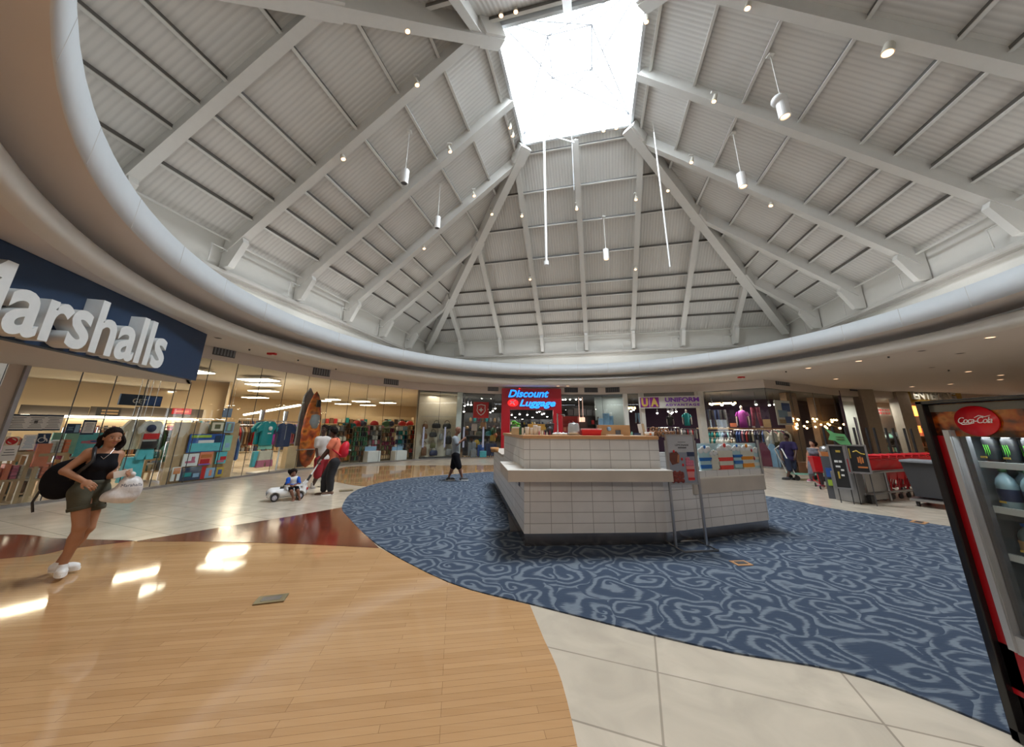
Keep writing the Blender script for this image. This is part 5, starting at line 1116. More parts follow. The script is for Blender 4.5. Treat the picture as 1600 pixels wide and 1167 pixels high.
# a small blue sticker under the shelf at the left corner
panel_ = MB().box((0, 0, 0), (.10, .006, .12)).build('sticker', pm('navy'), None, (.135, 5.76, .80), -math.pi / 2 + .13); tag(panel_, 'small navy sticker on the kiosk side under the counter shelf', 'sticker')
def kt(x0, x1, yt, Y, zb=1.527):
    r0, r1, rm = R(x0, 672), R(x1, 672), R((x0 + x1) / 2, yt); a = r0.x / r0.y * Y; b = r1.x / r1.y * Y
    return Vector(((a + b) / 2, Y, zb)), b - a, H + rm.z / rm.y * Y - zb
# things standing on the bar, left to right
c, w, h = kt(799, 813, 668, 6.0); t = thing('storage_box', 'open wooden crate of white packets at the left end of the kiosk bar', 'box', c)
MB().box((0, 0, h * .45), (w, .16, h * .9)).build('crate', M['pale_wood'], t); MB().box((0, 0, h * .9), (w * .85, .12, .05)).build('packets', M['white'], t)
c, w, h = kt(801, 811, 656, 6.3); t = thing('potted_plant', 'small bright green plant at the left end of the kiosk bar', 'plant', c)
MB().lathe([(0, 0), (.05, 0), (.065, .1), (0, .1)]).build('pot', M['pale_wood'], t); mb = MB()
for k in range(26):
    a = k * 2.4; r = .03 + .05 * rnd.random(); mb.ball((r * math.cos(a), r * math.sin(a), .1 + (h - .12) * rnd.random()), (.028, .028, .014), 6, 4)
mb.build('leaves', C_('leaf', (.10, .42, .03), rough=.5), t)
c, w, h = kt(811, 819, 668, 5.75); t = thing('menu_card', 'green and white leaflet holder leaning on the kiosk bar', 'card', c); MB().box((0, 0, h / 2), (w, .03, h)).build('leaflets', pm('green'), t); MB().box((w * .22, -.02, h / 2), (w * .4, .01, h * .95)).build('front_leaflet', M['white'], t)
for i, (x0, x1, yt) in enumerate(((820, 827, 667), (828, 833, 668), (833, 840, 664), (840, 845, 666))):
    c, w, h = kt(x0, x1, yt, 5.7); tag(MB().lathe([(0, 0), (w * .42, 0), (w * .5, h * .96), (w * .44, h), (0, h)], n=16).build('cup_stack', M['white'], None, c), ['first', 'second', 'third', 'fourth'][i] + ' white cup stack from the left on the kiosk bar', 'cups', None)
c, w, h = kt(825, 851, 662, 6.1); t = thing('wooden_box', 'flat golden wooden tray box behind the white cups on the bar', 'box', c); MB().box((0, 0, h * .7), (w, .14, h * .55)).build('tray', M['gold'], t); MB().box((0, 0, h * .2), (w * .9, .12, h * .4)).build('stand', M['pale_wood'], t)
for i, (x0, x1, yt, cl) in enumerate(((841, 844, 673, 'pink'), (845, 849, 672, 'white'), (850, 852, 674, 'pink'), (853, 856, 674, 'white'), (857, 861, 672, 'maroon'))):
    c, w, h = kt(x0, x1, yt, 5.65); o = item('bottle', cl, c, 0, w * 1.1, w * 1.1, h, ['first', 'second', 'third', 'fourth', 'last'][i] + ' small %s bottle of the row right of the white cups' % cl, 'bottle', None)
c, w, h = kt(853, 866, 662, 6.2); t = thing('wire_basket', 'dark wire basket behind the small bottles on the bar', 'basket', c); mb = MB()
for k in range(9): a = k * math.pi * 2 / 9; mb.tube([(w * .3 * math.cos(a), .06 * math.sin(a), 0), (w * .5 * math.cos(a), .08 * math.sin(a), h)], .005, 4)
mb.tube([(w * .5 * math.cos(k * .5), .08 * math.sin(k * .5), h) for k in range(13)], .008, 5); mb.build('wires', M['dark'], t); MB().ball((0, 0, h * .4), (w * .36, .06, h * .35)).build('contents', M['charcoal'], t)
c, w, h = kt(864, 885, 675, 5.75); mb = MB(); 
for k in range(7): mb.ball((w * (k / 7 - .42), .02 * (k % 3), h * .35), (w * .14, .07, h * (.4 + .2 * (k % 2))), 8, 6)
tag(mb.build('folded_cloth', M['white'], None, c), 'crumpled white cloth on the kiosk bar under the chrome arch', 'cloth')
c, w, h = kt(871.5, 882.5, 646, 5.8); tag(MB().tube([(-w / 2, 0, 0), (-w / 2, 0, h), (w / 2, 0, h * .93), (w / 2, 0, h * .86)], .012, 8).build('chrome_arch', M['chrome'], None, c), 'thin chrome arch stand rising from the kiosk bar', 'stand')
c, w, h = kt(887, 906, 661, 5.75); t = thing('steel_canister', 'ribbed steel canister on the kiosk bar left of the red bin', 'canister', c)
MB().lathe([(0, 0), (w * .5, 0), (w * .49, h * .35), (w * .47, h * .37), (w * .47, h * .60), (w * .45, h * .62), (w * .45, h * .8), (w * .42, h * .82), (w * .42, h * .95), (w * .3, h), (0, h)], n=24).build('canister_body', C_('pale_steel', (.62, .63, .64), rough=.3, metal=.7), t); MB().ball((0, 0, h), (.03, .03, .02)).build('knob', M['black'], t)
c, w, h = kt(907, 937, 672, 5.75); t = thing('red_bin', 'bright red plastic bin of packets on the kiosk bar', 'bin', c)
mb = MB(); mb.add([(-w * .46, -.1, 0), (w * .46, -.1, 0), (w * .46, .1, 0), (-w * .46, .1, 0), (-w * .5, -.12, h), (w * .5, -.12, h), (w * .5, .12, h), (-w * .5, .12, h)], [(3, 2, 1, 0), (4, 5, 6, 7), (0, 1, 5, 4), (1, 2, 6, 5), (2, 3, 7, 6), (3, 0, 4, 7)]); mb.build('bin_body', C_('bright_red', (.65, .01, .03), rough=.35), t); MB().box((0, -.11, h * .96), (w * 1.03, .04, .02)).build('rim', M['bright_red'], t)
mb = MB(); [mb.box((w * (k / 6 - .4), 0, h + .012), (w * .13, .1, .03), k) for k in range(6)]; mb.build('packets', M['white'], t)
c, w, h = kt(936, 984, 664, 5.8); t = thing('wooden_case', 'low wooden case with a round dial and small dark screen on the bar', 'case', c)
MB().box((0, .05, h / 2), (w, .14, h)).build('case_body', M['wood'], t, bevel=.003)
MB().lathe([(0, 0), (h * .22, 0), (h * .22, .02), (0, .02)], n=24, M=Matrix.Translation((-w * .19, -.02, h * .62)) @ Matrix.Rotation(math.pi / 2, 4, 'X')).build('dial', pm('grey'), t); MB().lathe([(0, 0), (h * .17, 0), (h * .17, .01), (0, .01)], n=24, M=Matrix.Translation((-w * .19, -.04, h * .62)) @ Matrix.Rotation(math.pi / 2, 4, 'X')).build('dial_face', pm('sky'), t)
MB().box((w * .1, -.03, h * .28), (w * .16, .02, h * .45)).build('screen', M['charcoal'], t)
c, w, h = kt(948, 972, 679, 5.66); tag(MB().box((0, 0, h / 2), (w, .1, h)).build('paper_pad', M['white'], None, c), 'white pad lying on the bar before the wooden case', 'pad')
c, w, h = kt(984, 990, 674, 5.8); item('bottle', 'mint', c, 0, w, w, h, 'small pale green bottle right of the wooden case', 'bottle', None)
c, w, h = kt(986, 1002, 680, 5.62); tag(MB().box((0, 0, h / 2), (w, .16, h)).build('napkins', M['white'], None, c), 'flat white napkins on the bar left of the menu stand', 'napkins'); c, w, h = kt(989, 1000, 676.5, 5.75); tag(MB().box((0, 0, h / 2), (w, .05, h), .2).build('card_reader', pm('navy'), None, c), 'dark navy card reader behind the white napkins', 'card reader')
c, w, h = kt(998, 1009, 662, 5.8); t = thing('menu_stand', 'leaning white and tan menu stand near the right end of the bar', 'menu', c); o = MB().box((-.02, 0, h / 2), (w * .5, .02, h), 0).build('menu_card', M['white'], t); o2 = MB().box((w * .28, .02, h / 2), (w * .5, .02, h * .98)).build('wood_back', M['pale_wood'], t)
for q in (o, o2): q.rotation_euler = (0, -.12, 0)
c, w, h = kt(1007, 1021, 675, 5.65); t = thing('pretzel_cup', 'white cup box with an orange round mark on the bar', 'cup', c); MB().lathe([(0, 0), (w * .42, 0), (w * .5, h), (0, h)], n=18).build('cup_body', M['white'], t); MB().lathe([(0, 0), (h * .3, 0), (h * .3, .01), (0, .01)], n=16, M=Matrix.Translation((-.01, -w * .46, h * .5)) @ Matrix.Rotation(math.pi / 2, 4, 'X')).build('round_mark', pm('orange'), t)
def pretzel(label, p, s, rz=0):
    pts = []
    for k in range(25):
        a = k / 24 * 2 * math.pi; pts.append((s * .5 * math.sin(a) * (1 + .25 * math.cos(2 * a)), -s * .1 * math.sin(3 * a), s * (.5 + .42 * math.cos(a) * (1 - .2 * math.sin(a) ** 2)) - s * .12))
    o = MB().tube(pts, s * .12, 8, True).build('pretzel', C_('baked', (.30, .13, .05), rough=.5, var=.2), None, p, rz); return tag(o, label, 'pretzel', 'pretzels at the right end of the bar')
k = 0
for x, z_, Y in ((1018, 0, 5.85), (1024, 0, 5.7), (1030, 0, 5.8), (1036, 0, 5.7), (1042, 0, 5.85), (1048, 0, 5.75), (1027, .06, 5.95), (1034, .05, 5.98), (1021, .07, 6.0), (1041, .045, 5.97), (1052, 0, 5.8)):
    r = R(x, 676); pretzel('brown pretzel at the right end of the kiosk bar, %s of the heap' % ORD[k], (r.x / r.y * Y, Y, 1.53 + z_), .085, k * .7); k += 1
c, w, h = kt(768, 779, 699, 8.9, 1.05); t = thing('basket', 'brown wicker basket on the far left side counter of the kiosk', 'basket', c); MB().lathe([(0, 0), (w * .5, 0), (w * .62, h), (w * .55, h), (w * .45, .03), (0, .03)], n=16).build('basket_body', C_('wicker', (.50, .25, .09), rough=.7, bump=.5, scale=40), t)
# graphic case on the right wing
def poster_shape(t, poly, z0, z1, m, name, y0, y1):
    return MB().slab(poly, y0, y1).build(name, m, t)
c, w, h, rz = upright(1090, 694, 1181, 745, 6.62); rz = math.atan2(.76, 2.06)
r = R(1136, 745); t0 = 6.0; c = Vector((3.43, 5.99, .885)); zt = H + R(1140, 690).z / R(1140, 690).xy.length * c.xy.length; hh = zt - .885
ra, rb = R(1092, 720), R(1184, 720)
def onw(r): # meet of a ray with the wing line shifted inward
    p0 = Vector((2.45, 5.60)); d = Vector((2.06, .76)).normalized(); az = r.x / r.y; s = (az * p0.y - p0.x) / (d.x - az * d.y); return p0 + d * s
pa, pb = onw(ra), onw(rb); w = (pb - pa).length
t = thing('display_case', 'glass case with a picture of five layered blue, red and orange drinks', 'display', ((pa.x + pb.x) / 2, (pa.y + pb.y) / 2, .885), rz)
MB().box((0, 0, hh * .48), (w, .02, hh * .92)).build('picture_board', C_('ice_blue', (.50, .68, .72), rough=.35), t)
MB().box((0, -.02, .03), (w, .05, .05)).build('case_base', M['shelf_top'], t)
def drink(u, v0, v1, hw, c1, c2, nm):
    hw *= 1.22; x0 = u * w; z0, z1 = v0 * hh, v1 * hh; H_ = z1 - z0
    o = MB().slab([(x0 - hw * .72, z0), (x0 + hw * .72, z0), (x0 + hw, z0 + H_ * .8), (x0 - hw, z0 + H_ * .8)], -.035 - .006 * (v0 < .1), -.015).build('drink_cup', c1, t)
    for f0, f1 in ((.18, .32), (.46, .58)):
        MB().slab([(x0 - hw * (.76 + f0 * .3), z0 + H_ * f0), (x0 + hw * (.76 + f0 * .3), z0 + H_ * f0), (x0 + hw * (.76 + f1 * .3), z0 + H_ * f1), (x0 - hw * (.76 + f1 * .3), z0 + H_ * f1)], -.045, -.03).build('layer', c2, o)
    mb = MB(); [mb.ball((x0 + hw * (-.6 + .4 * q), -.03, z0 + H_ * (.83 + .07 * (q % 2))), (hw * .45, .012, H_ * .11), 8, 6) for q in range(4)]; mb.build('whipped_top', M['white'], o)
    MB().ball((x0, -.045, z0 + H_ * .98), (hw * .2, .01, hw * .2), 8, 6).build('topping', c2, o)
cw = C_('milk', (.72, .70, .60), rough=.4)
drink(-.42, .10, .86, w * .085, C_('milk_blue', (.45, .66, .70), rough=.4), C_('drink_blue', (.01, .15, .50), rough=.4), 'blue'); drink(-.28, .14, .74, w * .06, cw, cw, 'plain')
drink(-.09, .03, .90, w * .105, cw, C_('drink_red', (.75, .05, .04), rough=.4), 'red'); drink(.12, .22, .88, w * .07, C_('milk_blue', (.5, .7, .7)), M['drink_blue'], 'blue'); drink(.29, .09, .88, w * .10, cw, C_('drink_orange', (.85, .30, .02), rough=.4), 'orange')
drink(.44, .15, .80, w * .06, M['ice_blue'], cw, 'pale')
MB().ball((-.22 * w, -.045, .14 * hh), (.035, .01, .045), 10, 8).build('strawberry', M['red'], t)
for q in (.37, .40): MB().ball((q * w, -.045, (.72 - (q - .37) * 8) * hh), (.015, .01, .03), 8, 6).build('strawberry', M['red'], t)
MB().tube([(w * .5, -.05, 0), (w * .5, -.05, hh * 1.04)], .022, 8).build('chrome_post', M['steel'], t)
gb = MB().add([(-w / 2, -.08, .02), (w / 2, -.08, .02), (w / 2, -.08, hh), (-w / 2, -.08, hh)], [(0, 1, 2, 3)]).build('glass_front', M['clear'], t)
# poster stand in front of the kiosk
bl = [Vector(at(*q, .012)) for q in ((1040, 849), (1096, 848), (1122, 859), (1065, 863))]
cen = sum(bl, Vector()) / 4; e1 = (bl[1] - bl[0] + bl[2] - bl[3]) / 2; srz = math.atan2(e1.y, e1.x); sw = e1.length; sdp = ((bl[0] - bl[3]) + (bl[1] - bl[2])).length / 2
t = thing('poster_stand', 'tall metal poster stand advertising lemonade and desserts before the kiosk', 'stand', (cen.x, cen.y, .012), srz)
sdp = .42; sw = .50
MB().tube([(-sw / 2, -sdp / 2, .012), (sw / 2, -sdp / 2, .012), (sw / 2, sdp / 2, .012), (-sw / 2, sdp / 2, .012)], .014, 6, True).build('base_frame', M['steel'], t)
rt_ = R(1062, 681); ztop = H + rt_.z / rt_.xy.length * cen.xy.length; rb_ = R(1070, 757); zbot = H + rb_.z / rb_.xy.length * cen.xy.length
for s in (-1, 1): MB().bar((s * (sw / 2 - .01), 0, .01), (s * (sw / 2 - .01), 0, ztop - .08), .03, .03).build('upright', M['steel'], t)
ph = ztop - zbot; pn = MB().box((0, 0, zbot + ph / 2), (sw - .05, .02, ph)).build('poster', C_('poster_grey', (.42, .44, .48), rough=.35), t)
mb = MB()
for cc_, dd_ in (((-(sw - .05) / 2, 0, zbot + ph / 2), (.02, .035, ph)), (((sw - .05) / 2, 0, zbot + ph / 2), (.02, .035, ph)), ((0, 0, zbot), (sw - .03, .035, .02)), ((0, 0, zbot + ph), (sw - .03, .035, .02))): mb.box(cc_, dd_)
mb.build('poster_frame', M['steel'], t)
pw2 = sw - .07; kw = dict(y=-.011)
text('lettering', 'LEMONADE', M['dark'], t, w=pw2 * .52, ext=.002, x=.02, z=zbot + ph * .77, y=-.011); MB().box((.02, -.012, zbot + ph * .85), (pw2 * .3, .002, .008)).build('print', M['charcoal'], t); MB().box((.02, -.012, zbot + ph * .735), (pw2 * .32, .002, .018)).build('print', M['charcoal'], t)
MB().box((0, -.0115, zbot + ph * .33), (pw2 * .99, .003, ph * .62)).build('picture', C_('poster_pic', (.24, .27, .33), rough=.3), t)
choc = C_('choc', (.13, .035, .02), rough=.5, var=.4, scale=25); cake = C_('cake', (.40, .17, .08), rough=.5, var=.3, scale=25)
MB().slab([(-.46 * pw2, zbot + ph * .62), (-.2 * pw2, zbot + ph * .66), (-.1 * pw2, zbot + ph * .58), (-.14 * pw2, zbot + ph * .42), (-.4 * pw2, zbot + ph * .38), (-.48 * pw2, zbot + ph * .48)], -.018, -.012).build('picture_cake', choc, t)
MB().slab([(-.16 * pw2, zbot + ph * .6), (-.1 * pw2, zbot + ph * .58), (-.14 * pw2, zbot + ph * .42), (-.22 * pw2, zbot + ph * .44)], -.02, -.014).build('picture_cake', cake, t)
mb = MB(); [mb.ball((pw2 * (-.42 + .09 * (q % 5)), -.016, zbot + ph * (.06 + .07 * (q // 5) + .02 * (q % 2))), (pw2 * .07, .006, ph * .045), 8, 6) for q in range(15)]; mb.build('picture_cake', C_('berry_choc', (.20, .03, .02), rough=.5, var=.5, scale=30), t)
MB().slab([(.16 * pw2, zbot + ph * .06), (.36 * pw2, zbot + ph * .06), (.43 * pw2, zbot + ph * .36), (.10 * pw2, zbot + ph * .36)], -.018, -.012).build('picture_drink', C_('pinkish', (.60, .22, .22), rough=.4), t)
for f in (.1, .27): MB().box((.265 * pw2, -.02, zbot + ph * f), (pw2 * (.22 + f * .25), .004, ph * .045)).build('red_layer', M['red'], t)
mb = MB(); [mb.ball((pw2 * (.16 + .07 * (q % 4)), -.018, zbot + ph * (.39 + .055 * (q // 4))), (pw2 * .055, .006, ph * .035), 8, 6) for q in range(10)]; mb.build('picture_cream', pm('pink'), t)
for u, v in ((-.02, .5), (0, .38), (-.3, .66)): MB().ball((u * pw2, -.02, zbot + ph * v), (.018, .006, .022), 8, 6).build('picture_berry', M['red'], t)
MB().box((.34 * pw2, -.0135, zbot + ph * .6), (pw2 * .28, .003, ph * .09)).build('picture_corner', pm('navy'), t)
# ================================================================ DRINKS FRIDGE
fx, fy = 2.8, 2.322
t = thing('drinks_fridge', 'tall red and black glass-door drinks fridge at the right edge with a round script logo', 'fridge', (fx, fy, 0), -math.pi / 2)
FW, FH = .98, 1.825
blk = C_('fridge_black', (.010, .009, .010), rough=.18, var=0); rd = C_('fridge_red', (.36, .004, .010), rough=.25, var=.03)
mb = MB(); mb.box((FW / 2, .72, FH / 2), (FW, .04, FH)); mb.box((.02, .38, FH / 2), (.04, .70, FH)); mb.box((FW - .02, .38, FH / 2), (.04, .70, FH)); mb.box((FW / 2, .38, FH - .06), (FW, .70, .12)); mb.box((FW / 2, .38, .12), (FW, .70, .24)); mb.build('cabinet_shell', blk, t)
mb = MB(); mb.box((.021, -.01, FH / 2), (.042, .06, FH)); mb.box((FW / 2, -.01, FH - .012), (FW, .06, .024)); mb.box((FW - .02, -.01, FH / 2), (.04, .06, FH)); mb.box((FW / 2, -.01, .03), (FW, .06, .06)); mb.build('door_frame', blk, t, bevel=.006)
MB().box((.070, .012, .93), (.056, .03, 1.345)).build('red_panel', rd, t); MB().box((FW / 2, .012, .35), (FW - .08, .03, .24)).build('red_kick_panel', rd, t)
hp = mat('header_picture', (.05, .02, .01), .15, var=0); N_, L_, b_ = nodes(hp); tc = N_.new('ShaderNodeTexCoord'); no = N_.new('ShaderNodeTexNoise'); no.inputs['Scale'].default_value = 9; no.inputs['Detail'].default_value = 3; L_.new(tc.outputs['Object'], no.inputs[0])
L_.new(ramp(N_, L_, no.outputs['Fac'], [(.40, (.05, .012, .005)), (.50, (.30, .06, .008)), (.60, (.42, .14, .02)), (.72, (.06, .02, .01))]), b_.inputs['Base Color'])
MB().box((FW / 2, .012, 1.70), (FW - .084, .02, .20)).build('header_picture', hp, t); MB().box((FW / 2, .001, 1.775), (FW - .084, .006, .045)).build('header_top_strip', C_('smoke_grey', (.10, .10, .09), rough=.2), t)
alu = C_('alu', (.48, .50, .53), rough=.3, metal=.5)
mb = MB(); mb.box((.118, -.004, 1.05), (.040, .05, 1.175)); mb.box((.133, -.03, 1.05), (.006, .02, 1.17)); mb.build('handle_rail', alu, t)
MB().box((.155, .03, 1.05), (.03, .03, 1.17)).build('door_gasket', C_('gasket', (.12, .12, .13), rough=.5), t)
MB().box((.26, .0, .50), (.26, .05, .09)).build('lower_bracket', alu, t)
MB().add([(.16, 0, .465), (.96, 0, .465), (.96, 0, 1.635), (.16, 0, 1.635)], [(0, 1, 2, 3)]).build('glass_door', glass_mat('fridge_glass', (.8, .84, .84), .8), t)
mb = MB(); mb.box((FW / 2, .69, 1.0), (FW - .09, .01, 1.4)); mb.box((.06, .38, 1.0), (.02, .62, 1.4)); mb.box((FW - .06, .38, 1.0), (.02, .62, 1.4)); mb.build('inner_lining', C_('lining', (.33, .35, .36), rough=.4), t)
lg = MB().lathe([(0, 0), (.098, 0), (.098, .012), (0, .014)], n=40, M=Matrix.Translation((.26, .0, 1.692)) @ Matrix.Rotation(math.pi / 2, 4, 'X') @ Matrix.Diagonal((1, .90, 1, 1))).build('logo_disc', C_('logo_red', (.55, .004, .012), rough=.3), t)
text('logo_script', 'Coca-Cola', M['white'], lg, w=.155, h=.036, ext=.003, bold=-.004, shear=.45, x=.26, y=-.015, z=1.678, spacing=.86)
MB().tube([(.185, -.017, 1.683), (.20, -.017, 1.672), (.23, -.017, 1.674), (.255, -.017, 1.679)], [.001, .003, .0025, .001], 6).build('logo_swash', M['white'], lg); MB().tube([(.262, -.017, 1.71), (.285, -.017, 1.722), (.31, -.017, 1.714), (.335, -.017, 1.722)], [.001, .003, .003, .001], 6).build('logo_swash', M['white'], lg)
SHZ = (1.437, 1.187, .937, .687, .47)
for z in SHZ:
    mb = MB()
    for k in range(9): mb.tube([(.17 + k * .09, .06, z), (.17 + k * .09, .66, z)], .004, 4)
    mb.build('wire_shelf', C_('shelf_plastic', (.55, .60, .63), rough=.35), t); MB().box((.53, .055, z + .002), (.74, .02, .036)).build('shelf_edge', M['shelf_plastic'], t)
yl = pm('yellow')
def fp(u, v, z): return (fx + v, fy - u, z)
cans = []
for r_, v in enumerate((.12, .21, .30)):
    for k in range(9):
        u = .195 + k * .083
        cc = ['black', 'charcoal'][k % 2]; o = thing('drink_can', 'tall black can, %s from left in the %s row of the top fridge shelf' % (ORD[k], ['front', 'middle', 'back'][r_]), 'can', fp(u, v, SHZ[0] + .006), -math.pi / 2, 'black cans on the top fridge shelf')
        MB().lathe([(0, 0), (.026, 0), (.031, .01), (.031, .138), (.026, .150), (0, .150)], n=18).build('can_body', M['black'], o); MB().lathe([(0, .1505), (.0255, .1505), (.0265, .153), (.024, .153)], n=18).build('can_lid', M['chrome'], o)
        mb = MB()
        for q in (-1, 0, 1): mb.tube([(q * .009 - .002, -.0315, .11), (q * .009 + .001, -.0315, .075), (q * .009 - .001, -.0315, .045 + .01 * abs(q))], [.0012, .0016, .0005], 5)
        mb.build('claw_mark', C_('acid_green', (.15, .75, .05), rough=.4), o)
tint = C_('water', (.28, .42, .48), rough=.12, spec=.8, var=.1)
def bottle_kind(lab, grp, z, h, r, body, cap, wrap, n, u0=.20, du=.105, rows=(.13, .25)):
    for v in rows:
        for k in range(n):
            o = thing('drink_bottle', '%s, %s in the %s row' % (lab, ORD[k], 'front' if v == rows[0] else 'back'), 'bottle', fp(u0 + k * du, v, z + .006), -math.pi / 2, grp)
            MB().lathe([(0, 0), (r * .9, 0), (r, .012), (r, h * .3), (r * .92, h * .34), (r, h * .38), (r, h * .62), (r * .8, h * .75), (r * .35, h * .88), (r * .35, h * .93)], n=18).build('bottle_body', body, o)
            MB().lathe([(0, h), (r * .42, h), (r * .42, h * .92), (r * .38, h * .92)], n=14).build('cap', cap, o); MB().lathe([(r * 1.02, h * .2), (r * 1.02, h * .5)], n=18).build('wrapper', wrap, o)
bottle_kind('green-capped water bottle on the second fridge shelf', 'green-capped water bottles', SHZ[1], .222, .043, tint, pm('green'), pm('navy'), 8)
bottle_kind('squat blue-lidded tub bottle on the third fridge shelf', 'blue drinks on the third fridge shelf', SHZ[2], .18, .042, C_('dark_water', (.10, .14, .15), rough=.15), pm('blue'), pm('tan'), 7, .22, .11)
bottle_kind('pale green drink bottle on the fourth fridge shelf', 'pale green drinks on the fourth shelf', SHZ[3], .2, .042, C_('pale_drink', (.35, .40, .22), rough=.15), M['black'], M['pale_drink'], 7, .24, .11)
for i, z in enumerate(SHZ[:4]):
    for k in range(7):
        o = MB().box((0, 0, 0), (.028, .003, .011)).build('price_tag', yl, None, fp(.20 + k * .098 + .02 * i, .047, z + .045 if i == 0 else z + .05), -math.pi / 2)
        o2 = MB().add([(-.018, .003, -.045), (.018, .003, -.045), (.018, .003, .01), (-.018, .003, .01)], [(0, 1, 2, 3)]).build('tag_holder', M['clear'], o)
        tag(o, '%s small yellow price tag from the left on the %s fridge shelf' % (ORD[k], ['top', 'second', 'third', 'fourth'][i]), 'price tag', 'price tags on the %s fridge shelf' % ['top', 'second', 'third', 'fourth'][i])
area('fridge_light', (fx + .06, fy - .55, 1.60), .08, .8, 3.0, (.9, .97, 1), (0, 0, 0))
# ================================================================ ROOF AND CEILING FITTINGS
Dv = Vector((math.sin(TH), math.cos(TH))); Nv = Vector((math.cos(TH), -math.sin(TH)))
def roofpt(x, y, drop=.0):
    best = None
    for o_ in (Dv, -Dv, Nv, -Nv):
        P0 = (CX + o_.x * A_, CY + o_.y * A_, ZE - drop); n_ = (o_.x * SL, o_.y * SL, 1.0)
        p = onplane(x, y, P0, n_); r = p.xy - Vector((CX, CY)); k = r.dot(o_); side = abs(r.dot(Vector((-o_.y, o_.x))))
        if k >= side - .3 and (p - cam.matrix_world.translation).dot(R(x, y)) > 0 and (best is None or True): best = (p, o_)
    return best if best else (onplane(x, y, (CX, CY, ZK - .5), (0, 0, 1)), Dv)
def spot(label, x, y, col='spot_lamp_warm', drop=.62, s=1.0):
    p, o_ = roofpt(x, y, drop); t = thing('roof_spotlight', label, 'spotlight', p)
    dcen = (Vector((CX, CY, 0)) - p); dcen.z = 0; dcen.normalize(); dirn = (dcen * .35 + Vector((0, 0, -1))).normalized()
    MB().tube([(0, 0, 0), (0, 0, .22)], .012, 6).build('stem', M['steel_white'], t); MB().box((0, 0, .23), (.16, .08, .05)).build('mount', M['steel_white'], t)
    MB().cyl(-dirn * .12 * s, dirn * .13 * s, .05 * s, .075 * s, 14).build('lamp_can', C_('can_beige', (.60, .57, .50), rough=.4), t); MB().cyl(dirn * .131 * s, dirn * .138 * s, .062 * s, .062 * s, 14).build('lens', M[col], t)
lamp_mat('spot_lamp_warm', (1, .62, .35), 3.0)
for x, y, lab in [(635, 42, 'warm roof spotlight under the long top left beam'), (650, 127, 'roof spotlight on the upper part of the second left beam'), (535, 243, 'roof spotlight on the lower part of the second left beam'), (702, 233, 'roof spotlight on the third left beam'), (740, 303, 'roof spotlight on the fourth left beam near the hip'), (662, 385, 'roof spotlight low on the fourth left beam'),
    (768, 332, 'roof spotlight on the left hip beam of the back slope'), (815, 335, 'roof spotlight on the first back beam right of the left hip'), (828, 434, 'lower roof spotlight on the first back beam right of the left hip'), (901, 324, 'roof spotlight on the middle back beam'), (994, 309, 'upper roof spotlight on the back beam right of the middle'), (993, 418, 'lower roof spotlight on the back beam right of the middle'),
    (1044, 295, 'roof spotlight on the right hip beam'), (1081, 250, 'roof spotlight on the first right beam beside the hip'), (1205, 317, 'roof spotlight farther down the first right beam'), (1117, 153, 'roof spotlight on the second right beam near the skylight'), (1170, 5, 'roof spotlight at the top edge of the picture'), (1390, 70, 'large roof spotlight under the far right upper beam')]:
    spot(lab, x, y, s=1.5 if x == 1390 else 1)
for i, (x, y) in enumerate([(783, 18), (806, 12), (797, 195), (801, 208), (943, 200), (963, 196), (1010, 28), (1013, 4)]):
    p = onplane(x, y, (CX, CY, ZK - .45), (0, 0, 1)); t = thing('skylight_spotlight', ['left of two spotlights on the near skylight edge', 'right of two spotlights on the near skylight edge', 'upper spotlight at the far left skylight corner', 'lower spotlight at the far left skylight corner', 'left of two spotlights on the far skylight edge', 'right of two spotlights on the far skylight edge', 'lower spotlight on the right skylight edge', 'upper spotlight on the right skylight edge'][i], 'spotlight', p)
    MB().tube([(0, 0, 0), (0, 0, .3)], .012, 6).build('stem', M['steel_white'], t); MB().cyl((0, 0, .1), (0, .03, -.12), .05, .07, 14).build('lamp_can', M['can_beige'], t); MB().cyl((0, .03, -.121), (0, .031, -.128), .06, .06, 14).build('lens', M['spot_lamp_warm'], t)
def pendant(label, xt, yt, xb, yb, lit=True, double=False, r=.125, hl=.5):
    p, o_ = roofpt(xt, yt, .1); rb = R(xb, yb); q = p.xy.length / rb.xy.length; zb = H + rb.z * q; L = max(p.z - zb, hl + .1)
    t = thing('pendant_light', label, 'pendant', p)
    MB().tube([(0, 0, 0), (0, 0, -(L - hl))], .012, 6).build('rod', M['steel_white'], t); MB().box((0, 0, -.03), (.14, .14, .06)).build('canopy', M['steel_white'], t)
    MB().lathe([(0, -(L - hl)), (r, -(L - hl)), (r, -L), (r * .8, -L), (r * .8, -L + .05), (0, -L + .05)], n=24, smooth=False).build('cylinder_shade', M['white'], t)
    MB().cyl((0, 0, -L + .035), (0, 0, -L + .03), r * .75, n=20).build('lens', M['spot_lamp_warm'] if lit else M['charcoal'], t)
    if double: MB().ball((-.04, .02, -(L - hl) + .05), (.17, .17, .14)).build('round_head', M['white'], t)
pendant('unlit white cylinder pendant before the third left beam', 640, 205, 631, 287, False); pendant('smaller unlit white cylinder pendant left of the back corner', 688, 288, 684, 357, False, r=.11)
pendant('large lit pendant with a round head hanging before the second right beam', 1203, 85, 1228, 182, True, True, r=.125); pendant('lit white cylinder pendant hanging before the first right beam', 1145, 207, 1161, 292, True)
pendant('white cylinder pendant hanging before the back slope right of the middle', 943, 338, 949, 405, True)
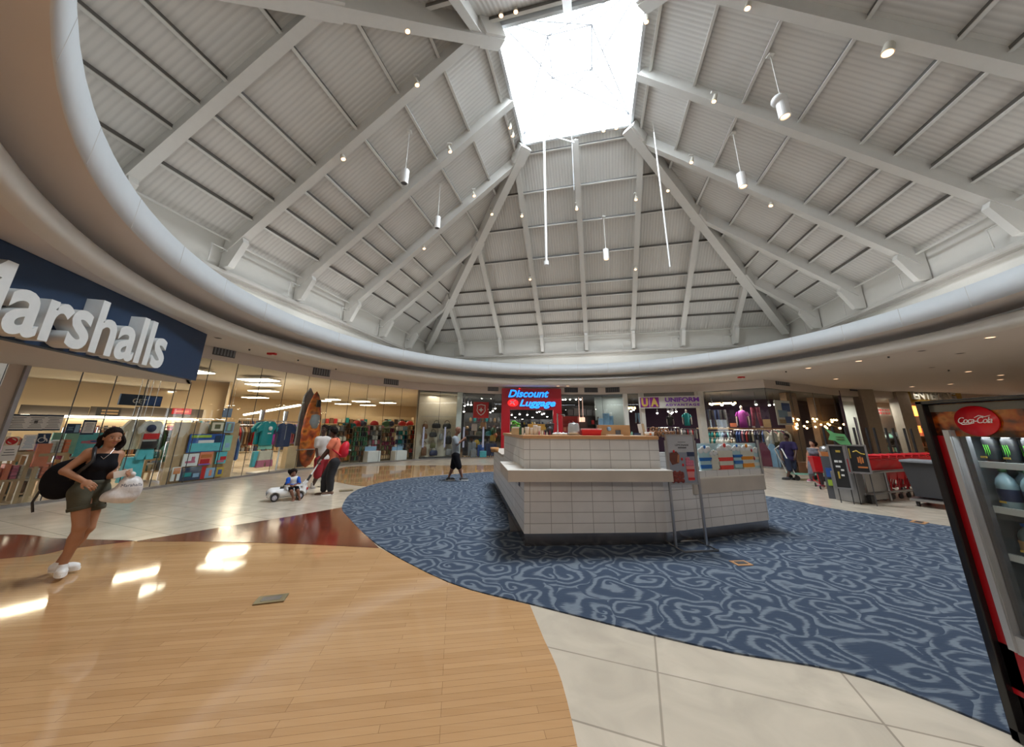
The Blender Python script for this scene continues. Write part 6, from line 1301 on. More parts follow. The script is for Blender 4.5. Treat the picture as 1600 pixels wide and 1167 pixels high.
for (x0, y0, x1, y1, lab, r_) in ((850, 210, 860, 408, 'long white hanging tube with a lamp at its lower end left of the middle', .045), (1022, 207, 1042, 418, 'long thin white hanging tube right of the middle', .03), (893, 205, 908, 296, 'thin dark hanging cable near the middle of the skylight edge', .012)):
    p = onplane(x0, y0, (CX + Dv.x * 1.9, CY + Dv.y * 1.9, 0), (Dv.x, Dv.y, 0)); rb = R(x1, y1); q = p.xy.length / rb.xy.length; zb = H + rb.z * q
    t = thing('hanging_tube', lab, 'hanging tube', (p.x, p.y, zb)); MB().tube([(0, 0, 0), (0, 0, p.z - zb)], r_, 8).build('tube', M['white'] if r_ > .02 else pm('grey'), t)
    if r_ > .02: MB().tube([(0, 0, p.z - zb), (0, 0, ZK - zb - .1)], .008, 5).build('wire', M['steel_white'], t)
    if r_ > .04: MB().cyl((0, 0, 0), (0, 0, -.16), .09, .09, 16).build('lamp_head', M['white'], t)
a = onplane(776, 188, (CX + Dv.x * 1.9, CY + Dv.y * 1.9, 0), (Dv.x, Dv.y, 0)); b = onplane(897, 223, (CX + Dv.x * 1.9, CY + Dv.y * 1.9, 0), (Dv.x, Dv.y, 0))
tag(MB().tube([a, b], .03, 8).build('tie_rod', M['white']), 'thin white rod crossing below the far left corner of the skylight', 'rod')
# ceiling downlights, sprinklers, alarms
lamp_mat('down_warm', (1, .6, .36), 2.2)
for i, (x, y) in enumerate([(1263, 575), (1342, 564), (1547, 527), (1513, 580.5), (1564, 586), (1563, 593), (1306, 592), (1485, 600), (1425, 604), (872, 603), (887, 603)]):
    p = at(x, y, ZC); t = thing('downlight', 'small warm recessed downlight in the mall ceiling, ' + ['above the corner air vent', 'above the far pillars, near the lip', 'above the fridge logo, nearest the lip', 'above the fridge corner, upper', 'above the fridge top, left of two', 'above the fridge top, lower of two', 'right of the clothes shop corner', 'above the lettered facade', 'above the last pillar', 'left of two beside the red portal', 'right of two beside the red portal'][i], 'downlight', p, 0, 'downlights in the mall ceiling')
    MB().lathe([(.085, -.008), (.11, -.008), (.11, 0), (.085, 0)], n=20).build('trim_ring', M['white'], t); MB().cyl((0, 0, -.001), (0, 0, -.005), .085, n=20).build('lens', M['down_warm'], t)
for i, (x, y) in enumerate([(341, 528), (1456, 574), (1440, 548), (1500, 552), (580, 592)]):
    p = at(x, y, ZC); t = thing('downlight', 'dark unlit downlight in the mall ceiling ' + ['beside the navy sign', 'above the far pillars', 'near the right lip', 'nearest the right picture edge', 'above the toy racks'][i], 'downlight', p, 0, 'unlit downlights in the mall ceiling')
    MB().lathe([(.085, -.008), (.11, -.008), (.11, 0), (.085, 0)], n=20).build('trim_ring', M['soffit'], t); MB().cyl((0, 0, -.001), (0, 0, -.005), .085, n=20).build('lens', M['dark'], t)
for i, (x, y) in enumerate([(390, 545.5), (466, 562), (525, 576), (1388, 557), (1228, 580), (1482, 578)]):
    p = at(x, y, ZC); t = thing('sprinkler', 'tiny dark sprinkler head ' + ['left of the left red alarm', 'above the kayak', 'above the toy racks', 'near the right lip', 'above the clothes shop corner', 'above the lettered facade'][i], 'sprinkler', p, 0, 'sprinklers on the mall ceiling')
    MB().cyl((0, 0, 0), (0, 0, -.05), .03, .02, 10).build('body', M['dark'], t); MB().cyl((0, 0, -.05), (0, 0, -.055), .035, n=10).build('deflector', M['steel'], t)
for x, y, lb in ((425, 551.5, 'red fire alarm strobe on the ceiling left, before the tall shop'), (1158, 588.5, 'red fire alarm strobe on the ceiling right, above the clothes shop')):
    p = at(x, y, ZC); t = thing('fire_alarm', lb, 'alarm', p); MB().box((0, 0, -.03), (.26, .12, .06)).build('housing', M['red'], t); MB().box((.05, 0, -.065), (.06, .05, .02)).build('strobe', M['white'], t)
# ================================================================ PEOPLE
class Field:
    """signed distance on a grid: smooth unions of tapered capsules and ellipsoids, meshed by surface nets"""
    def __init__(s, lo, hi, v):
        s.lo = np.array(lo, float); s.v = v; s.n = np.ceil((np.array(hi) - s.lo) / v).astype(int) + 2; s.F = np.full(s.n, 9.0, np.float32)
    def _sub(s, a, b):
        i0 = np.clip(np.floor((a - s.lo) / s.v).astype(int), 0, s.n - 1); i1 = np.clip(np.ceil((b - s.lo) / s.v).astype(int) + 1, 1, s.n)
        sl = tuple(slice(p, q) for p, q in zip(i0, i1)); ax = [s.lo[k] + s.v * np.arange(i0[k], i1[k]) for k in range(3)]
        return sl, np.stack(np.meshgrid(*ax, indexing='ij'), -1)
    def _mix(s, sl, d, k, sub=False):
        f = s.F[sl]
        if sub: s.F[sl] = np.maximum(f, -d); return
        h = np.clip(.5 + .5 * (d - f) / k, 0, 1) if k > 0 else (d > f)
        s.F[sl] = d + (f - d) * h - (k * h * (1 - h) if k > 0 else 0)
    def cap(s, a, b, r0, r1, k=.02):
        a = np.array(a, float); b = np.array(b, float); m = max(r0, r1) + k + 2 * s.v
        sl, P = s._sub(np.minimum(a, b) - m, np.maximum(a, b) + m); ab = b - a; L = max(ab @ ab, 1e-9)
        h = np.clip(((P - a) @ ab) / L, 0, 1); d = np.linalg.norm(P - a - h[..., None] * ab, axis=-1) - (r0 + (r1 - r0) * h); s._mix(sl, d, k); return s
    def ell(s, c, r, ax=None, k=.02, sub=False):
        c = np.array(c, float); r = np.array(r, float); m = r.max() + k + 2 * s.v; sl, P = s._sub(c - m, c + m); q = P - c
        if ax is not None: q = q @ np.array(ax, float).T
        k0 = np.linalg.norm(q / r, axis=-1); k1 = np.linalg.norm(q / (r * r), axis=-1) + 1e-9; s._mix(sl, k0 * (k0 - 1) / k1, k, sub); return s
    def cut(s, p, n):
        """keep the side n points away from"""
        sl, P = s._sub(s.lo, s.lo + s.n * s.v); n = np.array(n, float); n /= np.linalg.norm(n); s.F[sl] = np.maximum(s.F[sl], (P - np.array(p)) @ n); return s
    def mesh(s, name, m, parent=None):
        F = s.F; S_ = F < 0; n = F.shape; c = {}
        acc = np.zeros((n[0] - 1, n[1] - 1, n[2] - 1, 3), np.float32); cnt = np.zeros((n[0] - 1, n[1] - 1, n[2] - 1), np.float32)
        for ax in range(3):
            o1, o2 = [q for q in range(3) if q != ax]
            for u in (0, 1):
                for w in (0, 1):
                    st = [0, 0, 0]; st[o1] = u; st[o2] = w
                    A = F[st[0]:st[0] + n[0] - 1, st[1]:st[1] + n[1] - 1, st[2]:st[2] + n[2] - 1]; e = list(st); e[ax] += 1
                    B = F[e[0]:e[0] + n[0] - 1, e[1]:e[1] + n[1] - 1, e[2]:e[2] + n[2] - 1]
                    x = (A < 0) != (B < 0); i = np.nonzero(x); t = A[i] / (A[i] - B[i]); p = np.zeros((len(t), 3), np.float32); p += np.array(st, np.float32); p[:, ax] += t
                    acc[i] += p; cnt[i] += 1
        on = cnt > 0; idx = np.full(on.shape, -1, int); ii = np.argwhere(on); idx[on] = np.arange(len(ii)); V = (ii + acc[on] / cnt[on][:, None]) * s.v + s.lo
        Q = []
        for ax in range(3):
            sa = [slice(1, q - 1) for q in n]; sa[ax] = slice(0, n[ax] - 1); sb = list(sa); sb[ax] = slice(1, n[ax]); a = S_[tuple(sa)]; b = S_[tuple(sb)]
            for flip, msk in ((0, a & ~b), (1, b & ~a)):
                w = np.argwhere(msk)
                if not len(w): continue
                w = w + 1; w[:, ax] -= 1; o1, o2 = [(1, 2), (2, 0), (0, 1)][ax]
                def cc(d1, d2): q = w.copy(); q[:, o1] -= d1; q[:, o2] -= d2; return idx[q[:, 0], q[:, 1], q[:, 2]]
                q = np.stack([cc(1, 1), cc(0, 1), cc(0, 0), cc(1, 0)], 1); Q.append(q[:, ::-1] if flip else q)
        Q = np.concatenate(Q) if Q else np.zeros((0, 4), int); Q = Q[(Q >= 0).all(1)]
        # one pass of relaxation
        nb = np.zeros_like(V); k = np.zeros(len(V))
        for i in range(4):
            np.add.at(nb, Q[:, i], V[Q[:, (i + 1) % 4]]); np.add.at(k, Q[:, i], 1)
        V = np.where(k[:, None] > 0, V * .5 + .5 * nb / np.maximum(k, 1)[:, None], V)
        me = bpy.data.meshes.new(name); me.from_pydata(V.tolist(), [], Q.tolist()); me.polygons.foreach_set('use_smooth', [True] * len(Q)); me.materials.append(m); me.update()
        o = bpy.data.objects.new(name, me); COL.objects.link(o)
        if parent is not None: o.parent = parent
        return o
def skin(name, col): return C_(name, col, rough=.5, var=.05, scale=20)
def unit(v): v = np.array(v, float); return v / (np.linalg.norm(v) + 1e-9)
class Person:
    """pixel-measured joints put on an upright plane through the feet, facing the camera; z up; offsets dep move towards the viewer"""
    def __init__(s, label, foot, J, face, skin_m, s_=1.0, vox=.011, name='person', fem=False):
        g = Vector(foot) if len(foot) == 2 and abs(foot[0]) < 40 and abs(foot[1]) < 40 else at(*foot).xy
        s.g = Vector((g.x, g.y)); s.D = s.g.length; s.view = s.g.normalized(); s.right = Vector((s.view.y, -s.view.x)); s.v = vox; s.k = s_
        s.J = {}
        for n, q in J.items(): s.J[n] = s.P(*q)
        s.t = thing(name, label, 'person', (0, 0, 0)); s.t.location = (s.g.x, s.g.y, 0); s.off = np.array([s.g.x, s.g.y, 0.0])
        for n in s.J: s.J[n] = s.J[n] - s.off
        s.f = unit(np.array([*(s.right * face[0] - s.view * face[1]), face[2] if len(face) > 2 else 0])); s.sk = skin_m; s.fem = fem
    def P(s, x, y, dep=0):
        r = R(x, y); t = (s.D - dep) / Vector((r.x, r.y)).dot(s.view); return np.array([r.x * t, r.y * t, H + r.z * t])
    def W(s, rx, toward, z=0): return np.array([*(s.right * rx - s.view * toward), z])
    def field(s, vox=None):
        A = np.array(list(s.J.values())); m = .3 * s.k; return Field(A.min(0) - m, A.max(0) + m, vox or s.v)
    def torso(s, F, off=0, k=.05):
        J = s.J; K = s.k; o = off; nk, pl = J['neck'], (J['hipL'] + J['hipR']) / 2; up = unit(nk - pl); L = np.linalg.norm(nk - pl)
        sh = unit(J['shR'] - J['shL']); fw = unit(np.cross(up, sh)); fw = fw if fw @ s.f > -.2 else -fw; s.fw = fw; ax = np.stack([sh, fw, up])
        w = np.linalg.norm(J['shR'] - J['shL']) / 2
        F.ell(pl + up * .02 * K, (.155 * K + o, .105 * K + o, .12 * K + o), ax, k); F.ell(pl + up * L * .36, ((.118 if s.fem else .135) * K + o, .09 * K + o, .15 * K + o), ax, k)
        F.ell(pl + up * L * .68, (max(.125 * K, w * .80) + o, .105 * K + o, .17 * K + o), ax, k); F.cap(J['shL'] * .85 + nk * .15, J['shR'] * .85 + nk * .15, .055 * K + o, .055 * K + o, k)
        if s.fem:
            for q in (-1, 1): F.ell(pl + up * L * .66 + sh * q * .062 * K + fw * .072 * K, (.058 * K + o, .05 * K + o, .055 * K + o), ax, .03)
        s.ax = ax; s.pl = pl; s.up = up; s.L = L; return F
    def arm(s, F, S_, off=0, part=1.0, k=.025):
        J = s.J; K = s.k; a, b, c = J['sh' + S_], J['el' + S_], J['wr' + S_]
        if part < 1: F.cap(a, a + (b - a) * part, .055 * K + off, .048 * K + off, k); return F
        F.ell(a, (.058 * K + off,) * 3, None, k); F.cap(a, b, .052 * K + off, .038 * K + off, k); F.cap(b, c, .039 * K + off, .026 * K + off, .015); return F
    def hand(s, F, S_, curl=.5, dirn=None, palm=None, r=.0088):
        J = s.J; K = s.k; w = J['wr' + S_]; d = unit(dirn if dirn is not None else w - J['el' + S_]); n = unit(palm if palm is not None else s.pl - w); n = unit(n - d * (n @ d)); sd = np.cross(d, n)
        pc = w + d * .045 * K; F.ell(pc, (.040 * K, .046 * K, .018 * K), np.stack([sd, d, n]), .012)
        for i, (u, ln) in enumerate(((-.030, .068), (-.010, .078), (.010, .074), (.029, .058))):
            p = pc + sd * u * K + d * .035 * K; dd = d
            for q in range(3):
                an = curl * (.6 + .35 * q); e = unit(dd * math.cos(an) + n * math.sin(an)); p2 = p + e * ln * K * (.45 - .07 * q); F.cap(p, p2, r * K, r * K * .92, .004); p = p2; dd = e; n2 = n
        tsgn = 1 if S_ == 'R' else -1; b = w + d * .02 * K - sd * .032 * K; e = unit(d * .75 - sd * .55 + n * .35); F.cap(b, b + e * .035 * K, .012 * K, .0105 * K, .008); F.cap(b + e * .035 * K, b + e * .035 * K + unit(d + n * .5) * .026 * K, .0105 * K, .009 * K, .004); return F
    def leg(s, F, S_, off=0, a0=0, part=2.0, k=.03, fat=1.0):
        J = s.J; K = s.k; a, b, c = J['hip' + S_], J['kn' + S_], J['an' + S_]; T = .082 * fat
        if part <= 1: e = a + (b - a) * part; F.cap(a, e, T * K + off, (T * (1 - part) + .056 * part * fat) * K + off, k); return F
        F.cap(a, b, T * K + off, .056 * K * fat + off, k); F.ell(b, (.054 * K * fat + off,) * 3, None, .02)
        m = b + (c - b) * .32; e = b + (c - b) * min(1, part - 1); F.cap(b, m, .047 * K * fat + off, .053 * K * fat + off, .02); F.cap(m, e, .052 * K * fat + off, (.052 - .02 * min(1, part - 1)) * K * fat + off, .02); return F
    def foot(s, F, S_, dirn, ln=.17, r=.036, off=0):
        K = s.k; a = s.J['an' + S_]; d = unit(dirn); h = a + np.array([0, 0, -.045 * K]) - d * .03 * K; F.cap(a, h, .032 * K + off, .034 * K + off, .02); F.cap(h, h + d * ln * K + np.array([0, 0, -.008 * K]), (r + .002) * K + off, r * .8 * K + off, .02)
        F.ell(h + d * ln * .72 * K + np.array([0, 0, -.01]), ((r + .010) * K + off,) * 2 + (r * .8 * K + off,), None, .02); return F
    def head(s, F, big=1.0):
        K = s.k * big; h = s.J['head']; nk = s.J['neck']; f = s.f; up = unit(unit(h - nk) * .6 + np.array([0, 0, 1])); rt = unit(np.cross(f, up)); f = unit(np.cross(up, rt)); ax = np.stack([rt, f, up]); s.h = h; s.hax = ax; s.hK = K
        F.cap(nk - up * .02 * K, h - up * .055 * K, .052 * K, .047 * K, .025)
        F.ell(h + up * .022 * K, (.074 * K, .090 * K, .088 * K), ax, .02); F.ell(h - up * .045 * K + f * .018 * K, (.056 * K, .066 * K, .062 * K), ax, .025); F.ell(h - up * .092 * K + f * .052 * K, (.024 * K, .022 * K, .018 * K), ax, .025)
        for q in (-1, 1):
            F.ell(h + rt * q * .040 * K + f * .062 * K - up * .030 * K, (.022 * K, .02 * K, .02 * K), ax, .02); F.ell(h + rt * q * .074 * K - f * .005 * K - up * .012 * K, (.010 * K, .018 * K, .030 * K), ax, .006)
            F.ell(h + rt * q * .031 * K + f * .094 * K - up * .004 * K, (.015 * K, .012 * K, .009 * K), ax, .004, sub=True)
        F.cap(h + f * .082 * K + up * .002 * K, h + f * .103 * K - up * .032 * K, .009 * K, .014 * K, .010); F.ell(h + f * .092 * K - up * .038 * K, (.019 * K, .010 * K, .009 * K), ax, .006)
        return F
    def face(s, hair=None):
        h, ax, K, t = s.h, s.hax, s.hK, s.t; rt, f, up = ax
        Mx = Matrix(((rt[0], f[0], up[0], h[0]), (rt[1], f[1], up[1], h[1]), (rt[2], f[2], up[2], h[2]), (0, 0, 0, 1)))
        for q in (-1, 1):
            e = MB().ball((q * .031 * K, .073 * K, -.004 * K), (.0125 * K, .011 * K, .0085 * K), 12, 8, Mx).build('eye', C_('eye_white', (.42, .38, .36), rough=.2), t); MB().ball((q * .031 * K + .002, .0825 * K, -.004 * K), (.0068 * K, .003 * K, .0070 * K), 10, 6, Mx).build('iris', C_('iris', (.03, .012, .008), rough=.2), e)
            MB().tube([Mx @ Vector((q * .050 * K, .070 * K, .014 * K)), Mx @ Vector((q * .032 * K, .0815 * K, .020 * K)), Mx @ Vector((q * .014 * K, .084 * K, .016 * K))], .0032 * K, 6).build('eyebrow', C_('brow', (.02, .012, .01), rough=.8), t)
        MB().tube([Mx @ Vector((-.026 * K, .076 * K, -.058 * K)), Mx @ Vector((-.012 * K, .085 * K, -.062 * K)), Mx @ Vector((0, .088 * K, -.061 * K)), Mx @ Vector((.012 * K, .085 * K, -.062 * K)), Mx @ Vector((.026 * K, .076 * K, -.058 * K))], [.002 * K, .006 * K, .0055 * K, .006 * K, .002 * K], 8).build('lips', C_('lips', (.32, .10, .09), rough=.4), t)
        return Mx
    def hairF(s, grow=.012, line=.035, fieldvox=None):
        h, ax, K = s.h, s.hax, s.hK; rt, f, up = ax; F = Field(h - .32 * K, h + .25 * K, fieldvox or max(.006, s.v * .8)); F.ell(h + up * .028 * K - f * .008 * K, (.074 * K + grow, .092 * K + grow, .090 * K + grow), ax, .01)
        F.cut(h + f * .060 * K + up * line * K, unit(f * 1.0 - up * .9)); F.cut(h - up * .06 * K, -up); return F
    def shoe(s, S_, dirn, m, sole=None, ln=.19, nm='shoe'):
        K = s.k; a = s.J['an' + S_]; F = Field(a - .34 * K, a + .30 * K, max(.006, s.v * .7)); d = unit(dirn); h = a + np.array([0, 0, -.05 * K]) - d * .035 * K
        F.cap(a + np.array([0, 0, -.015]), h, .040 * K, .044 * K, .015); F.cap(h, h + d * ln * K + np.array([0, 0, -.004 * K]), .043 * K, .036 * K, .02); F.ell(h + d * ln * .75 * K, (.048 * K, .048 * K, .034 * K), None, .02); F.cut(a + np.array([0, 0, .012]), (0, 0, 1))
        o = F.mesh(nm, m, s.t)
        zb = h[2] - .045 * K; sd = np.array([-d[1], d[0], 0]); mb = MB(); pts = []
        for i in range(20):
            an = 2 * math.pi * i / 20; c = h + d * (ln * .5 * K) + d * math.cos(an) * (ln * .5 + .047) * K + sd * math.sin(an) * .05 * K; pts.append((c[0], c[1]))
        mb.prism(pts, zb, zb + .03 * K).build('sole', sole or M['white'], o); return o
# ---------------- woman in front, striding with a carrier bag
SKW = skin('skin_tan', (.38, .185, .105))
W_ = Person('woman in a black sleeveless top and olive shorts striding past with a white carrier bag', (108, 899),
    dict(head=(176, 683, .02), neck=(164, 706, .0), shR=(140, 708, .05), shL=(184, 711, -.06), elR=(100, 736, .06), wrR=(131, 752, .22), elL=(172, 743, .02), wrL=(192, 740, .14), hipR=(127, 769, .03), hipL=(151, 768, -.05), knR=(126, 822, .08), knL=(137, 824, -.06), anR=(99, 881, .02), anL=(94, 878, -.14)), (.35, .9, 0), SKW, .97, .0075, fem=True)
F = W_.field(); W_.torso(F); W_.arm(F, 'R'); W_.arm(F, 'L'); W_.hand(F, 'R', .9, palm=W_.W(-.3, -1, -.1)); W_.hand(F, 'L', 1.0, palm=W_.W(-.5, .6, -.2)); W_.leg(F, 'R', fat=1.12); W_.leg(F, 'L', fat=1.1); W_.head(F); F.mesh('body', SKW, W_.t)
W_.face()
BK = C_('black_knit', (.008, .008, .011), rough=.9, var=.2, spec=.15); OL = C_('olive_cloth', (.060, .058, .038), rough=.85, var=.35, scale=6, bump=.5)
F = W_.field(); W_.torso(F, .010); F.cut(W_.pl + W_.up * .10, -W_.up); F.cut(W_.J['neck'] - W_.up * .012, W_.up)
for q in ('R', 'L'):
    a = W_.J['sh' + q]; F.ell(a + (a - W_.J['neck']) * .12, (.078, .078, .12), None, 0, sub=True)
F.cap(W_.J['neck'] * .55 + W_.J['shR'] * .45 - W_.up * .05, W_.J['neck'] * .8 + W_.J['shR'] * .2 + W_.up * .015, .02, .018, .01); F.cap(W_.J['neck'] * .55 + W_.J['shL'] * .45 - W_.up * .05, W_.J['neck'] * .8 + W_.J['shL'] * .2 + W_.up * .015, .02, .018, .01); F.mesh('tank_top', BK, W_.t)
s_ = W_
def short_leg(q, part):
    F = s_.field(); s_.torso(F, .014); F.cut(s_.pl + s_.up * .125, s_.up); a, b = s_.J['hip' + q], s_.J['kn' + q]
    F.cap(a, a + (b - a) * (part + .25), .104, .098, .03); e = a + (b - a) * part; F.cut(e, b - a + np.array([0, 0, -.05]))
    sg = 1 if q == 'L' else -1; F.cut(s_.pl + s_.W(.035 * -sg, 0, 0), s_.W(-sg, 0, 0)); return F
sh_ = short_leg('R', .52).mesh('shorts', OL, s_.t); short_leg('L', .50).mesh('shorts_leg', OL, sh_)
for q, part in (('R', .52), ('L', .50)):
    a, b = s_.J['hip' + q], s_.J['kn' + q]; F = s_.field(); F.cap(a, b, .110, .102, 0); e = a + (b - a) * part; F.cut(e, b - a + np.array([0, 0, -.05])); F.cut(e - (b - a) * .11, a - b); F.mesh('rolled_cuff', OL, sh_)
    c_ = a + s_.W(-.05 if q == 'R' else .05, .085, -.03); MB().tube([tuple(c_), tuple(c_ + s_.W(.03, .015, -.07)), tuple(c_ + s_.W(.05, .015, -.10))], .006, 5).build('pocket_seam', M['black'], sh_)
F = s_.field(); s_.torso(F, .020); F.cut(s_.pl + s_.up * .138, s_.up); F.cut(s_.pl + s_.up * .10, -s_.up); F.mesh('waistband', OL, sh_)
F = W_.hairF(.010, .045); h, (rt, f, up), K = W_.h, W_.hax, W_.hK
for i in range(16):
    a = i * 1.7; F.ell(h - f * (.075 + .02 * math.sin(a)) + rt * (-.02 - .07 * abs(math.sin(a * .7))) * 1 - up * (.02 + .013 * i), (.040, .038, .036), None, .012)
for i in range(9):
    F.ell(h - f * (.03) + rt * (.078 + .01 * math.sin(i)) - up * (.0 + .015 * i), (.022, .03, .025), None, .01)
    F.ell(h - f * (.02) - rt * (.082 + .03 * math.sin(i * .5)) - up * (.0 + .022 * i), (.032, .034, .028), None, .01)
F.mesh('hair', C_('hair_dark', (.012, .007, .006), rough=.75, var=.5, scale=40, bump=.9, spec=.15), W_.t)
nk = W_.J['neck']; MB().tube([tuple(nk + W_.W(-.06, .02, .03)), tuple(nk + W_.W(-.03, .085, -.035)), tuple(nk + W_.W(.005, .11, -.075)), tuple(nk + W_.W(.045, .075, -.02)), tuple(nk + W_.W(.07, .0, .04))], .004, 6).build('necklace', M['chrome'], W_.t)
W_.shoe('R', W_.W(.05, 1, 0), M['white']); W_.shoe('L', W_.W(.75, .5, 0), M['white'])
# backpack on her back
bc = W_.P(106, 744, -.13) - W_.off; F = Field(bc - .45, bc + .45, .010); ax = np.stack([unit(W_.W(.82, .0, .58)), unit(W_.W(-.3, 1, 0)), unit(W_.W(-.58, 0, .82))])
F.ell(bc, (.19, .12, .18), ax, .02); F.ell(bc - ax[0] * .08 - ax[2] * .06, (.15, .11, .15), ax, .05); F.ell(bc + ax[0] * .13 + ax[2] * .02, (.12, .10, .13), ax, .05)
t = thing('backpack', 'black backpack slung on the walking woman\'s back', 'backpack', (W_.g.x, W_.g.y, 0)); F.mesh('bag_body', BK, t)
MB().tube([tuple(W_.J['shR'] + W_.W(.03, -.08, -.05)), tuple(W_.J['shR'] + W_.W(.03, .05, .06)), tuple(W_.J['shR'] + W_.W(.045, .13, -.08)), tuple(W_.pl + W_.W(-.13, .12, .22)), tuple(W_.pl + W_.W(-.18, -.05, .12))], .018, 8).build('shoulder_strap', M['black'], t)
MB().tube([tuple(bc - ax[0] * .2 + np.array([0, 0, -.02])), tuple(bc - ax[0] * .23 + np.array([0, 0, -.12])), tuple(bc - ax[0] * .2 + np.array([0, 0, -.24]))], .012, 6).build('loose_strap', M['black'], t)
# carrier bag
hb = W_.J['wrL'] + W_.W(.04, .05, -.03); bot = W_.P(187, 787, .16) - W_.off; F = Field(np.minimum(hb, bot) - .3, np.maximum(hb, bot) + .3, .010); dn = unit(bot - hb)
F.cap(hb, hb + dn * .12, .022, .06, .03); F.cap(hb + dn * .08, bot + np.array([0, 0, .10]), .045, .105, .05); F.ell(bot + np.array([0, 0, .08]) - W_.W(.07, 0, 0), (.11, .10, .09), None, .05); F.ell(bot + W_.W(.07, 0, .15), (.085, .09, .15), None, .05); F.cut(bot + np.array([0, 0, .012]), (-.25 * W_.right.x, -.25 * W_.right.y, -1)); F.ell(hb + W_.W(.03, 0, .02), (.045, .035, .035), None, .02)
pl_ = mat('carrier_plastic', (.62, .60, .60), .35, var=.35, scale=7, bump=.8); t = thing('carrier_bag', 'white plastic carrier bag hanging from the walking woman\'s hand', 'bag', (W_.g.x, W_.g.y, 0)); F.mesh('bag_body', pl_, t)
o = text('printed_word', 'Marshalls', pm('navy'), t, w=.17, ext=.004, shear=.1); o.location = Vector(bot + W_.W(.05, .14, .20)); o.rotation_euler = (0, 0, math.atan2(W_.right.y, W_.right.x))
tag(MB().box((0, 0, 0), (.075, .012, .15), M=Matrix.Translation(Vector(W_.J['wrL'] + W_.W(.0, .07, .01)) + Vector((W_.g.x, W_.g.y, 0))) @ Matrix.Rotation(math.atan2(W_.right.y, W_.right.x), 4, 'Z') @ Matrix.Rotation(1.35, 4, 'Y')).build('phone', M['white']), 'white phone held in the walking woman\'s hand above the carrier bag', 'phone')
# ---------------- man in grey looking at his phone
SKD = skin('skin_brown', (.20, .085, .05)); SKX = skin('skin_dark', (.075, .035, .024))
G_ = Person('bald man in a grey t-shirt and black shorts walking while looking at his phone', (714, 752),
    dict(head=(715.5, 672, 0), neck=(712, 681, 0), shR=(711, 686, .16), shL=(709.5, 686, -.16), elR=(714, 694.5, .2), wrR=(723, 687, .14), elL=(712, 694.5, -.16), wrL=(724, 688, -.04), hipR=(712, 712, .09), hipL=(712, 712, -.09), knR=(717, 729, .09), knL=(708, 729, -.09), anR=(722, 745.5, .07), anL=(701, 745.5, -.07)), (1, .25, -.25), SKD, 1.02, .013)
F = G_.field(); G_.torso(F); G_.arm(F, 'R'); G_.arm(F, 'L'); G_.hand(F, 'R', .8, palm=G_.W(0, -1, 0), r=.011); G_.hand(F, 'L', .8, palm=G_.W(0, 1, 0), r=.011); G_.leg(F, 'R'); G_.leg(F, 'L'); G_.head(F); F.mesh('body', SKD, G_.t); G_.face()
F = G_.field(); G_.torso(F, .022); G_.arm(F, 'R', .026, .75); G_.arm(F, 'L', .026, .75); F.cut(G_.pl - G_.up * .03, -G_.up); F.cut(G_.J['neck'] + G_.up * .005, G_.up); F.mesh('t_shirt', C_('grey_tee', (.25, .28, .31), rough=.9, var=.1), G_.t)
F = G_.field(); G_.torso(F, .028); F.cut(G_.pl + G_.up * .06, G_.up); G_.leg(F, 'R', .038, part=.98); G_.leg(F, 'L', .038, part=.98); F.cut(G_.pl + np.array([0, 0, -.48]), (0, 0, -1)); F.mesh('shorts', BK, G_.t)
G_.shoe('R', G_.W(1, .1), M['dark']); G_.shoe('L', G_.W(1, 0), M['dark'])
p = (G_.J['wrR'] + G_.J['wrL']) / 2 + G_.W(.09, 0, .04); tag(MB().box(tuple(p + G_.off), (.012, .08, .15)).build('phone', M['black']), 'dark phone held by the man in grey', 'phone')
# ---------------- mother pushing the toy car, with the red backpack
Mm = Person('woman in a coral t-shirt and black trousers leaning forward to push the toy car', (512, 772),
    dict(head=(520.5, 675, 0), neck=(524, 684, 0), shR=(521, 690, .15), shL=(526, 690, -.14), elR=(512, 703, .2), wrR=(500, 716.5, .16), elL=(515, 704, -.16), wrL=(503, 717, -.02), hipR=(523, 722, .09), hipL=(522, 722, -.09), knR=(516, 745, .1), knL=(509, 744, -.1), anR=(516, 767, .1), anL=(505, 768, -.06)), (-.9, -.15, -.15), SKX, .98, .013, fem=True)
F = Mm.field(); Mm.torso(F); Mm.arm(F, 'R'); Mm.arm(F, 'L'); Mm.hand(F, 'R', .9, palm=Mm.W(0, -.4, -1), r=.011); Mm.hand(F, 'L', .9, palm=Mm.W(0, .4, -1), r=.011); Mm.leg(F, 'R'); Mm.leg(F, 'L'); Mm.head(F); F.mesh('body', SKX, Mm.t); Mm.face()
CO = C_('coral_cloth', (.75, .20, .11), rough=.9, var=.08)
F = Mm.field(); Mm.torso(F, .03); Mm.arm(F, 'R', .035, .62); Mm.arm(F, 'L', .035, .62); F.cut(Mm.pl - Mm.up * .06, -Mm.up); F.cut(Mm.J['neck'] + Mm.up * .0, Mm.up); F.mesh('t_shirt', CO, Mm.t)
F = Mm.field(); Mm.torso(F, .025); F.cut(Mm.pl + Mm.up * .04, Mm.up); Mm.leg(F, 'R', .036, part=1.85, fat=1.1); Mm.leg(F, 'L', .036, part=1.85, fat=1.1); F.mesh('trousers', C_('black_cloth', (.022, .022, .026), rough=.9, var=.2), Mm.t)
F = Mm.hairF(.028, .05, .010); F.mesh('hair', M['hair_dark'], Mm.t)
for q in 'RL': Mm.shoe(q, Mm.W(-1, .15), C_('sandal', (.16, .09, .06), rough=.6))
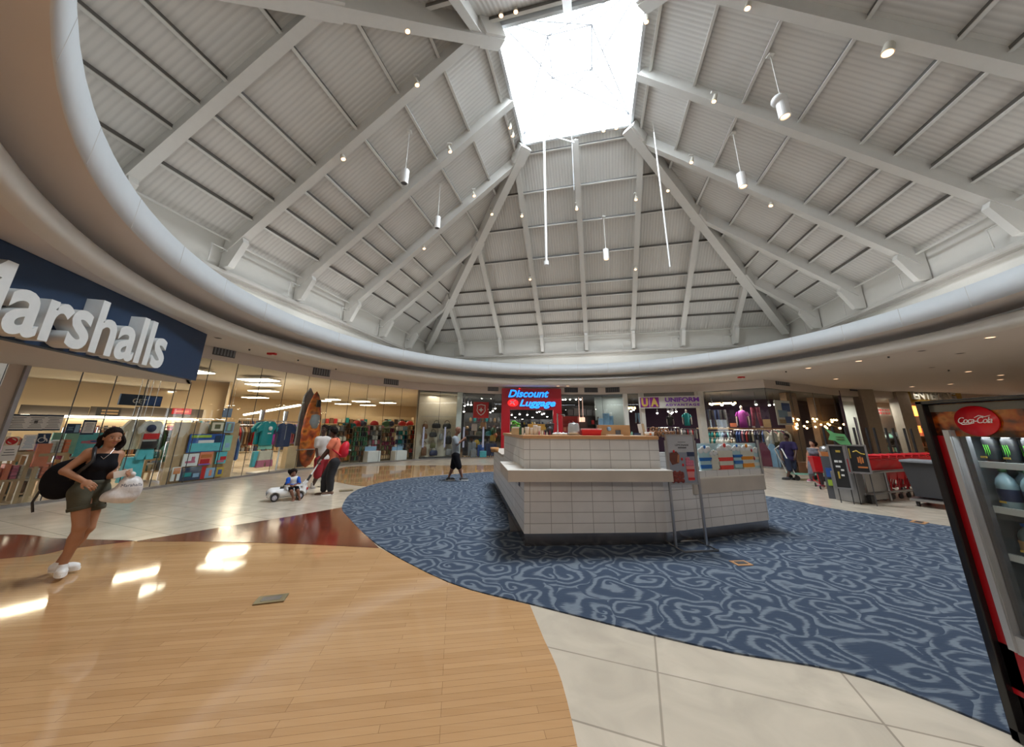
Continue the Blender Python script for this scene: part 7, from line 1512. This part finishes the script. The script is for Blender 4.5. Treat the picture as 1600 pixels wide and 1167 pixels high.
bc = Mm.P(537, 702, 0) - Mm.off; F = Field(bc - .4, bc + .4, .012); ax = np.stack([unit(Mm.W(1, 0, -.35)), unit(Mm.W(0, 1, 0)), unit(Mm.W(.35, 0, 1))]); F.ell(bc, (.11, .15, .21), ax, .02); F.ell(bc + ax[0] * .06 - ax[2] * .07, (.10, .13, .12), ax, .03)
t = thing('backpack', 'red backpack on the back of the woman pushing the toy car', 'backpack', (Mm.g.x, Mm.g.y, 0)); F.mesh('bag_body', C_('pack_red', (.62, .01, .03), rough=.6), t)
for q in (-.13, .13): MB().tube([tuple(Mm.J['neck'] + Mm.W(.06, q, -.02)), tuple(Mm.J['neck'] + Mm.W(-.10, q, -.07)), tuple(Mm.J['neck'] + Mm.W(-.10, q, -.22)), tuple(bc + Mm.W(-.05, q, -.15))], .02, 6).build('shoulder_strap', M['pack_red'], t)
MB().box(tuple(bc + Mm.W(.14, .05, -.02)), (.05, .05, .025)).build('white_label', M['white'], t)
# ---------------- man in white and red behind her
Dd = Person('man in a white t-shirt and dark red shorts walking behind the toy car', (488, 763),
    dict(head=(507, 670.5, 0), neck=(505, 681, 0), shR=(497, 687, .02), shL=(513, 688, .0), elR=(495, 702, .06), wrR=(496.5, 717, .12), elL=(514, 704, -.06), wrL=(510, 716, 0), hipR=(499, 719, .05), hipL=(507, 720, -.06), knR=(496, 742, .08), knL=(507, 742, -.12), anR=(488, 760.5, .03), anL=(506, 758, -.25)), (-.5, .75, 0), SKX, 1.02, .013)
F = Dd.field(); Dd.torso(F); Dd.arm(F, 'R'); Dd.arm(F, 'L'); Dd.hand(F, 'R', .7, r=.011); Dd.hand(F, 'L', .7, r=.011); Dd.leg(F, 'R'); Dd.leg(F, 'L'); Dd.head(F); F.mesh('body', SKX, Dd.t); Dd.face()
F = Dd.field(); Dd.torso(F, .03); Dd.arm(F, 'R', .032, .6); Dd.arm(F, 'L', .032, .6); F.cut(Dd.pl + Dd.up * .02, -Dd.up); F.cut(Dd.J['neck'] + Dd.up * .0, Dd.up); F.mesh('t_shirt', C_('white_tee', (.62, .58, .55), rough=.9, var=.06), Dd.t)
F = Dd.field(); Dd.torso(F, .026); F.cut(Dd.pl + Dd.up * .08, Dd.up); Dd.leg(F, 'R', .045, part=1.0); Dd.leg(F, 'L', .045, part=1.0); F.cut(Dd.pl + np.array([0, 0, -.50]), (0, 0, -1)); F.mesh('shorts', C_('dark_red_cloth', (.28, .012, .02), rough=.9, var=.15), Dd.t)
F = Dd.hairF(.010, .05, .010); F.mesh('hair', M['hair_dark'], Dd.t); Dd.shoe('R', Dd.W(-.9, .3), C_('grey_shoe', (.35, .32, .30), rough=.7)); Dd.shoe('L', Dd.W(-.9, .3), M['grey_shoe'])
for q in 'RL': a = Dd.J['an' + q]; MB().cyl(tuple(a + np.array([0, 0, -.01])), tuple(a + np.array([0, 0, .11])), .045, .05, 12).build('sock', M['white'], Dd.t)
# ---------------- toy car with the child
tc0 = at(448, 780.5); cax = at(474, 779) - at(424, 783.5); crz = math.atan2(cax.y, cax.x)
t = thing('ride_on_toy_car', 'small white ride-on toy car with black wheels carrying the child', 'toy car', (tc0.x, tc0.y, 0), crz); t.scale = (.74, .8, .8)
F = Field(np.array([-.62, -.3, 0]), np.array([.62, .3, .6]), .012); F.cap((-.42, 0, .20), (.38, 0, .22), .15, .15, .03); F.cap((-.40, -.1, .2), (.38, -.1, .2), .11, .11, .05); F.cap((-.40, .1, .2), (.38, .1, .2), .11, .11, .05); F.ell((-.42, 0, .24), (.12, .2, .08), None, .04); F.ell((.40, 0, .30), (.10, .18, .14), None, .05); F.cap((.38, -.12, .36), (.46, -.12, .46), .05, .04, .03); F.cap((.38, .12, .36), (.46, .12, .46), .05, .04, .03)
F.ell((.12, 0, .42), (.22, .13, .12), None, 0, sub=True)
for u in (-.33, .32):
    for s in (-1, 1): F.ell((u, s * .2, .10), (.135, .07, .135), None, 0, sub=True)
F.cut((0, 0, .08), (0, 0, -1)); F.mesh('car_body', C_('toy_white', (.78, .78, .78), rough=.25, var=.02), t)
for u in (-.33, .32):
    for s in (-1, 1):
        w_ = MB().cyl((u, s * .15, .105), (u, s * .215, .105), .105, n=24).build('wheel', M['black'], t); MB().cyl((u, s * .214, .105), (u, s * .222, .105), .065, n=20).build('hub_cap', C_('hub_grey', (.4, .4, .5), rough=.3), w_)
        mb = MB(); [mb.bar((u, s * .224, .105), (u + .058 * math.cos(k * 1.257), s * .224, .105 + .058 * math.sin(k * 1.257)), .018, .008) for k in range(5)]; mb.build('spokes', M['white'], w_)
MB().tube([(-.16, 0, .30), (-.10, 0, .46)], .018, 8).build('steering_column', M['black'], t); MB().tube([(-.09 + .04 * math.sin(a) * .3, .1 * math.cos(a), .47 + .1 * math.sin(a) * .8) for a in [k * math.pi / 8 for k in range(16)]], .016, 6, True).build('steering_wheel', M['black'], t)
MB().box((-.18, 0, .33), (.1, .24, .06)).build('dashboard', M['black'], t, bevel=.01); MB().box((-.545, 0, .2), (.02, .22, .06)).build('grille', M['dark'], t); MB().box((.50, -.13, .28), (.03, .08, .06)).build('tail_light', M['red'], t)
for s in (-1, 1): MB().ball((-.54, s * .14, .24), (.03, .035, .03), 10, 6).build('headlight', pm('grey'), t)
MB().tube([(.34, -.17, .38), (.12, -.23, .40), (-.06, -.2, .38), (-.12, 0, .38), (-.06, .2, .38), (.12, .23, .40), (.34, .17, .38)], .02, 8).build('guard_rail', M['white'], t); MB().box((.16, 0, .31), (.24, .2, .04)).build('seat', M['dark'], t)
# push handle up to the woman's hands
hw = (Mm.J['wrR'] + Mm.J['wrL']) / 2 + Mm.off; Ti = Matrix.Translation((tc0.x, tc0.y, 0)) @ Matrix.Rotation(crz, 4, 'Z') @ Matrix.Diagonal((.74, .8, .8, 1)); hl = Ti.inverted() @ Vector(hw + np.array([0, 0, -.02]))
p0 = Vector((.44, 0, .40)); MB().tube([p0, p0.lerp(hl, .35)], .035, 8).build('handle_base', M['black'], t); MB().tube([p0.lerp(hl, .33), p0.lerp(hl, .97)], .022, 8).build('push_handle', M['white'], t); MB().tube([hl + Vector((0, -.13, 0)), hl, hl + Vector((0, .13, 0))], .016, 8).build('hand_grip', M['white'], t)
cp_ = Ti @ Vector((.18, 0, 0))
Ch = Person('small child in a blue and white t-shirt sitting in the white toy car', (cp_.x, cp_.y),
    dict(head=(458, 739.5, 0), neck=(458.5, 744.5, 0), shR=(451, 749, .05), shL=(465.5, 748, .02), elR=(448.5, 756, .1), wrR=(454, 758, .18), elL=(468, 755, .06), wrL=(463, 757, .17), hipR=(454, 762, .04), hipL=(463, 761, 0), knR=(455, 767, .22), knL=(465, 766, .18), anR=(459, 780, .22), anL=(468, 778.5, .2)), (.35, .9, 0), SKD, .52, .008)
F = Ch.field(); Ch.torso(F); Ch.arm(F, 'R'); Ch.arm(F, 'L'); Ch.hand(F, 'R', .8, r=.013); Ch.hand(F, 'L', .8, r=.013); Ch.leg(F, 'R', fat=1.1); Ch.leg(F, 'L', fat=1.1); Ch.head(F, 1.42); Ch.foot(F, 'R', Ch.W(-.3, 1)); Ch.foot(F, 'L', Ch.W(.1, 1)); F.mesh('body', SKD, Ch.t); Ch.face()
F = Ch.field(); Ch.torso(F, .012); F.cut(Ch.pl + Ch.up * .02, -Ch.up); F.cut(Ch.J['neck'], Ch.up); F.mesh('t_shirt', C_('tee_white', (.7, .7, .68), rough=.9), Ch.t)
F = Ch.field(); Ch.arm(F, 'R', .016, .8); Ch.arm(F, 'L', .016, .8); F.ell(Ch.J['shR'], (.05,) * 3); F.ell(Ch.J['shL'], (.05,) * 3); F.mesh('blue_sleeves', C_('tee_blue', (.01, .09, .50), rough=.9), Ch.t)
MB().tube([tuple(Ch.pl + Ch.up * .09 + Ch.W(-.07, .09)), tuple(Ch.pl + Ch.up * .08 + Ch.W(.0, .105)), tuple(Ch.pl + Ch.up * .09 + Ch.W(.07, .09))], .012, 6).build('shirt_stripe', M['tee_blue'], Ch.t)
F = Ch.field(); Ch.torso(F, .014); F.cut(Ch.pl + Ch.up * .03, Ch.up); Ch.leg(F, 'R', .014, part=.9); Ch.leg(F, 'L', .014, part=.9); F.mesh('shorts', BK, Ch.t)
F = Ch.hairF(.024, .035, .007)
for i in range(14): a = i * 2.4; h = Ch.h; F.ell(h + Ch.hax[2] * (.05 + .02 * math.sin(i)) + Ch.hax[0] * .075 * math.cos(a) - Ch.hax[1] * (.02 + .06 * abs(math.sin(a))), (.028,) * 3, None, .008)
F.mesh('hair', M['hair_dark'], Ch.t)
# ---------------- far right: woman with the red cart, man with the flat trolley
Rw = Person('woman in a grey patterned top and grey trousers walking with a red shopping cart', (1281, 760),
    dict(head=(1269, 692.5, 0), neck=(1270, 699, 0), shR=(1264, 702.5, .03), shL=(1277, 701.5, 0), elR=(1262, 713, .05), wrR=(1261, 726, .08), elL=(1282, 711, .05), wrL=(1286, 721, .14), hipR=(1267, 724, .04), hipL=(1277, 724, -.04), knR=(1268, 739, .1), knL=(1281, 741, -.03), anR=(1268.5, 748, -.15), anL=(1284, 756.5, .0)), (-.6, .7, 0), skin('skin_light', (.42, .23, .15)), .86, .013, fem=True)
F = Rw.field(); Rw.torso(F); Rw.arm(F, 'R'); Rw.arm(F, 'L'); Rw.hand(F, 'R', .6, r=.011); Rw.hand(F, 'L', .8, r=.011); Rw.leg(F, 'R'); Rw.leg(F, 'L'); Rw.head(F); F.mesh('body', M['skin_light'], Rw.t); Rw.face()
F = Rw.field(); Rw.torso(F, .022); F.cut(Rw.pl - Rw.up * .02, -Rw.up); F.cut(Rw.J['neck'] - Rw.up * .02, Rw.up); F.mesh('top', C_('grey_pattern', (.16, .17, .20), rough=.9, var=.5, scale=14), Rw.t)
F = Rw.field(); Rw.torso(F, .02); F.cut(Rw.pl + Rw.up * .04, Rw.up); Rw.leg(F, 'R', .028, part=1.9); Rw.leg(F, 'L', .028, part=1.9); F.mesh('trousers', C_('grey_cloth', (.15, .16, .19), rough=.9, var=.3, scale=10), Rw.t)
F = Rw.hairF(.016, .05, .010); F.ell(Rw.h - Rw.hax[1] * .11 - Rw.hax[2] * .02, (.06, .06, .07), None, .02); F.mesh('hair', M['hair_dark'], Rw.t)
for q in 'RL': Rw.shoe(q, Rw.W(-.7, .7), pm('pink'))
c = at(1292, 763); dup(c0, (c.x, c.y, 0), math.atan2(Rw.view.y, Rw.view.x) + 3.3, 'red shopping cart pushed by the woman in the grey top', 'pushed cart', scale=.92); 
Pm = Person('man in a dark purple shirt and navy shorts pushing a flat trolley', (1236, 750),
    dict(head=(1228.5, 682.5, 0), neck=(1230, 689, 0), shR=(1223, 694, .04), shL=(1240, 694, 0), elR=(1220, 705, .08), wrR=(1222, 714, .18), elL=(1244, 704, .1), wrL=(1243, 713, .2), hipR=(1229, 718, .05), hipL=(1238, 718, -.05), knR=(1234, 733, .1), knL=(1240, 731, -.02), anR=(1230.5, 745, .06), anL=(1245, 745.5, -.2)), (-.75, .5, -.1), SKX, .93, .013)
F = Pm.field(); Pm.torso(F); Pm.arm(F, 'R'); Pm.arm(F, 'L'); Pm.hand(F, 'R', .8, r=.011); Pm.hand(F, 'L', .8, r=.011); Pm.leg(F, 'R'); Pm.leg(F, 'L'); Pm.head(F); F.mesh('body', SKX, Pm.t); Pm.face()
F = Pm.field(); Pm.torso(F, .026); Pm.arm(F, 'R', .03, .7); Pm.arm(F, 'L', .03, .7); F.cut(Pm.pl - Pm.up * .05, -Pm.up); F.cut(Pm.J['neck'], Pm.up); F.mesh('shirt', C_('purple_navy', (.018, .010, .055), rough=.9, var=.3), Pm.t)
F = Pm.field(); Pm.torso(F, .024); F.cut(Pm.pl, Pm.up); Pm.leg(F, 'R', .036, part=1.0); Pm.leg(F, 'L', .036, part=1.0); F.mesh('shorts', C_('navy_cloth', (.015, .022, .05), rough=.9), Pm.t); F = Pm.hairF(.010, .055, .010); F.mesh('hair', M['hair_dark'], Pm.t)
for q in 'RL': Pm.shoe(q, Pm.W(-.8, .4), M['dark'], M['dark'])
c = at(1256, 750); rz = math.atan2(Pm.right.y, Pm.right.x) + .5; t = thing('flat_trolley', 'flat trolley with a green deck and a tall grey hooped handle', 'trolley', (c.x, c.y, 0), rz)
MB().box((.1, 0, .22), (.95, .5, .05)).build('deck', pm('mint'), t); MB().tube([(-.36, -.22, .22), (-.62, -.22, 1.0), (-.58, 0, 1.12), (-.62, .22, 1.0), (-.36, .22, .22)], .02, 8).build('hoop_handle', pm('white'), t); MB().slab([(-.58, .55), (-.10, .42), (-.18, .9), (-.60, 1.02)], -.02, .02).build('grey_panel', pm('grey'), t); MB().box((.05, 0, .42), (.5, .4, .34)).build('carton', pm('brown'), t)
for u in (-.3, .5):
    for s in (-.2, .2): MB().cyl((u, s - .02, .08), (u, s + .02, .08), .08, n=12).build('wheel', M['black'], t)
